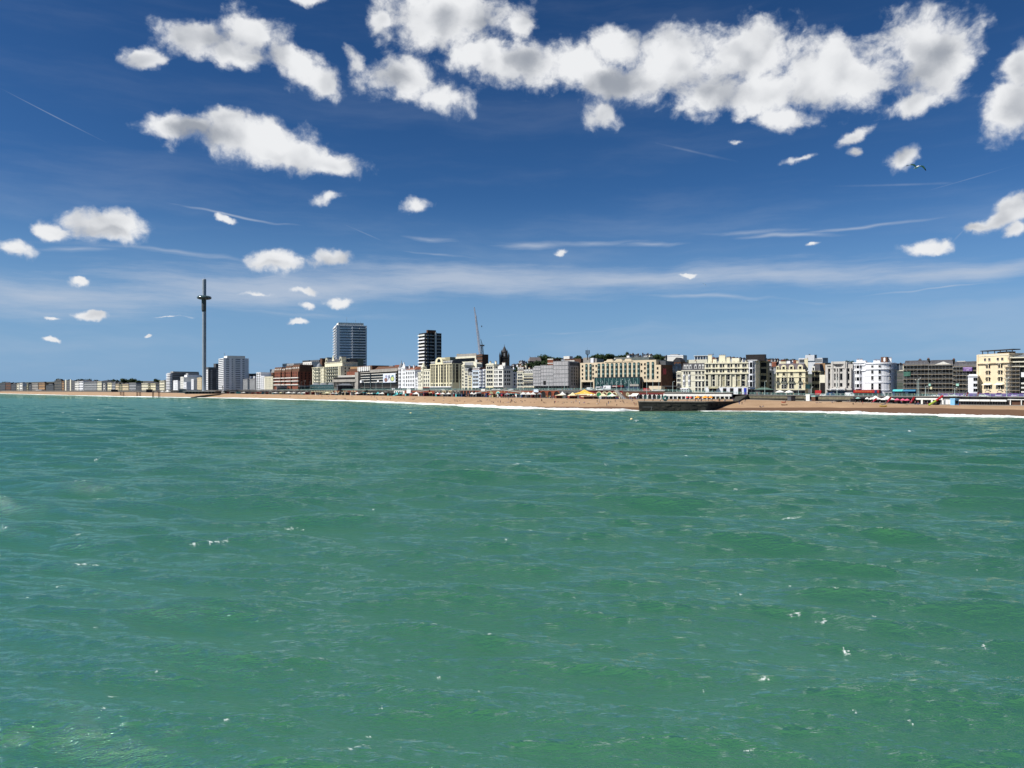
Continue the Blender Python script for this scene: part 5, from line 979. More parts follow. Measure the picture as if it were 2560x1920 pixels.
k = Bld('hill_office', 'white modern office with a stair tower and blue glass end, far up the hill', 1997, 2056, 895, WHT, d=14, Za=1050, Zb=1040); k.body()
k.box('upper_block', k.u(2014), k.u(2036), -1, 13, k.H-4, k.z(887.5), WHT); k.box('glass_strip', .6, k.u(2013), -.3, -.004, k.H-6, k.H-1.6, GREYW); k.box('glass_strip', k.u(2037), k.u(2054), -.3, -.004, k.H-5.6, k.H-1.2, GREYW); k.box('glass_end', k.w+.01, k.w+7, -1, 12, k.H-12, k.H, BGLASS); k.box('glass_end', k.u(2036), k.u(2042), -.5, 12, k.H, k.z(887), BGLASS); k.box('lift_room', k.u(2022), k.u(2026), 2, 6, k.z(887.5), k.z(885), FRD)
for i in range(8): k.box('window', 1+i*1.15, 1.7+i*1.15, -.4, -.31, k.H-5.6, k.H-2, GLASS)
# ---- grey cinema front
b = Bld('cinema_building', 'pale grey art deco cinema front with stepped parapet, dark lettering and fluted piers', 2063.3, 2132, 911, GREYL, d=12, off=-1); b.body(); G2 = mat('cinema_stone', (0.52,0.50,0.465), .8, .05, .3, streak=.12)
b.box('centre_block', b.u(2079), b.u(2118), -.9, 8, 0, b.z(905.3), G2); b.box('centre_step', b.u(2084.5), b.u(2112), -1.2, -.901, b.z(910), b.z(903.8), G2); b.box('corner_pier', b.u(2080), b.u(2083.6), -1.3, .5, b.z(922), b.z(903.5), G2); b.box('corner_pier', b.u(2111.6), b.u(2115), -1.3, .5, b.z(922), b.z(903.5), G2)
b.box('cornice', b.u(2076), b.u(2120), -1.3, -.901, b.z(921), b.z(920), G2)
for px in (2082, 2098, 2092.3-.1, 2116, 2070, 2128): b.box('pier', b.u(px)-.35, b.u(px)+.35, -1.25, -.003, b.z(968), b.z(921), G2)
for px, w_ in ((2089.7, 1.15), (2096.9, 1.15), (2104.2, 1.15)):
    for y0, y1 in ((929, 921.5), (949.8, 934.7), (966.5, 958)): b.win(b.u(px), b.z(y0), w_, b.z(y1)-b.z(y0), 'plain', G2, v=-.9)
for px in (2073, 2121.3):
    for y0, y1 in ((929, 921.5), (949.8, 934.7), (964.2, 958)): b.win(b.u(px), b.z(y0), .85, b.z(y1)-b.z(y0), 'plain', G2)
rs = random.Random(4)
for (p0, p1, y0, y1) in ((2084.5, 2108.5, 912.4, 909.8), (2089, 2105, 915.5, 913.2), (2068, 2077, 915.8, 913.6)):
    n = int((p1-p0)/1.55)
    for i in range(n):
        ua = b.u(p0+(p1-p0)*i/n); ub = b.u(p0+(p1-p0)*(i+.78)/n); za, zc = b.z(y0), b.z(y1); v = -1.3 if p0 > 2080 else -.25; m = MB()
        m.box(ua, ua+.10, v-.1, v, za, zc, FRD); m.box(ub-.10, ub, v-.1, v, za, zc, FRD); m.box(ua, ub, v-.1, v, *((zc-.12, zc) if rs.random() < .6 else ((za+zc)/2-.06, (za+zc)/2+.06)), FRD)
        if rs.random() < .5: m.box(ua, ub, v-.1, v, za, za+.12, FRD)
        b.part('sign_letter', m)
b.box('entrance_canopy', b.u(2078), b.u(2117), -3.4, -.91, b.z(976), b.z(970.8), G2); b.box('canopy_sign', b.u(2081), b.u(2115), -3.6, -3.41, b.z(975), b.z(972.3), WHT)
for i in range(16): 
    if i not in (7, 8): ua = b.u(2083+i*1.95); b.box('canopy_letter', ua, ua+.3, -3.68, -3.601, b.z(974.3), b.z(973), FRD)
b.box('glazed_lobby', b.u(2079), b.u(2117), -1.1, -.902, .1, b.z(976.5), BGLASS); b.box('side_canopy', b.u(2066), b.u(2078), -1.6, -.004, b.z(975), b.z(972.5), G2); b.box('side_canopy', b.u(2117), b.u(2131), -1.6, -.004, b.z(975), b.z(970.5), G2); b.box('side_door', b.u(2069), b.u(2077), -.15, -.005, 0, b.z(978), BLACK)
# ---- white hotels
b = Bld('white_bay_hotel', 'white hotel with one tall stack of canted bays left of the bow fronted one', 2132.3, 2163.5, 906, WHT, d=12); b.body(); b.cornice(b.z(913), .4, .25); b.cornice(b.z(926.5), .5, .3); b.cornice(proj=.5)
b.bay(b.u(2146), b.z(972), b.z(914.5), 4.2, 1.1, WHT, [(b.z(y), 2.0) for y in (968.5, 951.5, 935, 920.5)], 1.0, FRW); b.shopfront(b.z(976), DRED, 5)
b.box('raised_parapet', b.u(2152), b.w-.1, .1, 4, b.H+.12, b.H+1.0, WHT)
for px in (2137, 2145): b.chimney(b.u(px), w=1.6, h=1.6, v=6)
b = Bld('bow_fronted_hotel', 'big white hotel with a rounded corner bow and five floors of sash windows', 2163.8, 2230, 906.5, WHT, d=11.5, zb=7.0); w_ = b.w; rr = 7.0
def plan(o=0.0):
    p = [(0, -o), (w_-rr-8, -o)]; p += [(w_-rr-8+8*i/6, -o-1.5*math.sin(math.pi*i/12)) for i in range(1, 7)]
    p += [(w_-rr+(rr+o)*math.sin(math.pi/2*i/8), -1.5*(1-i/8)-o+ (rr+o)*(1-math.cos(math.pi/2*i/8))) for i in range(1, 9)]; return p+[(w_+o, b.d), (0, b.d)]
m = MB(); m.prism(plan(), 0, b.H, WHT); b.part('wall', m)
for y, o_, th in ((908, .5, .35), (922.3, .55, .3), (938.5, .2, .2), (955.8, .25, .25), (975, .3, .3)): m = MB(); m.prism(plan(o_), b.z(y)-th, b.z(y), WHT); b.part('cornice', m)
for y, hh in ((918.5, 1.2), (933.8, 1.9), (949.3, 2.1), (973.5, 3.5)):
    for px in (2168.5, 2178.4, 2188.7): b.win(b.u(px), b.z(y), 1.1, hh, 'sash')
    for px in (2199.5,): b.box('blind_panel', b.u(px)-1.0, b.u(px)+1.0, -.18, -.004, b.z(y), b.z(y)+hh, WHT)
    P_ = plan()
    for k_, q in ((4, .5), (7, .5), (11, .5), (14, .5)):
        (xa, ya), (xb, yb) = P_[k_], P_[k_+1]; an = math.atan2(yb-ya, xb-xa); x_, y_ = (xa+xb)/2+.02*math.sin(an), (ya+yb)/2-.02*math.cos(an); o = ob('window', win_mesh(1.25 if k_ < 10 else .95, hh, 'sash'), b.root, (x_, y_, b.z(y)), an)
    b.win(8.5, b.z(y), 1.0, hh, 'plain', WHT, None, 'r'); b.win(10.3, b.z(y), .8, hh, 'plain', WHT, None, 'r')
b.box('lift_tower', b.u(2197.5), b.u(2213), 4, 8, b.H, b.z(892), BROWN); b.box('lift_tower_panel', b.u(2204.5), b.u(2209), 3.8, 3.99, b.z(903.5), b.z(894), WHT)
for px in (2180, 2187, 2238): b.chimney(b.u(px) if px < 2230 else b.w-3, w=2.0, h=1.4 if px < 2230 else 2.6, v=7)
b.shopfront(3.0, GREYW, 8)
b = Bld('red_shop_row', 'dark red amusement arcade front with orange lettering under the white hotels', 2134, 2198, 974.5, DRED, d=4.2, off=-4.4); b.body(); b.box('red_fascia', 0, b.w, -.4, -.004, 2.4, b.H-.3, REDP)
OR_ = mat('orange_sign', (0.65,0.25,0.06), .6, .1, 1); 
for i in range(13):
    u_ = b.w*(.08+.68*i/13); m = MB(); hh = .8 if 1 < i else 1.3; m.box(u_, u_+.16, -.5, -.401, 2.7, 2.7+hh, OR_); m.box(u_, u_+.55, -.5, -.401, 2.7+hh-.16, 2.7+hh, OR_)
    if i % 2: m.box(u_, u_+.5, -.5, -.401, 2.7, 2.86, OR_)
    b.part('sign_letter', m)
b.box('blue_sign', b.w*.83, b.w*.92, -.6, -.41, 2.2, 3.9, NAVY); b.grid(b.evenc(7), [(.2, 1.9)], 1.7, 1.9, 'plain', DRED)
b = Bld('teal_shop', 'blue shop with a long turquoise awning right of the bow fronted hotel', 2232, 2291, 974, NAVY, d=6, off=-6); b.body(); b.awning(.3, b.w*.45, b.H+.1, TEAL, 2.0, .8); b.awning(b.w*.46, b.w-.2, b.H, mat('blue_canvas', (0.05,0.20,0.34), .8, .1, 1), 1.6, .7); b.box('sign_board', b.w*.08, b.w*.48, -.5, -.37, 2.0, 3.0, CREAM2); b.box('sign_board', b.w*.52, b.w*.66, -.5, -.37, 2.1, 2.8, WHT); b.grid(b.evenc(7), [(.2, 1.7)], 1.3, 1.7, 'plain', FRD)
for i in range(9): b.box('sign_letter', b.w*.12+i*.52, b.w*.12+i*.52+.3, -.58, -.501, 2.25, 2.7, BROWN)
# ---- scaffolded terraces
for (a, c, tp, lab, extra) in ((2259, 2322, 914, 'dark terrace hidden behind scaffolding, left part with pale chimneys', 0), (2322.3, 2383, 913, 'dark terrace behind scaffolding with a shallow pale pediment', 1), (2383.3, 2442, 917, 'dark terrace behind scaffolding carrying a purple banner', 2)):
    b = Bld('scaffolded_terrace', lab, a, c, tp, mat('dark_render', (0.038,0.04,0.032), .9, .3, .4), d=11, off=2); b.body()  # very dark wall colour behind the scaffolding
    b.grid(b.evenc(7), b.floors(5, 3.6), 1.3, 2.4, 'plain', CONCD); b.mansard(3.0, 1.6, SLATE); b.scaffold(7, .3, b.H+1.0, 0, b.w, bays=7); b.box('pale_cornice', 0, b.w, -.7, -.004, b.H-.4, b.H+.2, WHT2 if extra else GREYW)
    if extra == 0: b.chimney(b.u(2297), w=1.4, h=3.2); b.chimney(b.u(2318), w=1.3, h=3.6); b.box('green_net', b.w*.02, b.w*.3, -1.6, -1.5, b.H-6, b.H-3.5, mat('green_netting', (0.06,0.16,0.12), .8, .2, .5))
    if extra == 1:
        m = MB(); m.prof([(b.w*.2, b.H+.2), (b.w*.95, b.H+.2), (b.w*.6, b.H+2.0)], -.4, .5, WHT2); b.part('pediment', m); b.chimney(b.w*.98, w=1.2, h=3.0)
        b.box('sign_board', b.w*.02, b.w*.10, -1.9, -1.7, b.z(965), b.z(959), mat('mint_board', (0.35,0.62,0.52), .7, .1, 1)); b.box('sign_board', b.u(2327), b.u(2332), -1.9, -1.7, b.z(973), b.z(967), CREAMC)
    if extra == 2:
        b.box('chimney_stack', b.u(2391), b.u(2412), 2, 4, b.H, b.H+3.3, WHT2); o = b.box('purple_banner', b.u(2409), b.u(2432), -2.0, -1.85, b.z(928), b.z(918), PURP)
        LP = mat('pale_lilac_print', (0.62,0.48,0.72), .7, .1, 1)
        for y0, y1, q0, q1 in ((918.6, 919.8, .03, .97), (921.6, 923.6, .08, .94), (924.2, 925.9, .36, .62), (927, 927.7, .03, .97)):
            m = MB(); n = 1 if y1-y0 < 1.3 else 10
            for i in range(n): u0_ = b.u(2409+23*(q0+(q1-q0)*i/n)); u1_ = b.u(2409+23*(q0+(q1-q0)*(i+(.72 if n > 1 else 1))/n)); m.box(u0_, u1_, -2.05, -2.001, b.z(y1), b.z(y0), LP)
            m.build('banner_line', o)
        b.box('sign_board', b.u(2391.5), b.u(2398.5), -1.9, -1.7, b.z(965), b.z(959), mat('mint_board', (0,0,0)))
        b.chimney(b.u(2431), w=1.8, h=2.4, v=5)
# ---- yellow corner building far right and its neighbours
h = house(2420, 2442.5, 939, WHT, 'small plain white block with two columns of dark windows left of the tall peach hotel', 3, 0, d=8, off=-8, name='plain_block')
for y in (952.2, 966.7, 979.3):
    for px in (2436, 2441.2): h.win(h.u(px), h.z(y), .75, 1.6, 'plain', WHT)
PEACH = mat('peach_stucco', (0.72,0.60,0.41), .8, .05, .3, streak=.08)
b = Bld('peach_hotel', 'tall peach yellow hotel with white bay windows and an open black roof frame', 2446, 2523, 885, PEACH, d=10, Za=415, Zb=396); b.body(); b.cornice(b.z(906), 1.0, .5); b.cornice(b.H, .2, .3)
b.box('top_band', .2, b.w-.2, -.15, -.004, b.z(890), b.H-.31, CREAM2)
for px in (2463, 2473.8, 2495, 2506): b.win(b.u(px), b.z(901.3), 1.15, 1.25, 'sash')
for px in (2470.5, 2501):
    uu = b.u(px); b.bay(uu, b.z(985), b.z(908.5), 3.2, .75, PEACH, [(b.z(y), 2.0) for y in (920.3, 936.3, 952.5, 972.8)], 1.0, FRW)
    for y in (908, 925.5, 942, 974): b.box('bay_shelf', uu-1.9, uu+1.9, -1.1, -.76, b.z(y)-.18, b.z(y), CREAM2)
    m = MB(); z_ = b.z(961); m.add([(uu-2.7,-.01,z_),(uu+2.7,-.01,z_),(uu+2.7,-2.0,z_-.3),(uu-2.7,-2.0,z_-.3),(uu-1.5,-.01,z_+1.0),(uu+1.5,-.01,z_+1.0)], [(3,2,5,4),(0,3,4),(2,1,5),(0,1,2,3)], CREAM2); b.part('balcony_canopy', m)
    b.box('dark_doorway', uu-1.5, uu+1.5, -.9, -.76, 0, b.z(982), BLACK)
m = MB(); z0 = b.H; z1 = b.z(876.5)
for q in (.02, .2, .42, .6, .8, .98): m.box(b.w*q, b.w*q+.3, 2, 2.3, z0, z1, FRD)
m.box(-.2, b.w+1, 1.4, 6, z1, z1+.45, FRD); b.part('roof_frame', m); b.box('roof_room', b.w*.42, b.w*.8, 4, 8, z0, z1-.6, BROWN)
b.box('orange_side_pier', -.9, -.003, -.3, 8, 0, b.z(885), PEACH); b.box('drain_pipe', -1.05, -.91, .2, .4, 0, b.z(890), FRD)
b = Bld('curved_scaffold_building', 'dark building with a curved grey roof and pale bands behind scaffolding at the right edge', 2529, 2720, 890, mat('dark_render', (0,0,0)), d=13, Za=396.5, Zb=376); b.body()
m = MB(); m.prof([(1, b.H)]+[(1+8*math.sin(math.pi/2*i/5), b.H+5.4*(1-math.cos(math.pi/2*(i/5)))*.5+2.6*i/5) for i in range(1, 6)]+[(b.w-1, b.H+5.3), (b.w-1, b.H)], .5, 12, LEAD); b.part('roof', m)
for y in (891, 902, 914): b.box('pale_band', -1, b.w, -1.0, -.004, b.z(y)-.5, b.z(y)+.1, CREAM2)
b.grid(b.evenc(14), b.floors(5), 1.4, 2.2, 'plain', CONCD); b.scaffold(8, .3, b.z(912), -3, b.w*.12, bays=4, proj=2.0); b.box('white_cabin', b.u(2554), b.u(2562), -1.6, -1.1, b.z(942), b.z(930), WHT)
for y in (960, 971, 982): b.box('white_balcony', b.u(2554), b.u(2600), -1.6, -1.1, b.z(y), b.z(y)+.8, WHT2)
b = Bld('dark_side_block', 'narrow black building between the peach hotel and the curved roof', 2523.6, 2529, 893, BLACK, d=10, Za=397, Zb=396); b.body(); b.scaffold(6, .3, b.H, 0, b.w, bays=2)
for (a, c, dy) in ((2345, 2418, 0), (2419, 2560, 0), (2560, 2700, 0)):
    k = Bld('hoarding', {2345: 'long purple site hoarding in front of the scaffolded terraces', 2419: 'purple site hoarding running past the foot of the peach hotel', 2560: 'purple site hoarding at the right edge of the view'}[a], a, c, 983, PURP, d=.2, off=-16, cat='hoarding'); z_ = k.z(983.5); n = int(k.w/2.4)
    me = MB(); me.box(0, k.w/n-.06, 0, .12, 0, z_, PURP); mm = mesh('hoarding_panel', me.V, me.F, me.mats, me.M)
    for i in range(n): ob('hoarding_panel', mm, k.root, (k.w*i/n, .02*(i % 2), 0))
    for q in (.2, .5, .78): k.box('print_strip', k.w*q, k.w*q+3.2, -.05, -.003, z_*.4, z_*.6, mat('pale_lilac_print', (0,0,0)))
# ------------------------------------------------------------------ trees, hill houses
LEAF = [mat('leaves_dark', (0.022,0.045,0.014), .9, .3, .3), mat('leaves_mid', (0.036,0.062,0.018), .9, .3, .3)]
BARK = mat('bark', (0.06,0.045,0.03), .95, .3, 1)
def crown_mesh(seed, n=520):
    rs = random.Random(seed); lobes = [(rs.uniform(-.5, .5), rs.uniform(-.5, .5), rs.uniform(.35, .95), rs.uniform(.30, .48)) for _ in range(8)]+[(0, 0, .65, .5)]
    V, Fc, mi = [], [], []
    for i in range(n):
        lx, ly, lz, lr = rs.choice(lobes); d = Vector((rs.gauss(0, 1), rs.gauss(0, 1), rs.gauss(0, 1))).normalized()*lr*rs.uniform(.55, 1.12)
        c = Vector((lx, ly, lz))+d; nrm = (d+Vector((rs.gauss(0, .1), rs.gauss(0, .1), rs.gauss(0, .1)))).normalized(); u = nrm.orthogonal().normalized(); v = nrm.cross(u); s = rs.uniform(.05, .12)
        b = len(V); V += [c+u*s, c+v*s*.8, c-u*s, c-v*s*.8+nrm*s*.4]; Fc.append((b, b+1, b+2, b+3)); mi.append(0 if rs.random() < .6 else 1)
    for (lx, ly, lz, lr) in lobes:      # dense inner mass of every bough
        k = MB(); k.lathe([(.01, lz-lr*.62), (lr*.5, lz-lr*.4), (lr*.66, lz), (lr*.48, lz+lr*.42), (.01, lz+lr*.64)], LEAF[0], 6, lx, ly); b = len(V); V += [Vector(q) for q in k.V]; Fc += [tuple(b+j for j in f) for f in k.F]; mi += [0]*len(k.F)
    return mesh('crown', V, Fc, LEAF, mi)
CRN = [crown_mesh(i) for i in range(5)]
tk = MB(); tk.tube((0, 0, 0), (0, 0, .5), .055, .035, BARK); tk.tube((0, 0, .3), (.25, .1, .7), .03, .015, BARK, 4); tk.tube((0, 0, .35), (-.22, -.1, .75), .03, .015, BARK, 4); TRK = mesh('trunk', tk.V, tk.F, tk.mats, tk.M)
def near_name(px):
    L = [(0,'far left end'),(120,'long black building'),(190,'glass slabs'),(300,'pier columns'),(430,'rounded white flats'),(511,'observation mast'),(590,'old cream hotel'),(650,'white terrace'),(720,'red brick hotel'),(815,'twin towered hotel'),(865,'conference wing'),(945,'wall poster'),(1005,'turret hotel'),(1060,'dark tower block'),(1105,'yellow arched hotel'),(1165,'blank grey gable'),(1190,'pale blue house'),(1245,'white corner hotel'),(1310,'scaffolded cream houses'),(1380,'grey wrapped building'),(1440,'shaded hotel wing'),(1475,'small glass bays'),(1545,'glass entrance'),(1625,'red wall sign'),(1690,'gothic arched building'),(1735,'slate mansard row'),(1800,'long cream hotel'),(1865,'blue hoarding'),(1905,'green roofed kiosk'),(1975,'yellow corner hotel'),(2040,'brown party wall'),(2098,'grey cinema'),(2148,'white bay hotel'),(2200,'bow fronted hotel'),(2262,'teal awning shop'),(2320,'left scaffolding'),(2395,'purple banner'),(2435,'small white block'),(2485,'peach hotel'),(2545,'curved grey roof')]
    return min(L, key=lambda q: abs(q[0]-px))[1]
def tree(px, ytop, ybase, Z, wf=1.0, k=0):
    zt_, zb_ = zat(ytop, Z), zat(ybase, Z); h = zt_-zb_; p = W(px, Z, zb_)
    r = empty('tree', tuple(p), rnd.uniform(0, 6), TL[k]+' behind the '+near_name(px), 'tree', 'trees on the hill skyline'); s = h
    o = ob('crown', rnd.choice(CRN), r); o.scale = (s*.8*wf, s*.8*wf, s*.92); o = ob('trunk', TRK, r); o.scale = (s, s, s*.8)
TL = ['dark rounded tree', 'broad mid green tree', 'low bushy tree', 'tall narrow tree']
for (px, yt, yb, Z, wf, k) in [(1352,893,912,1500,1.0,0),(1362,890,910,1520,1.1,1),(1372,892,912,1500,1.0,0),(1345,903,918,1400,1.2,2),(1334,907,920,1380,1.3,2),(1322,910,922,1370,1.2,2),(1310,913,924,1360,1.2,2),(1384,896,912,1450,1.1,2),(1357,903,920,1350,1.4,1),(1368,905,922,1340,1.3,0),(1380,904,922,1330,1.4,1),(1342,912,925,1330,1.3,1),(1300,917,928,1340,1.2,2),
      (1290,918,930,1330,1.2,2),(1283,922,936,1200,1.3,0),(1278,925,940,1150,1.3,0),(1284,932,948,1000,1.3,1),(1394,895,908,1500,1.1,2),(1404,896,908,1500,1.1,0),(1440,893,906,1500,1.1,2),(1448,891,906,1500,1.2,1),(1486,889,906,1500,1.1,0),(1495,887,906,1500,1.1,1),(1503,886,905,1480,1.2,0),(1512,888,906,1480,1.2,1),(1520,887,906,1460,1.2,0),(1530,891,906,1460,1.2,2),(1541,890,902,1550,1.2,2),(1552,888,902,1550,1.2,0),
      (1562,887,902,1560,1.1,1),(1572,887,902,1560,1.1,2),(1567.5,881,892,1560,.7,3),(1634,888,902,1600,1.2,1),(1642,887,902,1600,1.2,0),(1650,889,902,1580,1.1,2),(1657,891,903,1560,1.1,2),(1818,893,904,1600,1.3,2),(1832,893,904,1600,1.2,0),(1912,896,908,1500,1.2,2),(1924,898,910,1500,1.2,0),(1956,900,912,1480,1.1,2),(1966,899,912,1480,1.1,0),(1984,898,912,1450,1.2,1),(1995,902,914,1450,1.2,2),(2060,905,915,1300,1.1,2),(2074,907,917,1300,1.2,0),(2118,903,916,1300,1.0,0),(2128,904,916,1300,1.0,2),
      (390,949,962,2000,1.0,0),(398,950,962,2000,1.0,1),(312,948,962,2600,1.2,0),(322,949,962,2600,1.2,2),(334,948,962,2600,1.2,1),(346,951,962,2500,1.3,2),(288,950,962,2700,1.3,0),(272,950,962,2700,1.4,2),(240,950,962,2900,1.4,0),(222,949,962,2900,1.4,1),(205,949,962,2900,1.4,2),(178,950,960,3000,1.4,0),(150,948,960,3000,1.2,1),(20,956,968,3800,2.0,0),(4,957,968,3800,2.0,2),(32,959,968,3700,2.0,1),(120,956,966,3600,2.4,2),(95,957,966,3600,2.4,0),(62,957,966,3700,2.4,2)]:
    tree(px, yt, yb, Z, wf, k)
HT = ['small white hillside house with a dark roof', 'small red roofed hillside house', 'pale cream hillside house', 'grey slate roofed hillside house']
def hhouse(px, wpx, yt, yb, Z, k, rot=0.3):
    p = W(px, Z, zat(yb, Z)); wm = wpx*Z/F; h = zat(yt, Z)-zat(yb, Z); r = empty('hillside_house', tuple(p), rot, HT[k]+' above the '+near_name(px), 'house', 'houses on the hillside')
    wm_ = (WHT, BRICK, CREAM2, GREYW)[k]; rf = (SLATE, TILE, BROWN, SLATE)[k]; hw = wm/2
    m = MB(); m.box(-hw, hw, -4, 4, -5, h*.62, wm_); m.build('wall', r)
    m = MB(); m.prof([(-hw-.3, h*.62), (hw+.3, h*.62), (hw*.55, h), (-hw*.55, h)], -4.2, 4.2, rf); m.build('roof', r)
    m = MB(); m.box(hw*.3, hw*.3+1.2, -1, .2, h*.6, h*1.22, BROWN); m.build('chimney', r)
    for i in range(max(2, int(wm/3.5))):
        u = -hw+wm*(i+.5)/max(2, int(wm/3.5)); ob('window', win_mesh(1.1, 1.6, 'plain', wm_), r, (u, -4.004, h*.2))
rs = random.Random(21)
for (p0, p1, yt, Z, n) in ((1282,1322,909,1450,9),(1296,1330,902,1700,6),(1392,1440,895,1500,5),(1568,1632,886,1520,7),(1660,1700,890,1600,4),(1770,1862,893,1400,11),(1905,1945,898,1350,7),(1920,1942,906,1150,5),(1922,1940,916,950,4),(1948,2000,900,1350,7),(2060,2120,907,1250,5),(2225,2262,909,1000,4),(2330,2420,909,800,6),(545,600,934,1700,4),(1030,1048,917,1000,3),(1270,1286,914,1150,3)):
    for i in range(n):
        px = p0+(p1-p0)*(i+.5)/n+rs.uniform(-1, 1); y = yt+rs.uniform(-1.5, 2.5)
        hhouse(px, (p1-p0)/n*rs.uniform(.7, 1.05), y, y+7, Z+rs.uniform(-60, 60), rs.choice((0, 0, 1, 2, 3, 3)), rs.uniform(-.2, .6))
for (px, y) in ((1582.5,883),(1596,884.5),(1607,883),(1620,883.5)):
    p = PY(px, 892, 1500); r = empty('roof_stack', tuple(p), 0, 'dark roof stack on the hilltop houses behind the '+near_name(px)+', at its '+('left' if px < 1590 else 'middle left' if px < 1600 else 'middle right' if px < 1612 else 'right'), 'chimney'); m = MB(); h = zat(y, 1500)-p.z; m.box(-1.1, 1.1, -.8, .8, -3, h-.8, FRD); m.box(-1.4, 1.4, -1.1, 1.1, h-.8, h, BROWN); m.build('stack', r); m = MB(); m.tube((-.5, 0, h), (-.5, 0, h+1.2), .3, .25, TILE); m.tube((.5, 0, h), (.5, 0, h+1.2), .3, .25, TILE); m.build('pot', r)['kind'] = 'stuff'
# church with a long roof on the hill
p = PY(1336, 909, 1450); c = empty('hill_church', tuple(p), .35, 'long grey roofed church on the green hill with dark gable ends', 'church'); k_ = 1450/F
m = MB(); m.box(-11, 11, -4.5, 4.5, -6, 5, ST); m.build('wall', c); GR = mat('pinkish_slate', (0.19,0.165,0.16), .8, .12, .4)
m = MB(); m.add([(-12,-5.5,4.4),(12,-5.5,4.4),(12,5.5,4.4),(-12,5.5,4.4),(-9,0,12),(12,0,12)], [(0,1,5,4),(2,3,4,5),(1,2,5),(3,0,4)], GR); m.build('roof', c)
for x in (-9, 1.5, 12): m = MB(); m.tube((x, 0, 12), (x, 0, 15), .3, .08, ST); m.build('finial', c)
m = MB(); m.box(-4, 2, -8, -4.6, -5, 2.4, WHT2); m.prof([(-4.4, 2.4), (2.4, 2.4), (-1, 4.2)], -8.2, -4.6, GR); m.build('porch', c)
# ------------------------------------------------------------------ seafront wall, arches and ramps
class Wl(Bld):
    def __init__(s, name, label, a, b, wall, cat='wall', dz=0, off=0, top=None):
        Bld.__init__(s, name, label, a, b, None, wall, 1.2, Za=ZP(a)+off, Zb=ZP(b)+off, zb=min(zlow(a), zlow(b))-.5, cat=cat); s.H = (ZRD((a+b)/2)+.12-s.zb) if top is None else s.z(top)
        s.box('wall', 0, s.w, 0, s.d, 0, s.H, wall); s.box('coping', 0, s.w, -.35, s.d, s.H+.003, s.H+.35, CONC)
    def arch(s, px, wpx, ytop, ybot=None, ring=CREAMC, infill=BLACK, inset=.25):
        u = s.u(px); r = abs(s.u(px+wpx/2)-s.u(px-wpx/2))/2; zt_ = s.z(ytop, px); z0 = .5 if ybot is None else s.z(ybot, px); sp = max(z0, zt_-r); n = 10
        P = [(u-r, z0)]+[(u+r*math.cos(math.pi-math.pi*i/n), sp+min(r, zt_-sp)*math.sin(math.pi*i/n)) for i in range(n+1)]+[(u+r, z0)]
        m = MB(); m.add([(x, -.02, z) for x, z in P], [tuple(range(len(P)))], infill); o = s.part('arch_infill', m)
        if ring:
            m = MB(); q = [((x-u)*(1+.45/r)+u, z0 if z <= z0 else (z-sp)*(1+.45/r)+sp) for x, z in P]
            for i in range(len(P)-1): m.add([(P[i][0],-.3,P[i][1]),(P[i+1][0],-.3,P[i+1][1]),(q[i+1][0],-.3,q[i+1][1]),(q[i][0],-.3,q[i][1]),(P[i][0],-.01,P[i][1]),(P[i+1][0],-.01,P[i+1][1]),(q[i+1][0],-.01,q[i+1][1]),(q[i][0],-.01,q[i][1])], [(0,1,2,3),(3,2,6,7),(0,4,5,1)], ring)
            s.part('arch_ring', m)
FLINT = mat('flint_wall', (0.13,0.13,0.13), .9, .35, 1.0); RBR = mat('promenade_red_brick', (0.26,0.075,0.04), .9, .2, .7, streak=.1); GRN = mat('green_panel', (0.02,0.16,0.07), .6, .15, .6); DARKW = mat('dark_seawall', (0.06,0.055,0.05), .9, .3, .5)
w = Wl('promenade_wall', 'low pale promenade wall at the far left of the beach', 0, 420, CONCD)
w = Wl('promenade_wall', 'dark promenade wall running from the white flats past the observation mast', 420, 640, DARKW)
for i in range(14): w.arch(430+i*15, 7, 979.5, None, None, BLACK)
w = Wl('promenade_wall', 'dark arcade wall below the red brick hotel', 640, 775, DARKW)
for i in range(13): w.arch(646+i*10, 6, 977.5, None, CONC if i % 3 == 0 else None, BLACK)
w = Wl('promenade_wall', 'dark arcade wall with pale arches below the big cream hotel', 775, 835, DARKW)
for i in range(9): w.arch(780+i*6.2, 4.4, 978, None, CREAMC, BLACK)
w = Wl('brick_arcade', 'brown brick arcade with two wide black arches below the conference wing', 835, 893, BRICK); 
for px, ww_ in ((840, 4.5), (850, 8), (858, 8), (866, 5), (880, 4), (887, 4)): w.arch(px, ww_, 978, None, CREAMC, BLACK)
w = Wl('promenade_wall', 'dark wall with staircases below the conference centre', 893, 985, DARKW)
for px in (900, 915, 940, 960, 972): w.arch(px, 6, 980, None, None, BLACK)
for (p0, y0, p1, y1) in ((893, 988, 920, 973), (965, 975, 978, 988)):
    u0, u1 = w.u(p0), w.u(p1); m = MB(); m.prof([(u0, w.z(y0, p0)-1.4), (u1, w.z(y1, p1)-1.4), (u1, w.z(y1, p1)), (u0, w.z(y0, p0))], -2.6, -.4, CONCD); w.part('staircase', m)
w = Wl('turquoise_arcade', 'white arcade with turquoise arches and awnings right of the staircases', 985, 1011, CANV)
for i in range(4): w.arch(989.5+i*5.4, 4.2, 977, None, CANV, GREYD)
for i in range(2): w.awning(w.u(990+i*8), w.u(997+i*8), w.z(981.5), TEAL, 3.2, 1.2)
m = MB(); u0, u1 = w.u(996), w.u(1021); m.prof([(u0, .3), (u1, 3.0), (u1, 3.6), (u0, .9)], -6, -5.7, TEAL); w.part('ramp_side', m)
w = Wl('brick_arcade', 'red brick arcade with pointed arches below the yellow hotel ramp', 1011, 1086, RBR)
for px in (1025, ): w.arch(px, 6, 976, 984, CANV, GREYW)
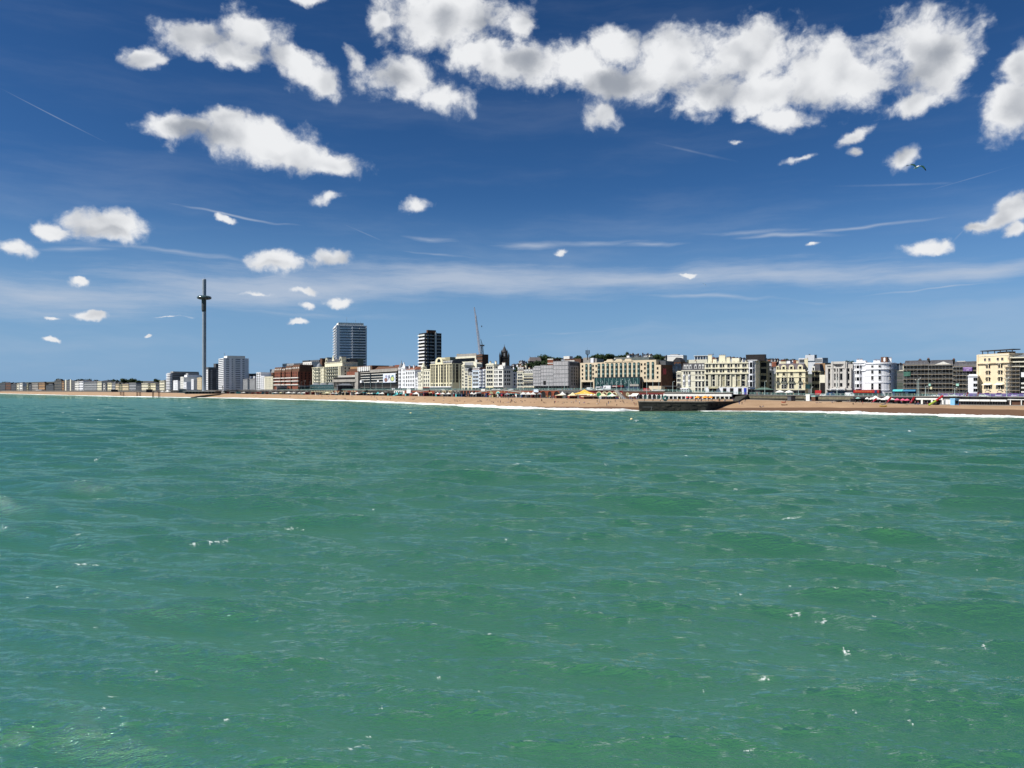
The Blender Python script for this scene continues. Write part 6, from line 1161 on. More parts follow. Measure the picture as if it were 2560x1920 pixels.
for px in (1048, 1054, 1060, 1066, 1072, 1078): w.arch(px, 4.6, 981.5, None, CREAMC, BLACK)
w.box('ramp_kiosk', w.u(1020), w.u(1030), -1.4, -.004, w.z(984), w.z(974), CANV)
u0, u1 = w.u(1010), w.u(1082); m = MB(); m.prof([(u0, .2), (u1, 4.2), (u1, w.H+.1), (u0, 1.2)], -3.6, -2.6, RBR); m.prof([(u0, 1.2), (u1, w.H+.1), (u1, w.H+.5), (u0, 1.6)], -3.8, -2.5, CONC); w.part('ramp', m)
for px in (1058, 1066, 1074): 
    r_ = 1.3; u = w.u(px); m = MB(); m.add([(u-r_,-3.62,.2),(u-r_,-3.62,2.6)]+[(u-r_*math.cos(math.pi*i/6),-3.62,2.6+r_*math.sin(math.pi*i/6)) for i in range(1, 6)]+[(u+r_,-3.62,2.6),(u+r_,-3.62,.2)], [tuple(range(8, -1, -1))], BLACK); w.part('ramp_arch', m)
w = Wl('brick_arcade', 'dark arcade with small cream ringed arches below the yellow hotel', 1086, 1152, DARKW)
for i in range(4): w.arch(1108+i*4.2+(8 if i > 1 else 0), 3.6, 976.5, None, CREAMC, BROWN)
for px in (1091, 1098, 1138, 1146): w.arch(px, 5, 978, None, CONC, BLACK)
w = Wl('brick_arcade', 'red brick arcade with black arches left of the long brick ramp', 1152, 1204, RBR)
for i in range(5): w.arch(1155+i*7.6, 5.6, 975.8, None, None, BLACK)
w.box('banner_board', w.u(1205), w.u(1215), -.9, -.7, w.z(977), w.z(972.6), WHT2)
w = Wl('brick_ramp', 'long humped red brick ramp with arches facing the beach', 1204, 1348, RBR, off=-1)
u0, ua, ub, u1 = w.u(1195), w.u(1245), w.u(1272), w.w; zt_ = w.H+.15; m = MB(); P = [(u0, 0), (u0, 2.9), (w.u(1220), 4.6), (ua, zt_-.15), (ub, zt_-.1), (w.u(1300), zt_-1.2), (u1, 3.3), (u1, 0)]; m.prof(P, -5.5, -4.5, RBR); w.part('ramp_face', m)
m = MB(); Q = P[1:7]; m.prof(Q+[(x, z+.5) for x, z in Q[::-1]], -5.8, -4.4, mat('pale_coping', (0.36,0.35,0.31), .9, .1, .5)); w.part('ramp_coping', m)
for px, r_, ring, inf in ((1208, 2.4, None, BLACK), (1224, 1.2, CREAMC, RBR), (1242, 2.4, BROWN, mat('cream_tiles', (.4,.36,.2), .7, .3, 2)), (1259, 2.3, CREAMC, TEAL), (1283, 1.6, BROWN, BLACK), (1292, 1.5, CREAMC, BROWN)):
    u = w.u(px); sp = 2.6 if r_ > 2 else 2.0; Pp = [(u-r_, .2), (u-r_, sp)]+[(u-r_*math.cos(math.pi*i/8), sp+r_*math.sin(math.pi*i/8)) for i in range(1, 8)]+[(u+r_, sp), (u+r_, .2)]
    if ring: m = MB(); m.add([((x-u)*1.18+u, -5.53, z*1.0 if z < 1 else sp+(z-sp)*1.18) for x, z in Pp], [tuple(range(len(Pp)))], ring); w.part('arch_ring', m)
    m = MB(); m.add([(x, -5.57, z) for x, z in Pp], [tuple(range(len(Pp)))], inf); w.part('arch_infill', m)
w.box('brick_pier', w.u(1281), w.u(1285), -6.2, -5.6, 0, 4.8, DRED)
for i in range(7): u = w.u(1232+i*9); m = MB(); m.tube((u, -5.9, 4.2), (u, -5.9, 5.5), .12, .1, CREAMC); w.part('wall_lamp', m)
w = Wl('brick_arcade', 'brick wall with two very wide black arches below the grey wrapped building', 1348, 1398, RBR)
for px in (1358.5, 1375, 1392): w.arch(px, 13 if px != 1375 else 9, 978, None, RBR, BLACK)
w.box('mural_board', w.u(1336), w.u(1348), -.9, -.7, w.z(980.5), w.z(973.5), PBLUE)
w = Wl('flint_wall', 'grey flint wall between the black arches and the big yellow tent', 1398, 1448, FLINT)
for px in (1404, 1418, 1434): w.arch(px, 9, 981, None, None, BLACK)
w = Wl('red_arcade', 'dark red arcade wall with big cream ringed green arches behind the cream tents', 1448, 1557, DRED)
for px, ww_, inf in ((1497.8, 12, GRN), (1511.6, 11, BROWN), (1524.4, 12, GRN), (1536.5, 8, BROWN), (1545.5, 6.5, OLIVE), (1552, 5, BROWN)): w.arch(px, ww_, 980.5+max(0, px-1530)*.12, None, CREAMC, inf)
u0, u1 = w.u(1541), w.u(1566); m = MB(); m.prof([(u0, w.H), (u0+2.2, w.H), (u1+1.2, .2), (u1-1.4, .2)], -3, -1.2, CONC); w.part('staircase', m)
w = Wl('red_arcade', 'red brown wall with a round window and white arches left of the groyne', 1557, 1662, BROWN)
for i in range(6): w.arch(1602.5+i*11.2, 9, 986, None, CANV, BLACK if i not in (1, 4) else TGLASS)
w.box('red_fascia', w.u(1597), w.w, -.4, -.31, w.z(986), w.z(982.6), DRED); m = MB(); u = w.u(1569.5)
for rr_, yy, mm in ((1.15, -.42, CREAMC), (.85, -.5, OLIVE)): m.add([(u+rr_*math.cos(2*math.pi*i/16), yy, w.z(986)+rr_*math.sin(2*math.pi*i/16)) for i in range(16)], [tuple(range(16))], mm)
w.part('round_window', m); w.awning(w.u(1582), w.u(1598), w.z(983.5), CANV, 4.4, 1.6)
w = Wl('white_colonnade', 'white colonnade under the promenade behind the orange parasols', 1662, 1832, BLACK); z2 = w.z(988.5)
w.box('white_fascia', 0, w.w, -3.2, -.36, w.z(990.5), w.z(984.8), CANV); w.box('back_wall', .2, w.w-.2, -.3, -.003, 0, w.z(991), GREYW)
for i in range(16): u = w.w*(i+.3)/16; w.box('column', u, u+.55, -3.1, -2.55, 0, w.z(990.6), CANV)
for i in range(8): u = w.w*(i+.6)/8; w.box('doorway', u, u+1.7, -.4, -.301, 0, 2.6, BLACK)
w = Wl('low_stone_wall', 'low stone wall at the top of the sand right of the stone groyne', 1872, 2010, mat('lichen_stone', (0.20,0.18,0.12), .9, .2, .8)); w.box('dark_plinth', 0, w.w, -.5, -.005, w.H*.42, w.H*.5, FRD)
w = Wl('low_stone_wall', 'grey green low wall in front of the grey cinema', 2010, 2135, mat('lichen_stone', (0,0,0))); w.box('dark_plinth', 0, w.w, -.5, -.005, w.H*.3, w.H*.45, FRD)
w = Wl('shaded_terrace_recess', 'terrace recess with its shade as a black wall behind the white peaked tents', 2135, 2290, BLACK); w.box('dark_fascia', 0, w.w, -2, -.36, w.H-.9, w.H-.2, FRD)  # black wall stands in for the shade of a recess
w = Wl('white_colonnade', 'white fascia with pale columns at the foot of the left scaffolding', 2290, 2358, BLACK); w.box('white_fascia', 0, w.w, -1.2, -.36, w.z(999.5), w.z(995), CANV)
for px in (2306, 2331, 2358): w.box('column', w.u(px)-.45, w.u(px)+.45, -1.1, -.36, 0, w.z(999.6), CANV)
w = Wl('beach_shop_row', 'low beach shops with a long white fascia below the peach hotel', 2358, 2520, BLACK)
w.box('grey_front', 0, w.u(2385), -.5, -.005, 0, w.z(997.5), GREYW)
for px in (2369.5, 2376.5): w.box('white_door', w.u(px)-.75, w.u(px)+.75, -.62, -.51, .3, w.z(1000), CANV)
for p0, p1 in ((2399.5, 2426), (2426.6, 2452), (2452.6, 2478), (2480, 2519)): w.box('white_fascia', w.u(p0), w.u(p1), -2.2, -.36, w.z(1003), w.z(998.5), CANV)
w.box('shop_glass', w.u(2400), w.w, -.4, -.303, .3, w.z(1003.4), mat('brown_glass', (.05,.035,.03), .3, .4, 1))
for i in range(18): u = w.u(2402+i*6.6); w.box('mullion', u, u+.12, -.55, -.41, .3, w.z(1003.4), GREYW)
w = Wl('beach_shop_row', 'low shops with columns running out of the right edge', 2520, 2700, GREYD); w.box('white_fascia', 0, w.w, -1.4, -.36, w.z(1000.5), w.z(998.6), CANV); w.box('brown_front', .5, w.w, -.5, -.31, .2, w.z(1003), BROWN)
for i in range(9): u = 1+i*4.6; w.box('column', u, u+.4, -1.3, -.6, 0, w.z(1000.6), CANV)
# railings
def railing(a, b, label, m_=TURQ, f=0.0, h=1.15, dz=0.12):
    Za, Zb = ZP(a)+f, ZP(b)+f; pa, pb = W(a, Za), W(b, Zb); d = pb-pa; L = d.length; r = empty('railing', (pa.x, pa.y, 0), math.atan2(d.y, d.x), label, 'railing', 'railings along the promenade edge'); za, zb_ = ZRD(a)+dz+.35, ZRD(b)+dz+.35
    for q, th in ((h, .09), (h*.55, .05), (.12, .05)): m = MB(); m.add([(0,-.05,za+q-th),(L,-.05,zb_+q-th),(L,.05,zb_+q-th),(0,.05,za+q-th),(0,-.05,za+q),(L,-.05,zb_+q),(L,.05,zb_+q),(0,.05,za+q)], [(0,3,2,1),(4,5,6,7),(0,1,5,4),(1,2,6,5),(2,3,7,6),(3,0,4,7)], m_); m.build('rail', r)
    n = int(L/2.4); pm = MB(); pm.box(-.08, .08, -.08, .08, 0, h+.12, m_); me = mesh('post', pm.V, pm.F, pm.mats, pm.M)
    for i in range(n+1): q = i/n; ob('post', me, r, (L*q, 0, za+(zb_-za)*q))
    k = MB(); n = int(L/.42)
    for i in range(n): q = (i+.5)/n; z = za+(zb_-za)*q; k.tube((L*q, 0, z+.1), (L*q, 0, z+h-.05), .035, .035, m_, 3)
    o = k.build('baluster', r); o['kind'] = 'stuff'
for a, b, lab in ((560,700,'grey railing above the dark arcade by the red brick hotel'),(700,835,'turquoise railing in front of the big cream hotel'),(835,985,'turquoise railing in front of the conference centre'),(985,1150,'turquoise railing in front of the yellow hotel'),(1150,1330,'turquoise railing above the humped brick ramp'),(1330,1450,'turquoise railing in front of the grey wrapped building'),(1450,1560,'turquoise railing above the green arches'),(1560,1662,'turquoise railing above the small white arches'),(1662,1862,'turquoise railing above the white colonnade'),(1875,2010,'dark green railing on the low stone wall by the kiosk'),(2010,2135,'turquoise railing in front of the grey cinema'),(2135,2345,'turquoise railing above the black terrace front'),(2345,2560,'turquoise railing in front of the purple hoarding')):
    railing(a, b, lab, GREYW if a < 700 else TURQ)
# lamp posts
def lamp_parts():
    m = MB(); m.tube((0, 0, 0), (0, 0, 1.2), .2, .14, TURQ, 8); m.tube((0, 0, 1.2), (0, 0, 1), .09, .06, TURQ, 6); pole = None
    return m
def lamp(px, yt, yb, fr_=0.03, double=False, low=False):
    Z = ZP(px)+(ZF(px)-ZP(px))*fr_ if not low else ZB(px)+4; z0 = (ZRD(px)+.12) if not low else zlow(px); h = zat(yt, Z)-z0
    if h < 4: h = 6
    pal = 'pale turquoise' if px > 900 else 'slim grey'
    hw = 'very tall' if h > 11 else 'tall' if h > 8 else 'short'
    p = W(px, Z, z0); r = empty('lamp_post', tuple(p), 0, '%s %s lamp post %s before the %s' % (hw, pal, 'at beach level' if low else 'by the railing' if fr_ < .1 else 'across the road', near_name(px)), 'lamp post', 'lamp posts along the promenade'); mm = TURQ if px > 900 else GALV
    if px > 900: mm = mat('pale_turquoise_paint', (0.48,0.60,0.57), .6, .08, 1)
    m = MB(); m.tube((0, 0, 0), (0, 0, 1.3), .24, .18, mm, 8); m.tube((0, 0, 1.3), (0, 0, h), .13, .085, mm, 6); m.build('pole', r)
    for sg in ((-1, 1) if double else (1,)): m = MB(); m.tube((0, 0, h-.1), (sg*.9, 0, h+.25), .05, .04, mm, 4); m.build('arm', r); m = MB(); m.lathe([(.02, .1), (.28, 0), (.3, -.25), (.12, -.45), (.02, -.5)], mat('lantern', (.55,.56,.52), .4, .1, 1), 8, sg*.9, 0); m.build('lantern', r, (0, 0, h+.25))
for a in ((622,953,978,.05,1),(636,957,978),(694,957,982,.02),(753,955,976),(762,952,976,.05,1),(775,953,980,.02),(911,957,974),(927,955,974,.04,1),(940,957,974),(955.5,957,990,0,0,1),(977,952,974),(1010,958,975),(1130,950,990,.0,0,1),(1149,950,972),(1206,957,972),(1218,956,972),(1298.5,950,976,.02),(1301,956,982,0,0,1),(1371,943,974,.02,1),(1411,955,974,.4),(1451,945,975),(1477,955,975,.4),(1541,964,980,.0),(1553,949,978,.02),(1571,950,975,.5),(1617,946,1000,0,1,1),(1632,949,977,.3,1),(1647,950,978,.3),(1682,954,980,.1),(1722,965,984,.03),(1764,952,987,.03,1),(1912,953,985,.2),(1996,974,990,.3),(2092.6,944,994,.03,1),(2028,968,990,.3),(2293,950,992,.03,1),(2297,946,990,.4),(2314,966,990,.1),(2387,970,990,.2),(2517,945,996,.02,1),(560,958,980),(590,957,980),(440,962,978),(345,966,978),(1085,955,974),(1040,957,974)):
    lamp(*a)
# ------------------------------------------------------------------ stone groyne and its terrace
DST = mat('shade_dark_stone', (0.022,0.022,0.018), .75, .35, .25, bump=.5, streak=.3); DST2 = mat('groyne_stone', (0.055,0.052,0.04), .9, .3, .5, bump=.4)  # the groyne's shaded face is put into the near black stone colour
A = W(1598, 405); B = W(1690, 400.5); C = W(1764, 397.5); D = W(1846, 424); E = W(1871, 472); G = W(1592, 505); H_ = W(1862, 500)
g = empty('stone_groyne', (A.x, A.y, 0), 0, 'massive dark stone groyne running out from the promenade into the surf', 'groyne')
P = [(v.x-A.x, v.y-A.y) for v in (A, B, C, D, E, H_, G)]
m = MB(); m.prism(P, -1.5, 4.62, DST, PV := mat('groyne_paving', (0.22,0.20,0.165), .9, .2, .4)); m.build('stone_body', g)
m = MB()
for (x0, y0), (x1, y1) in zip(P[:4], P[1:5]): m.add([(x0,y0-.35,4.63),(x1,y1-.35,4.63),(x1,y1+.5,4.63),(x0,y0+.5,4.63),(x0,y0-.35,4.98),(x1,y1-.35,4.98),(x1,y1+.5,4.98),(x0,y0+.5,4.98)], [(0,1,5,4),(1,2,6,5),(2,3,7,6),(3,0,4,7),(4,5,6,7)], PV)
m.build('coping', g)
m = MB(); q0, q1, q2 = P[3], P[4], P[5]; m.add([(q0[0]-3,q0[1],4.6),(q0[0],q0[1]-.4,4.6),(q1[0],q1[1],4.6),(q2[0]-4,q2[1]+4,4.6),(q0[0]-3,q0[1],5.0),(q0[0],q0[1]-.4,5.0),(q1[0],q1[1],8.3),(q2[0]-4,q2[1]+4,8.3)], [(0,1,5,4),(1,2,6,5),(2,3,7,6),(3,0,4,7),(4,5,6,7)], DST2); m.build('ramp', g)
rs = random.Random(8); m0 = MB()
for i in range(46):
    seg = rs.choice((0, 1, 2)); (x0, y0), (x1, y1) = P[seg], P[seg+1]; q = rs.random(); nx_, ny_ = (y1-y0), -(x1-x0); l = math.hypot(nx_, ny_); nx_, ny_ = nx_/l, ny_/l; wb = rs.uniform(1.0, 2.6); hb_ = rs.uniform(.5, 1.0); z = rs.uniform(.2, 3.4)
    cx, cy = x0+(x1-x0)*q+nx_*.02, y0+(y1-y0)*q+ny_*.02; tx, ty = (x1-x0)/l, (y1-y0)/l; k = MB(); dp = rs.uniform(.10, .28)
    V = [(cx+tx*a_*wb/2+nx_*e_, cy+ty*a_*wb/2+ny_*e_, z+c_) for e_ in (0, dp) for a_, c_ in ((-1, 0), (1, 0), (1, hb_), (-1, hb_))]; k.add(V, [(4,5,6,7),(0,1,5,4),(1,2,6,5),(2,3,7,6),(3,0,4,7)], DST if rs.random() < .5 else DST2); k.build('stone', g)
m = MB(); m.tube((8, -1.2, 0), (11, -2.2, 3.4), .09, .09, GALV, 4); m.tube((1.5, -1.5, 2.1), (6.5, -1.8, 2.1), .08, .08, GALV, 4); m.tube((6.4, -1.8, 2.1), (5.9, -1.8, .4), .08, .08, GALV, 4); m.build('mooring_rail', g)
# turquoise ring sculpture
p = W(1663, 424, 4.98); r = empty('ring_sculpture', tuple(p), .3, 'round turquoise ring sculpture standing on the stone groyne', 'sculpture')
n, k = 20, 10; V = []; Fc = []
for i in range(n):
    a_ = 2*math.pi*i/n
    for j in range(k): b_ = 2*math.pi*j/k; rr_ = 1.05+.55*math.cos(b_); V.append((rr_*math.cos(a_), .5*math.sin(b_), 1.45+rr_*math.sin(a_)))
for i in range(n):
    for j in range(k): Fc.append((i*k+j, ((i+1) % n)*k+j, ((i+1) % n)*k+(j+1) % k, i*k+(j+1) % k))
ob('ring', mesh('ring', V, Fc, mat('verdigris', (0.10,0.27,0.24), .7, .3, 1.5), smooth=True), r)
m = MB(); m.box(-.9, .9, -.5, .5, -.02, .12, CONC); m.build('base', r)
# sand ramp and jetties on the left
def slab(name, label, pts, cat, m_, z0=-1):
    o = PY(pts[0][0], pts[0][1], pts[0][2]); r = empty(name, (o.x, o.y, 0), 0, label, cat); top = [PY(*q) for q in pts]
    m = MB(); n = len(top); V = [(v.x-o.x, v.y-o.y, z0) for v in top]+[(v.x-o.x, v.y-o.y, v.z) for v in top]; m.add(V, [(i, (i+1) % n, n+(i+1) % n, n+i) for i in range(n)]+[tuple(range(n, 2*n))], m_); m.build('stone_body', r)
    for i in range(n): a_, b_ = top[i]-o, top[(i+1) % n]-o; m = MB(); m.tube((a_.x, a_.y, top[i].z), (b_.x, b_.y, top[(i+1) % n].z), .22, .22, DST2, 4); m.build('edge_beam', r)
slab('dark_groyne', 'dark groyne lying across the surf at the far left', [(233, 984, 1560), (281, 981.5, 1640), (284, 981, 1760), (237, 982, 1700)], 'groyne', DST)
slab('dark_groyne', 'black timber groyne slanting down the beach just right of the observation mast', [(530, 994.8, 1075), (552, 993.2, 1080), (594, 989, 1160), (588, 988.4, 1190)], 'groyne', DST)
slab('dark_groyne', 'short dark groyne in the sand left of the observation mast', [(418, 990.4, 1190), (428, 989.8, 1200), (436, 988.6, 1250), (430, 988.4, 1250)], 'groyne', DST)
# pier columns standing in the surf
for i, (px, yt, Z) in enumerate(((300.5,980,1330),(303,980,1310),(307.3,979.6,1300),(309.8,979.8,1290),(342,980.5,1250),(344.6,980.2,1240),(348.5,980.6,1230),(351.6,980.2,1225),(381.5,981,1180),(384,980.4,1185),(396,980.4,1170),(399.4,980,1165))):
    p = W(px, Z, -1); r = empty('pier_column', tuple(p), 0, '%s rusty pier column in the %s' % (('leftmost', 'second', 'third', 'rightmost')[i % 4] if i < 8 else ('left', 'right')[i % 2], ('left surf cluster of four columns', 'middle surf cluster of four columns', 'small pair left of the white hut', 'pair nearest the observation mast')[0 if i < 4 else 1 if i < 8 else 2 if i < 10 else 3]), 'column', 'old pier columns')
    h = zat(yt, Z)+1; m = MB(); m.tube((0, 0, 0), (0, 0, h-.8), .5, .45, RUST, 8); m.build('shaft', r); m = MB(); m.tube((0, 0, h-.8), (0, 0, h), .7, .65, RUST, 8); m.build('cap', r); m = MB(); m.lathe([(.55, 2.4), (.66, 2.6), (.55, 2.8)], RUST, 8); m.build('collar', r)
# ------------------------------------------------------------------ parasols, tents, huts
def gz(px, Z): return beach_z(px, Z) if Z < ZB(px) else (zlow(px)+.02 if Z < ZP(px) else ZRD(px)+.12)
def depth(px, f):   # f: 0 waterline, 1 beach top, 2 wall foot, 3 facade
    k = [ZW(px), ZB(px), ZP(px)-1.5, ZF(px)]; i = min(2, int(f)); 
    if i == 2: k[2] = ZP(px)+1
    return k[i]+(k[i+1]-k[i])*(f-i)
def tent(px, wpx, ye, yt, m_, label, f=1.4, kind='tent', legs=4, z=None, group=None):
    Z = depth(px, f); z0 = gz(px, Z) if z is None else z; wm = wpx*Z/F; he = max(2.0, zat(ye, Z)-z0); ht = max(he+.8, zat(yt, Z)-z0); r = empty(kind, tuple(W(px, Z, z0)), rnd.uniform(-.2, .2), label, kind.replace('_', ' '), group); h = wm/2
    m = MB()
    if kind == 'tent':
        q = h*.45; zm = he+(ht-he)*.38
        m.add([(-h,-h,he),(h,-h,he),(h,h,he),(-h,h,he),(-q,-q,zm),(q,-q,zm),(q,q,zm),(-q,q,zm),(0,0,ht),(-h,-h,he-.35),(h,-h,he-.35),(h,h,he-.35),(-h,h,he-.35)], [(0,1,5,4),(1,2,6,5),(2,3,7,6),(3,0,4,7),(4,5,8),(5,6,8),(6,7,8),(7,4,8),(9,10,1,0),(10,11,2,1),(11,12,3,2),(12,9,0,3)], m_); m.build('canopy', r)
        lg = MB(); lg.tube((0, 0, 0), (0, 0, he), .05, .05, GALV, 5); me = mesh('leg', lg.V, lg.F, lg.mats, lg.M)
        for x in (-h*.95, h*.95):
            for y in (-h*.95, h*.95): ob('leg', me, r, (x, y, 0))
    else:
        m.lathe([(h, he), (h*.5, he+(ht-he)*.6), (.02, ht)], m_, 10); m.lathe([(h, he-.2), (h, he)], m_, 10); m.build('canopy', r)
        m = MB(); m.tube((0, 0, 0), (0, 0, ht+.15), .05, .04, WOOD, 5); m.build('pole', r); m = MB(); m.box(-.35, .35, -.35, .35, 0, .1, CONC); m.build('base', r)
    return r
tent(1308, 13, 985.5, 979, CANV, 'left one of three white peaked tents beside the brick ramp', group='three white tents'); tent(1320.5, 13, 985.5, 979, CANV, 'middle one of three white peaked tents beside the brick ramp', group='three white tents'); tent(1332.5, 13, 985.5, 979, CANV, 'right one of three white peaked tents, near the grey wrapped building', group='three white tents')
tent(1406, 17, 986.5, 978.5, CANV, 'white peaked tent above a cream awning left of the big yellow tent'); tent(1398, 18, 989.5, 985.5, CREAMC, 'wide cream awning tent below the white peaked tent', 1.25); tent(1432, 21, 989, 980.5, CREAMC, 'cream and white peaked tent just left of the big yellow tent')
tent(1461, 44, 984, 973.5, CANY, 'biggest tent on the front with a golden yellow canopy'); tent(1461, 40, 986.5, 981, CREAMC, 'lower cream canopy tier under the golden yellow tent', 1.28)
tent(1471, 9, 988, 984.5, CREAMC, 'small cream parasol right under the golden tent', 1.2, 'parasol'); tent(1479, 9, 988, 984.5, CANV, 'small white parasol right of the golden tent', 1.2, 'parasol'); tent(1487, 9, 988, 984.5, CREAMC, 'small cream parasol left of the first green arch', 1.2, 'parasol')
tent(1508.5, 19, 989.5, 983, CREAMC, 'cream peaked tent in front of the first green arch'); tent(1530, 23, 990, 983, mat('mint_canvas', (0.66,0.74,0.64), .8, .06, 1), 'mint white peaked tent in front of the second green arch')
tent(1575, 10, 991.5, 988.5, CANV, 'white parasol in the dark crowd by the round window', 1.25, 'parasol'); tent(1584, 10, 991.5, 988.5, CANV, 'white parasol under the slanted white awning', 1.25, 'parasol')
for px, w_, c, lab in ((1718, 8, CANR, 'left red parasol on the stone groyne terrace'), (1727, 8, CANR, 'right red parasol on the groyne terrace next to the orange ones'), (1744, 14, CANO, 'left orange parasol on the stone groyne'), (1763, 19, CANO, 'largest orange parasol on the stone groyne'), (1777, 12, CANO, 'right orange parasol on the stone groyne')):
    Z = 436; he = zat(996.5, Z)-4.64; tent(px, w_, 997, 990.5 if w_ < 10 else 989, c, lab, kind='parasol', z=4.64, f=(436-ZW(px))/(ZB(px)-ZW(px)) if 436 < ZB(px) else 1+(436-ZB(px))/(ZP(px)-1.5-ZB(px)))
for px, w_, y1, y2, c, lab in ((688,14,986,981,CANV,'white peaked tent right of the brown huts below the red brick hotel'),(702,9,986,982,CREAMC,'small cream tent below the red brick hotel'),(722,13,985.5,979,CANV,'tallest white tent in the busy stalls below the red brick hotel'),(735,10,985.5,981,CANV,'white tent left of the grey lamp post'),(748,9,986,981,CANV,'narrow white stall tent left of the long white canopy'),(760,16,985.5,982,CANV,'long white canopy tent'),(818,26,985,980,CREAMC,'wide cream tent in front of the pale arches'),(832,9,985,982.5,CANV,'small white tent left of the black arches'),(841,9,985,982.5,CANV,'small white tent under the first black arch'),
      (893,10,986.5,980,CANV,'white tent beside the dark staircase'),(922,10,985.5,982.5,CREAMC,'small cream stall below the conference centre'),(930,12,985.5,982.5,CANV,'flat white stall below the poster'),(945,9,986,979,TEAL,'teal tent left of the white tent below the poster'),(956,16,985,980.5,CANV,'white tent right of the teal one below the poster'),(1041,16,984.5,979,CANV,'white peaked tent in front of the yellow hotel ramp'),(1030,14,986,984,CANR,'red awning tent left of the ramp arches'),
      (1094,14,984.5,981,CANV,'white flat tent below the yellow hotel, left'),(1107,14,984.5,981,CANV,'white flat tent below the yellow hotel, centre'),(1121,14,984.5,981,CANV,'white flat tent below the yellow hotel, right'),(1100,18,988,985.5,CANR,'red awning under the white flat tents'),(1180,9,984,979.5,CANV,'tall white tent left of the white van by the brick ramp'),(1190,13,985,981,CANV,'white tent behind the catering trailer'),(1268,13,985.5,981.5,GREYW,'grey tent in front of the turquoise arch'),(1224,7,986.3,984.6,CANR,'small red parasol in front of the brick ramp'),
      (1349,10,985,981,GREYW,'grey green tent before the wide black arch'),(640,9,985,981.5,BRICK,'brown tent near the white terrace'),(652,9,985,981.5,BRICK,'brown tent below the cream terrace'),(610,11,984.5,981,CANV,'white tent below the long grey building'),(420,10,979,975.5,CANV,'white tent below the rounded white flats'),(406,9,980,976.5,CANV,'white tent left of the rounded white flats'),(538,9,983,981,CANV,'small white tent below the dark flats'),(556,10,983,981,CANV,'small white canopy below the tall white tower'),(505,9,981.5,979.5,CANV,'white tent at the foot of the mast, left'),(525,9,981.5,979.5,CANV,'white tent at the foot of the mast, right')):
    tent(px, w_, y1, y2, c, lab, 1.35 if w_ < 20 else 1.3)
for px, c, lab in ((1950, CANV, 'left white parasol on the promenade before the yellow corner hotel'), (1973, CANV, 'right white parasol on the promenade before the yellow corner hotel')): tent(px, 23, 981, 975.5, c, lab, 2.45, 'parasol')
tent(2189, 25, 998, 989, CANV, 'left white peaked tent at beach level below the bow fronted hotel', 1.4); tent(2219, 26, 998, 989, CANV, 'right white peaked tent at beach level below the bow fronted hotel', 1.4); tent(2168, 10, 1000, 996.5, CANV, 'small white parasol left of the white peaked tents', 1.3, 'parasol'); tent(2178, 9, 1000, 997, CANV, 'small white parasol touching the left white tent', 1.25, 'parasol')
for px, lab in ((2243, 'left pink parasol beside the right feather flag'), (2257, 'middle pink parasol below the teal shop'), (2268, 'right pink parasol below the teal shop')): tent(px, 13, 1002, 998.5, PINK, lab, 1.3, 'parasol')
tent(2145, 12, 997.5, 995, TURQ, 'flat pale green parasol below the red arcade front', 1.5, 'parasol')
def flag(px, yb, px2, yt, m_, label, f=1.02, wm=1.1):
    Z = depth(px, f); z0 = gz(px, Z); r = empty('feather_flag', tuple(W(px, Z, z0)), 0, label, 'flag'); t_ = W(px2, Z, zat(yt, Z))-W(px, Z, z0); t_.z = max(2.5, t_.z)
    m = MB(); n = 7; L = []
    for i in range(n+1): q = i/n; c = t_*q; L.append(c)
    m.tube((0, 0, 0), L[-1], .04, .02, GALV, 4); m.build('pole', r); m = MB(); px_ = Vector((0, 0, 1)).cross(t_).normalized(); d = Vector((1, 0, 0))
    V = []
    for i, c in enumerate(L[1:]): q = i/(n-1); s = wm*(.75+.35*math.sin(q*2.6)); V += [c+d*.03+Vector((0, -.03, 0)), c+d*s+Vector((0, -.05+.12*math.sin(i*1.4), -.1))]
    k = len(V)//2; m.add(V+[v+Vector((0, .05, 0)) for v in V], [(2*i, 2*i+1, 2*i+3, 2*i+2) for i in range(k-1)]+[(2*k+2*i+2, 2*k+2*i+3, 2*k+2*i+1, 2*k+2*i) for i in range(k-1)], m_); m.build('banner', r)
    m = MB(); c = L[3]; m.box(c.x+.3, c.x+wm*.7, c.y-.1, c.y-.07, c.z-.5, c.z+.7, PINK); m.build('emblem', r)
for (a, b_, c, d_, lab) in ((2176,1011,2189,996,'left red feather flag leaning right in the sand below the left white tent'),(2213,1011,2225,992,'middle red feather flag leaning right by the right white tent'),(2271,1011,2283,991,'right red feather flag below the teal shop')): flag(a, b_, c, d_, REDP, lab, .98)
flag(2413, 996, 2418, 984, DRED, 'left dark red banner on the promenade before the small white block', 2.02, .9); flag(2440, 996, 2445, 984, DRED, 'right dark red banner on the promenade between the small white block and peach hotel', 2.02, .9)
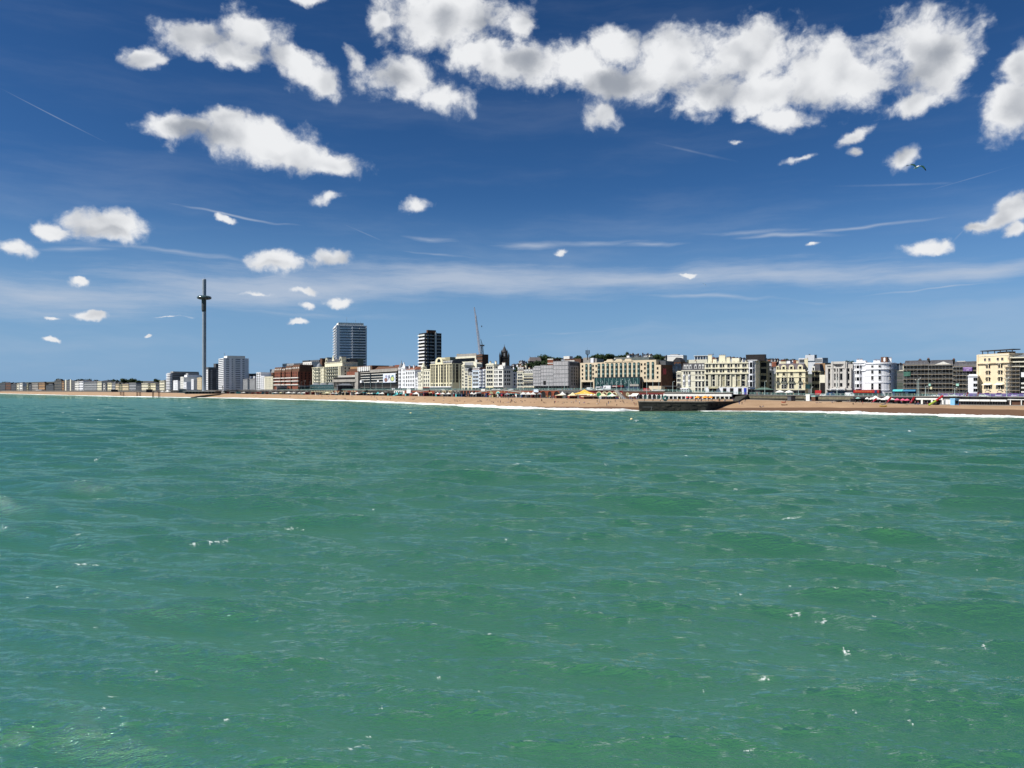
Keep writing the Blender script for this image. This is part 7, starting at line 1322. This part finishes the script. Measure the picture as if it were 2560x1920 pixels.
def hut(name, px, wpx, yb, yt, wall, roof, label, f=1.5, d=3, cat='hut', kindroof='flat', win=True, z=None):
    Z = depth(px, f); z0 = gz(px, Z) if z is None else z; wm = wpx*Z/F; h = max(1.0, zat(yt, Z)-z0); r = empty(name, tuple(W(px, Z, z0)), .35, label, cat); m = MB(); m.box(-wm/2, wm/2, 0, d, 0, h*.8, wall); m.build('wall', r)
    m = MB()
    if kindroof == 'hip': m.add([(-wm*.56,-.6,h*.72),(wm*.56,-.6,h*.72),(wm*.56,d+.6,h*.72),(-wm*.56,d+.6,h*.72),(-wm*.2,d/2,h),(wm*.2,d/2,h)], [(0,1,5,4),(1,2,5),(2,3,4,5),(3,0,4),(3,2,1,0)], roof)
    else: m.box(-wm*.53, wm*.53, -.3, d+.2, h*.8, h, roof)
    m.build('roof', r)
    if win:
        for i in range(max(1, int(wm/1.6))): n = max(1, int(wm/1.6)); m = MB(); u = -wm/2+wm*(i+.5)/n; m.box(u-wm/n*.36, u+wm/n*.36, -.05, -.003, h*.18, h*.66, GLASS); m.build('window', r)
    return r
hut('kiosk', 1917, 40, 990, 969, FRD, mat('green_copper_roof', (0.12,0.20,0.165), .8, .12, .6), 'wide dark kiosk with a hipped pale green roof below the white bay tower', 2.35, 5, 'kiosk', 'hip')
hut('round_pavilion', 865, 40, 974, 959, GREYD, LEAD, 'glass pavilion with a wide curved grey roof in front of the conference wing', 2.25, 9, 'pavilion', 'hip')
hut('entrance_hall', 572, 30, 974, 966, CREAM2, LEAD, 'low cream hall with arches below the tall white tower', 2.4, 8, 'hall'); hut('entrance_hall', 705, 24, 974, 966, GREYW, GREYW, 'grey glass box on the promenade below the red brick hotel', 2.3, 6, 'hall'); hut('glass_hall', 762, 26, 974, 964, TGLASS, GREYW, 'grey green glass hall with a white sign beside the red brick hotel', 2.3, 6, 'hall')
hut('white_hut', 332, 4, 984, 977, CANV, CANV, 'small white hut on the beach above the pier columns', 1.0, 3, 'hut', win=False); hut('white_hut', 396, 8, 985, 977, CANV, CANV, 'white arched hut behind the last pier columns', 1.0, 3); hut('teal_hut', 456, 16, 983, 972, mat('pale_teal', (0.22,0.38,0.40), .7, .1, 1), GREYW, 'pale teal pavilion left of the observation mast', 1.7, 6, 'pavilion'); hut('low_hall', 485, 34, 980, 974, PBLUE, GREYW, 'long pale blue low hall left of the observation mast', 1.8, 6, 'hall')
hut('dark_hut', 373, 14, 978, 973, GREYD, FRD, 'dark flat hut below the dark trees at left', 1.6, 4); hut('dark_hut', 286, 14, 979, 974, GREYD, FRD, 'dark flat hut left of the pier columns', 1.7, 4)
hut('food_trailer', 1197, 12, 991, 981.5, GREYD, CANV, 'catering trailer with a white roof left of the brick ramp', 1.3, 3, 'trailer'); hut('beach_bar', 1240, 16, 992, 986, mat('striped_sign', (.5,.42,.2), .7, .3, 2), BROWN, 'yellow striped stall under the central ramp arch', 1.4, 3, 'stall'); hut('low_white_wall', 1270, 42, 994, 990.5, CANV, CONC, 'low white counter with a black screen before the brick ramp', 1.06, 1, 'stall')
hut('beach_bar', 1398, 16, 996, 989, BRICK, DRED, 'red brown beach bar under the cream awning tent', 1.1, 3, 'bar'); hut('beach_bar', 1434, 22, 997, 990, BRICK, REDP, 'red fronted beach bar under the cream peaked tent', 1.1, 3, 'bar'); hut('beach_bar', 1478, 40, 998, 990.5, BRICK, CREAMC, 'long red beach terrace under the golden yellow tent', 1.08, 4, 'bar'); hut('beach_bar', 1515, 26, 998, 991, GREYW, CANV, 'pale terrace bar under the cream and mint tents', 1.12, 3, 'bar')
hut('beach_bar', 1540, 16, 998, 990, BLACK, CREAMC, 'black fronted bar under the small cream arches', 1.3, 3, 'bar'); hut('dark_shed', 1983, 13, 1001.5, 990, GREYD, FRD, 'black shed standing against the low stone wall below the yellow hotel', 1.0, 3, 'shed', win=False); hut('white_kiosk', 2030, 15, 1001, 986, CANV, CANV, 'white kiosk with a dark window band before the brown party wall', 1.8, 3, 'kiosk')
hut('dark_shed', 2042, 10, 1001, 989, BROWN, TURQ, 'brown stall with a green roof right of the white kiosk', 1.5, 3, 'shed'); hut('sign_trailer', 2100, 13, 1010, 1003.5, BLACK, BLACK, 'black and white signboard box standing on the sand', .82, 1.2, 'sign', win=False); hut('blue_hut', 2392, 14, 1012, 996, mat('sky_blue_paint', (0.22,0.48,0.72), .6, .08, 1), mat('sky_blue_paint', (0,0,0)), 'sky blue beach hut with a dark hatch below the small white block', 1.1, 2.5)
hut('black_trailer', 2344, 12, 1012, 1006, BLACK, FRD, 'black generator box at the foot of the inflatable slide', 1.0, 2, 'box', win=False); hut('dark_stall', 2150, 34, 1003, 996, BLACK, FRD, 'black stall below the red arcade front', 1.6, 3, 'stall'); hut('dark_stall', 2255, 30, 1009, 1002, BLACK, DRED, 'dark stall behind the pink parasols', 1.5, 3, 'stall')
rs = random.Random(55)
SC_ = [('dark grey', GREYD), ('black', BLACK), ('brown', BROWN), ('red', REDP), ('navy', NAVY), ('white', CANV), ('teal', TEAL), ('dark red', DRED), ('grey', GREYW)]
px = 560
while px < 1345:  # generic stalls added to darken the strip below the promenade
    px += rs.uniform(9, 21); (n1_, c1), (n2_, c2) = rs.choice(SC_), rs.choice(SC_)
    if rs.random() < .25: c1, n1_ = BLACK, 'black'
    Z = depth(px, 1.5); hp = (2.4+rs.random())*F/Z; yb = HY+(EYE-gz(px, Z))*F/Z
    hut('added_stall', px, rs.uniform(6, 14)*(.75 if px < 900 else 1), yb, yb-hp, c1, c2, '%s walled added stall with a %s roof below the %s' % (n1_, n2_, near_name(px)), 1.5, 3, 'stall')['group'] = 'stalls added under the promenade'
Z = 372; p0, p1, p2 = W(2322, Z, 3.7), PY(2340, 1002, Z), PY(2357, 989.5, Z); r = empty('inflatable_slide', tuple(p0), 0, 'green and red inflatable slide tilted up against the promenade', 'slide')
for a_, b_, c, n_ in ((p0, p1, mat('lime_plastic', (.35,.45,.06), .5, .1, 1), 'lower_slide'), (p1, p2, REDP, 'upper_slide')): m = MB(); m.tube(a_-p0, b_-p0, .55, .5, c, 8); m.build(n_, r)
m = MB(); m.tube(p1-p0, (p1.x-p0.x, 0, 0), .12, .12, GALV); m.tube(p2-p0-Vector((1, 0, .8)), (p2.x-p0.x-1, 0, 0), .12, .12, GALV); m.build('support', r)
# boats, kayak, buoys
def boat(px, f, L, m_, label, name='small_boat', rz=.3, h=.6):
    Z = depth(px, f); r = empty(name, tuple(W(px, Z, gz(px, Z)+.02)), rz, label, 'kayak' if name == 'kayak' else 'boat'); S = 9; V = []; Fc = []
    for i in range(S+1):
        x = -L/2+L*i/S; q = 1-abs(2*i/S-1)**2.2; wd = max(.03, L*.13*q); sh = h*(1+.35*abs(2*i/S-1)**2)
        V += [(x, -wd, sh), (x, -wd*.6, h*.25), (x, 0, 0 if 0 < i < S else h*.5), (x, wd*.6, h*.25), (x, wd, sh)]
    for i in range(S):
        for j in range(4): Fc.append((i*5+j, i*5+j+1, (i+1)*5+j+1, (i+1)*5+j))
    ob('hull', mesh('hull', V, Fc, m_, smooth=True), r); m = MB()
    V2 = [(x*.94, y*.9, z-.08) for i in range(S+1) for (x, y, z) in (V[i*5], V[i*5+4])]; m.add(V2, [(2*i, 2*i+2, 2*i+3, 2*i+1) for i in range(S)], m_); m.build('deck', r)
    m = MB(); m.box(-.3, .3, -L*.1, L*.1, h*.7, h*.85, FRD); m.build('seat', r)
YK = mat('yellow_plastic', (0.75,0.62,0.04), .4, .08, 1)
boat(2208, .5, 3.9, YK, 'bright yellow kayak lying on the sand', 'kayak', .1, .5); boat(1959, .62, 2.2, mat('orange_red_paint', (.55,.10,.05), .5, .1, 1), 'small orange red boat on the sand below the yellow corner hotel', rz=-.2); boat(1961, .40, 3.4, BROWN, 'flat dark brown boat on the wet sand line', rz=.05, h=.4); boat(2090, .82, 2.8, CANV, 'white dinghy left of the black and white signboard', rz=.2); boat(2050, .72, 1.8, CANV, 'tiny white dinghy on the open sand', rz=.1, h=.35); boat(2122, .9, 2.4, CANV, 'white dinghy right of the signboard', rz=.4)
for px, py, rr_, lab in ((1027, 1035, .62, 'small pale buoy floating in the middle distance left of centre'), (1579, 1050, .58, 'cream and orange buoy floating in front of the stone groyne')):
    Z = EYE*F/(py-HY); r = empty('buoy', tuple(W(px, Z, .15)), 0, lab, 'buoy'); m = MB(); m.lathe([(.01, rr_), (rr_*.5, rr_*.87), (rr_*.87, rr_*.5), (rr_, 0), (rr_*.87, -rr_*.5), (.3, -rr_)], mat('buoy_cream', (.72,.62,.34), .5, .1, 2), 14); m.build('float', r, smooth=True); m = MB(); m.lathe([(rr_*1.02, -.12), (rr_*1.03, .02), (rr_*.99, .14)], mat('buoy_orange', (.6,.25,.05), .5, .1, 2), 14); m.build('band', r); m = MB(); m.tube((0, 0, rr_), (0, 0, rr_+.2), .06, .05, FRD); m.build('ring', r)
# ------------------------------------------------------------------ vehicles
TYR = mat('tyre', (0.015,0.015,0.015), .9, .1, 2)
def wheels(r, xs, y, rad=.33):
    for x in xs:
        for sg in (-1, 1): m = MB(); m.lathe([(rad*.55, -.1), (rad, -.1), (rad, .1), (rad*.55, .1)], TYR, 12); m.lathe([(.01, .08), (rad*.55, .1)], GALV, 12); o = m.build('wheel', r, (x, sg*y, rad)); o.rotation_euler = (R(90), 0, 0)
def vehicle(kind, px, m_, label, f=2.35, L=None, rz=None):
    Z = depth(px, f); rz = math.atan2(W(px+4, depth(px+4, f)).y-W(px, Z).y, W(px+4, depth(px+4, f)).x-W(px, Z).x) if rz is None else rz
    r = empty(kind, tuple(W(px, Z, ZRD(px)+(.0 if Z < ZF(px) else .1))), rz, label, {'parked_car': 'car', 'white_van': 'van', 'box_truck': 'truck', 'minibus': 'bus', 'red_van': 'van'}.get(kind, 'car'))
    if kind in ('parked_car',):
        L = L or 4.3; P = [(-L/2,.35),(L/2,.35),(L/2+.05,.62),(L*.36,.82),(L*.2,.95),(-L*.44,.98),(-L/2,.8)]; m = MB(); m.prof(P, -.86, .86, m_)
        C = [(-L*.42,.96),(L*.2,.94),(L*.06,1.42),(-L*.30,1.45)]; m.prof([(x, z) for x, z in C], -.72, .72, m_); m.build('body', r)
        m = MB(); m.prof([(-L*.37,1.0),(L*.15,.99),(L*.045,1.36),(-L*.28,1.38)], -.735, .735, GLASS); m.build('window', r); wheels(r, (-L*.3, L*.3), .8)
        for sg in (-1, 1): m = MB(); m.box(L/2-.02, L/2+.06, sg*.6-.15, sg*.6+.15, .6, .72, FRW); m.build('headlight', r)
    else:
        L = L or {'box_truck': 8.0, 'minibus': 5.6}.get(kind, 5.0); H = {'box_truck': 3.6, 'minibus': 2.7}.get(kind, 2.2)
        if kind == 'box_truck':
            m = MB(); m.box(-L/2, L*.22, -1.15, 1.15, .9, H, m_); m.build('cargo_box', r); m = MB(); m.prof([(L*.24,.5),(L*.5,.5),(L*.5,1.5),(L*.44,2.5),(L*.24,2.6)], -1.05, 1.05, FRD); m.build('cab', r); m = MB(); m.prof([(L*.30,1.5),(L*.49,1.45),(L*.44,2.3),(L*.30,2.35)], -1.07, 1.07, GLASS); m.build('window', r); wheels(r, (-L*.3, L*.36), .95, .45)
            m = MB()
            for a_, b_ in (((-3.1, 1.6), (-2.7, 2.9)), ((-2.6, 1.6), (-2.2, 3.0)), ((-3.2, 2.1), (-2.1, 2.5)), ((-2.9, 2.4), (-2.4, 1.9))): m.tube((a_[0], -1.18, a_[1]), (b_[0], -1.18, b_[1]), .1, .1, BLACK, 4)
            m.build('logo', r)
        else:
            m = MB(); m.prof([(-L/2,.4),(L/2,.4),(L/2,1.0),(L*.40,1.2),(L*.27,H-.1),(L*.2,H),(-L/2+.08,H),(-L/2,H-.3)], -.95, .95, m_); m.build('body', r); m = MB(); m.prof([(L*.12,1.25),(L*.38,1.22),(L*.26,H-.25),(L*.12,H-.25)], -.965, .965, GLASS); m.build('window', r)
            if kind == 'minibus': m = MB(); m.box(-L*.42, L*.08, -.97, .97, 1.2, 2.15, BLACK); m.build('side_window', r)
            wheels(r, (-L*.3, L*.3), .85, .36)
CW = mat('car_white', (.72,.73,.74), .3, .03, 1, spec=.6); CB = mat('car_black', (.02,.02,.024), .3, .1, 1, spec=.6); CBL = mat('car_blue', (.02,.05,.14), .3, .1, 1, spec=.6); CS = mat('car_silver', (.35,.36,.38), .35, .05, 1, metal=.5); CRD = mat('car_red', (.45,.02,.02), .3, .05, 1, spec=.6)
for (k_, px, c, lab, f) in (('minibus',1500,CW,'white minibus with black side windows in front of the glass entrance',2.3),('box_truck',1523,CW,'white box truck with a black logo in front of the glass entrance',2.42),('white_van',1476,CW,'white van parked left of the minibus',2.45),('parked_car',1464,CS,'silver car left of the white van by the sand hotel',2.4),('red_van',1618,CRD,'red van in front of the right end of the sand hotel',2.45),('parked_car',1640,CW,'white car right of the red van',2.3),('parked_car',1655,CW,'white car parked left of the gothic arched building',2.4),
    ('parked_car',1800,CBL,'dark blue car in front of the long cream hotel',2.2),('parked_car',1823,CB,'black car in front of the second white arch of the long cream hotel',2.3),('parked_car',1779,CS,'silver car by the canopy entrance of the long cream hotel',2.3),('parked_car',1235,CW,'white car before the white corner hotel',2.3),('parked_car',1247,CW,'second white car before the white corner hotel, nearer its corner',2.4),('parked_car',1262,CS,'silver car at the corner beside the dark side street',2.3),('parked_car',1278,CW,'white car crossing the gap before the scaffolded cream houses',2.35),('parked_car',1290,CB,'black car before the scaffolded cream houses',2.4),
    ('white_van',2125,CW,'white van between the grey cinema and the red arcade front',2.2),('parked_car',2155,CB,'black car below the white bay hotel',2.25),('white_van',2078,CBL,'dark blue van in front of the cinema entrance',2.4),('parked_car',2060,CW,'white car left of the grey cinema',2.4),('parked_car',970,CS,'silver car below the wall poster',2.35),('white_van',984,CW,'white van right of the wall poster',2.35),('parked_car',940,CB,'black car in front of the conference centre',2.4),('parked_car',1140,CB,'black car right of the yellow hotel front',2.3),('parked_car',1108,CW,'white car in front of the yellow hotel',2.3),('white_van',1022,CW,'white van in front of the red tiled white hotel',2.35),('parked_car',1360,CB,'black car before the grey wrapped building',2.35),('parked_car',1400,CS,'silver car before the grey wrapped building',2.35),('parked_car',1425,CBL,'blue car near the shaded hotel wing',2.35),('parked_car',1336,CBL,'dark blue car left of the grey wrapped building',2.4),
    ('parked_car',2340,CW,'white car left of the purple hoarding',2.2),('parked_car',2322,CS,'silver car below the left scaffolding',2.25),('parked_car',2382,CW,'white car in front of the purple hoarding',2.15),('parked_car',2460,CW,'white car in front of the peach hotel hoarding',2.15)):
    vehicle(k_, px, c, lab, f)
# ------------------------------------------------------------------ people
SKIN = mat('skin', (0.42,0.22,0.14), .7, .06, 3); SKIN2 = mat('tanned_skin', (0.24,0.12,0.07), .7, .06, 3); HAIR = mat('dark_hair', (0.03,0.02,0.015), .8, .1, 3)
CL = {n: mat('cloth_'+n, c, .85, .1, 2) for n, c in dict(black=(.015,.015,.018), white=(.72,.72,.70), navy=(.02,.03,.10), red=(.42,.03,.03), grey=(.18,.18,.19), blue=(.06,.17,.40), green=(.05,.16,.08), yellow=(.62,.48,.08), pink=(.60,.22,.28), beige=(.45,.36,.24)).items()}
POSE = {'standing': dict(h=(0,0,.92), c=(0,0,1.38), n=(0,0,1.52), t=(0,-.02,1.72), kl=(.11,-.02,.5), fl=(.12,.02,.07), kr=(-.11,-.02,.5), fr=(-.13,.02,.07), el=(.25,.02,1.13), wl=(.27,-.06,.88), er=(-.25,.02,1.13), wr=(-.27,-.06,.88)),
 'walking': dict(h=(0,0,.90), c=(.03,0,1.36), n=(.05,0,1.50), t=(.07,0,1.70), kl=(.22,.1,.52), fl=(.30,.1,.08), kr=(-.06,-.1,.47), fr=(-.36,-.1,.12), el=(-.14,.22,1.12), wl=(-.02,.24,.90), er=(.16,-.22,1.12), wr=(.34,-.22,.95)),
 'sitting': dict(h=(0,0,.14), c=(-.10,0,.56), n=(-.08,0,.72), t=(-.03,0,.92), kl=(.40,.14,.40), fl=(.66,.14,.06), kr=(.42,-.14,.38), fr=(.70,-.14,.06), el=(.08,.24,.34), wl=(.34,.18,.36), er=(.08,-.24,.34), wr=(.34,-.18,.36)),
 'lying': dict(h=(0,0,.12), c=(-.46,0,.16), n=(-.62,0,.18), t=(-.82,0,.20), kl=(.42,.12,.16), fl=(.82,.12,.06), kr=(.40,-.12,.12), fr=(.80,-.12,.06), el=(-.30,.28,.08), wl=(-.04,.26,.07), er=(-.62,-.30,.08), wr=(-.86,-.22,.08)),
 'bending': dict(h=(0,0,.88), c=(.34,0,1.12), n=(.46,0,1.10), t=(.64,0,1.02), kl=(.03,.12,.47), fl=(-.03,.12,.07), kr=(.05,-.12,.47), fr=(0,-.12,.07), el=(.42,.22,.86), wl=(.50,.14,.62), er=(.42,-.22,.86), wr=(.50,-.14,.62))}
PM_ = {}
for nm, P in POSE.items():
    J = ['h','c','n','t','kl','fl','kr','fr','el','wl','er','wr']; V = [Vector(P[j]) for j in J]; I = {j: i for i, j in enumerate(J)}
    toe = {'fl': Vector((.2, 0, -.02)), 'fr': Vector((.2, 0, -.02))} if nm != 'standing' else {'fl': Vector((0, -.2, -.02)), 'fr': Vector((0, -.2, -.02))}
    E = [('h','c'),('c','n'),('n','t'),('h','kl'),('kl','fl'),('h','kr'),('kr','fr'),('c','el'),('el','wl'),('c','er'),('er','wr')]; Ed = [(I[a_], I[b_]) for a_, b_ in E]
    for f_ in ('fl', 'fr'): V.append(V[I[f_]]+toe[f_]); Ed.append((I[f_], len(V)-1))
    for w_, e_ in (('wl', 'el'), ('wr', 'er')): V.append(V[I[w_]]+(V[I[w_]]-V[I[e_]]).normalized()*.13); Ed.append((I[w_], len(V)-1))
    rad = dict(h=.155, c=.175, n=.062, t=.105, kl=.075, fl=.05, kr=.075, fr=.05, el=.05, wl=.036, er=.05, wr=.036); RR = [rad[j] for j in J]+[.04]*2+[.035]*2
    me = bpy.data.meshes.new('person'); me.from_pydata([tuple(v) for v in V], Ed, []); o = bpy.data.objects.new('tmp', me); COL.objects.link(o); md = o.modifiers.new('s', 'SKIN')
    for i, r_ in enumerate(RR): me.skin_vertices[0].data[i].radius = (r_, r_*.8 if J[i] in ('h', 'c') and i < 12 else r_) if i < 12 else (r_, r_)
    me.skin_vertices[0].data[0].use_root = True
    ss_ = o.modifiers.new('ss', 'SUBSURF'); ss_.levels = 1; dg = bpy.context.evaluated_depsgraph_get(); ev = o.evaluated_get(dg); nm_ = bpy.data.meshes.new_from_object(ev); nm_.name = 'person'
    segs = [(P['c'], P['h'], 1), (P['c'], P['el'], 1), (P['c'], P['er'], 1), (P['el'], P['wl'], 0), (P['er'], P['wr'], 0), (P['h'], P['kl'], 2), (P['h'], P['kr'], 2), (P['kl'], P['fl'], 2), (P['kr'], P['fr'], 2), (P['n'], P['t'], 0)]
    for _ in range(4): nm_.materials.append(None)
    ax = (Vector(P['t'])-Vector(P['n'])).normalized(); face_ = Vector((0, -1, 0)) if nm == 'standing' else Vector((1, 0, 0)) if nm in ('walking', 'sitting') else Vector((0, 0, 1))
    for pl in nm_.polygons:
        c = pl.center; best = 9; k_ = 0
        for a_, b_, s_ in segs:
            a_, b_ = Vector(a_), Vector(b_); ab = b_-a_; q = max(0, min(1, (c-a_).dot(ab)/ab.length_squared)); d_ = (c-a_-ab*q).length
            if d_ < best: best = d_; k_ = s_
        hd = c-Vector(P['t'])
        if hd.length < .17 and (hd.dot(ax) > .03 or hd.dot(face_) < -.02): k_ = 3
        pl.material_index = k_; pl.use_smooth = True
    PM_[nm] = nm_; bpy.data.objects.remove(o)
used_lab = {}
def person(px, f, pose, top, bot, rz=0, place='', z=None, dark=False, sc=1.12, grp='people on the beach'):
    Z = depth(px, f); o = bpy.data.objects.new('person', PM_[pose]); COL.objects.link(o); o.location = W(px, Z, (gz(px, Z) if z is None else z)-.01); o.rotation_euler = (0, 0, rz); o.scale = (sc,)*3
    for i, m_ in enumerate((SKIN2 if dark else SKIN, CL[top], CL[bot], HAIR)):
        if i < len(o.material_slots): o.material_slots[i].link = 'OBJECT'; o.material_slots[i].material = m_
    side = '' 
    lab = '%s person, %s top, %s %s, %s the %s' % (pose, top, bot, 'shorts' if pose in ('sitting', 'lying') else 'trousers', place, near_name(px))
    tag(o, lab, 'person', grp)
rs = random.Random(33); cols_ = list(CL)
dk = ['black','black','navy','black','navy','red','white','navy','black','green','black','blue']
# people read off the photograph on the open beach: px, y of feet, pose
BP = [(1517,1014.5,'standing'),(1521,1010,'standing'),(1527,1006,'sitting'),(1538,1006,'standing'),(1545,1008,'lying'),(1552,1005,'sitting'),(1557,1006,'walking'),(1560,1009,'bending'),(1542,1014,'sitting'),(1567,1007,'lying'),(1586,1014.5,'standing'),(1590,1014.5,'standing'),(1585,1009,'sitting'),(1582,1003,'sitting'),
 (1386,1009,'standing'),(1389,1006,'sitting'),(1395,1005,'lying'),(1410,1006,'lying'),(1417,1006,'lying'),(1408,1009,'sitting'),(1428,1007,'sitting'),(1433,1009,'bending'),(1440,1005,'standing'),(1449,1010,'standing'),(1462,1007,'sitting'),(1459,1007,'lying'),(1471,1009,'lying'),(1493,1006,'standing'),(1498,1006,'standing'),(1494,1010,'lying'),
 (1354,1004,'standing'),(1355,1003,'bending'),(1359,1008,'sitting'),(1364,1008,'lying'),(1327,1006,'lying'),(1336,1006,'lying'),(1312,1003,'sitting'),(1306,1006,'sitting'),(1302,1003,'sitting'),(1271,1000,'standing'),(1278,1004,'standing'),(1280,1004,'bending'),(1277,1008,'standing'),(1286,1007,'standing'),(1290,1007,'sitting'),(1272,1006,'lying'),(1265,1006,'lying'),(1258,1007,'lying'),(1251,1007,'standing'),(1245,1006,'bending'),(1234,1007,'sitting'),(1230,1005,'lying'),(1225,1001,'sitting'),(1218,1001,'sitting'),
 (1199,1005,'standing'),(1195,1005,'sitting'),(1202,1005,'bending'),(1203,1004,'sitting'),(1162,1005,'sitting'),(1149,1003,'sitting'),(1140,1004,'standing'),(1136,1004,'standing'),(1144,1005,'standing'),(1125,1004,'lying'),(1108,1003,'sitting'),(1085,1002,'sitting'),(1083,1002,'sitting'),(1036,1000,'standing'),(1033,1001,'bending'),(1030,1000,'walking'),(1025,1001,'standing'),(1012,1001,'sitting'),(1009,998,'sitting'),(1003,999,'lying'),(997,998,'sitting'),(976,1000,'walking'),(973,1001,'lying'),(969,999,'sitting'),
 (960,998,'standing'),(956,998,'standing'),(948,1001,'lying'),(944,1000,'sitting'),(942,998,'standing'),(928,994,'bending'),(936,994,'standing'),(870,999,'sitting'),(864,999,'standing'),(861,999,'standing'),(857,996,'sitting'),(842,999,'standing'),(839,999,'standing'),(824,996,'lying'),(821,992,'sitting'),(806,992,'sitting'),(803,992,'standing'),(797,990,'sitting'),(768,996,'standing'),(752,996,'lying'),(745,993,'sitting'),(726,993,'walking'),(724,993,'standing'),(705,991,'sitting'),(700,990,'sitting'),(683,991,'lying'),(664,990,'sitting'),(640,991,'sitting'),(634,990,'standing'),
 (1855,1012,'standing'),(1848,1011,'standing'),(1862,1005,'bending'),(1900,1018,'sitting'),(1908,1017,'sitting'),(1963,1004,'sitting'),(1966,1003,'standing'),(2042,1007,'lying'),(2080,1007,'sitting'),(2133,1013,'bending'),(2139,1008,'standing'),(2157,1011,'standing'),(2208,1012,'lying'),(2213,1011,'sitting'),(2308,1011,'standing'),(2297,1011,'sitting'),(2399,1014,'sitting'),(2265,1013,'lying'),(1110,997,'walking'),(1176,992,'walking'),(1165,993,'standing'),(1302,997,'walking'),(880,993,'walking'),(1062,996,'lying'),(1240,998,'sitting'),(1340,999,'sitting'),(1380,999,'walking'),(1418,999,'lying')]
def f_from_y(px, y):
    best = (9, 0)
    for i in range(101):
        f = i/100; Z = depth(px, f); yy = HY+(EYE-gz(px, Z))*F/Z
        if abs(yy-y) < best[0]: best = (abs(yy-y), f)
    return max(.06, best[1])
for px, y, ps in BP:
    f = f_from_y(px, y); pl = 'by the surf below' if f < .25 else 'mid beach below' if f < .62 else 'upper beach below'
    person(px, f, ps, rs.choice(dk), rs.choice(['black','navy','black','navy','blue','grey']), rs.uniform(0, 6.28), pl, dark=rs.random() < .7, sc=rs.uniform(1.0, 1.16))
# lower promenade and terraces
for i in range(80):
    px = rs.choice([rs.uniform(640, 1010), rs.uniform(1010, 1500), rs.uniform(1540, 1600), rs.uniform(1180, 1560), rs.uniform(2140, 2340)]); f = rs.uniform(1.02, 1.25)
    person(px, f, rs.choice(('standing', 'walking', 'standing', 'sitting')), rs.choice(cols_), rs.choice(dk), rs.uniform(0, 6.28), 'among stalls below', dark=rs.random() < .3, grp='people among the beach stalls')
for i in range(22):
    px = rs.uniform(1606, 1838); person(px, (rs.uniform(424, 438)-ZW(px))/(ZB(px)-ZW(px)) if ZB(px) > 440 else 1.0, rs.choice(('standing', 'sitting', 'walking')), rs.choice(cols_), rs.choice(dk), rs.uniform(0, 6.28), 'on the groyne below', z=4.64, grp='people on the stone groyne')
for i in range(54):
    px = rs.choice([rs.uniform(700, 1300), rs.uniform(1300, 1660), rs.uniform(1660, 1940), rs.uniform(1850, 2130), rs.uniform(2240, 2540)]); person(px, rs.uniform(2.02, 2.16), rs.choice(('standing', 'walking')), rs.choice(cols_), rs.choice(dk), rs.uniform(0, 6.28), 'behind the railing before', dark=rs.random() < .3, grp='people on the upper promenade')
# ------------------------------------------------------------------ gulls
def gull(px, py, Z, label, span=1.35, tilt=0.33, far=False):
    r = empty('seagull', tuple(PY(px, py, Z)), 0, label, 'bird'); r.rotation_euler = (0, tilt, 0)
    GW = mat('gull_white', (.74,.75,.76), .7, .03, 5); GG = mat('gull_grey', (.34,.40,.42), .7, .1, 5); GB = mat('gull_black', (.02,.02,.03), .7, .1, 5)
    m = MB(); pts = [(.005, -.26), (.04, -.23), (.052, -.17), (.05, -.12), (.075, -.02), (.07, .08), (.04, .18), (.02, .24)]; m.lathe(pts, GW, 10); V = [(x, z, y*.9) for x, y, z in m.V]; m.V = V; m.build('body', r, smooth=True)
    m = MB(); m.add([(-.025,.16,.01),(.025,.16,.01),(.07,.31,.0),(-.07,.31,.0),(0,.2,.03)], [(0,1,2,3),(0,4,1),(1,4,2),(2,4,3),(3,4,0)], GW); m.build('tail', r)
    m = MB(); m.tube((0, -.25, 0), (0, -.31, -.01), .014, .004, mat('beak_yellow', (.6,.4,.05), .5, .1, 5), 6); m.build('beak', r)
    for sg in (-1, 1):
        S = [(.05, -.08, .08, .03), (.22, -.13, .07, .10), (.38, -.10, .10, .11), (.54, -.02, .13, .05), (.66, .08, .135, .0 if sg > 0 else .04)]; V = []
        dz = (0, .0, -.02, -.07, -.12) if sg > 0 else (0, .02, .03, .02, 0)
        for (x, y0, y1, z), q in zip(S, dz): V += [(sg*x, y0, z+q), (sg*x, y1, z+q-.01), (sg*x, (y0+y1)/2-.02, z+q+.018), (sg*x, (y0+y1)/2-.02, z+q-.012)]
        m = MB()
        for i in range(4): a_, b_ = 4*i, 4*(i+1); mm = GG if i < 3 else GB; m.add([V[j] for j in (a_, a_+1, a_+2, a_+3, b_, b_+1, b_+2, b_+3)], [(0,2,6,4),(2,1,5,6),(0,4,7,3),(3,7,5,1)], mm)
        m.add([V[j] for j in (0, 2, 1, 3)], [(0,1,2,3)], GG); m.build('wing', r)
    r.scale = (span/1.35,)*3
gull(2292, 418, 49, 'grey and white seagull gliding with spread wings below the large cloud', tilt=.10)
gull(1761, 711, 260, 'tiny distant bird over the pale cloud band right of centre', tilt=.5); gull(920, 730, 420, 'tiny speck of a bird left of the tall crane', tilt=-.3)

# ------------------------------------------------------------------ tell look-alikes apart by their place
ORD = ['first','second','third','fourth','fifth','sixth','seventh','eighth','ninth','tenth']
bylab = {}
for o in COL.objects:
    if o.parent is None and o.get('label') and o.get('category'): bylab.setdefault(o['label'], []).append(o)
for lab, L_ in bylab.items():
    if len(L_) < 2: continue
    L_.sort(key=lambda o: o.location.x/max(1, o.location.y))
    for i, o in enumerate(L_):
        pre = ('left', 'right')[i] if len(L_) == 2 else ('leftmost' if i == 0 else 'rightmost' if i == len(L_)-1 else ORD[min(i, 9)]+' from left')
        o['label'] = pre+' '+lab
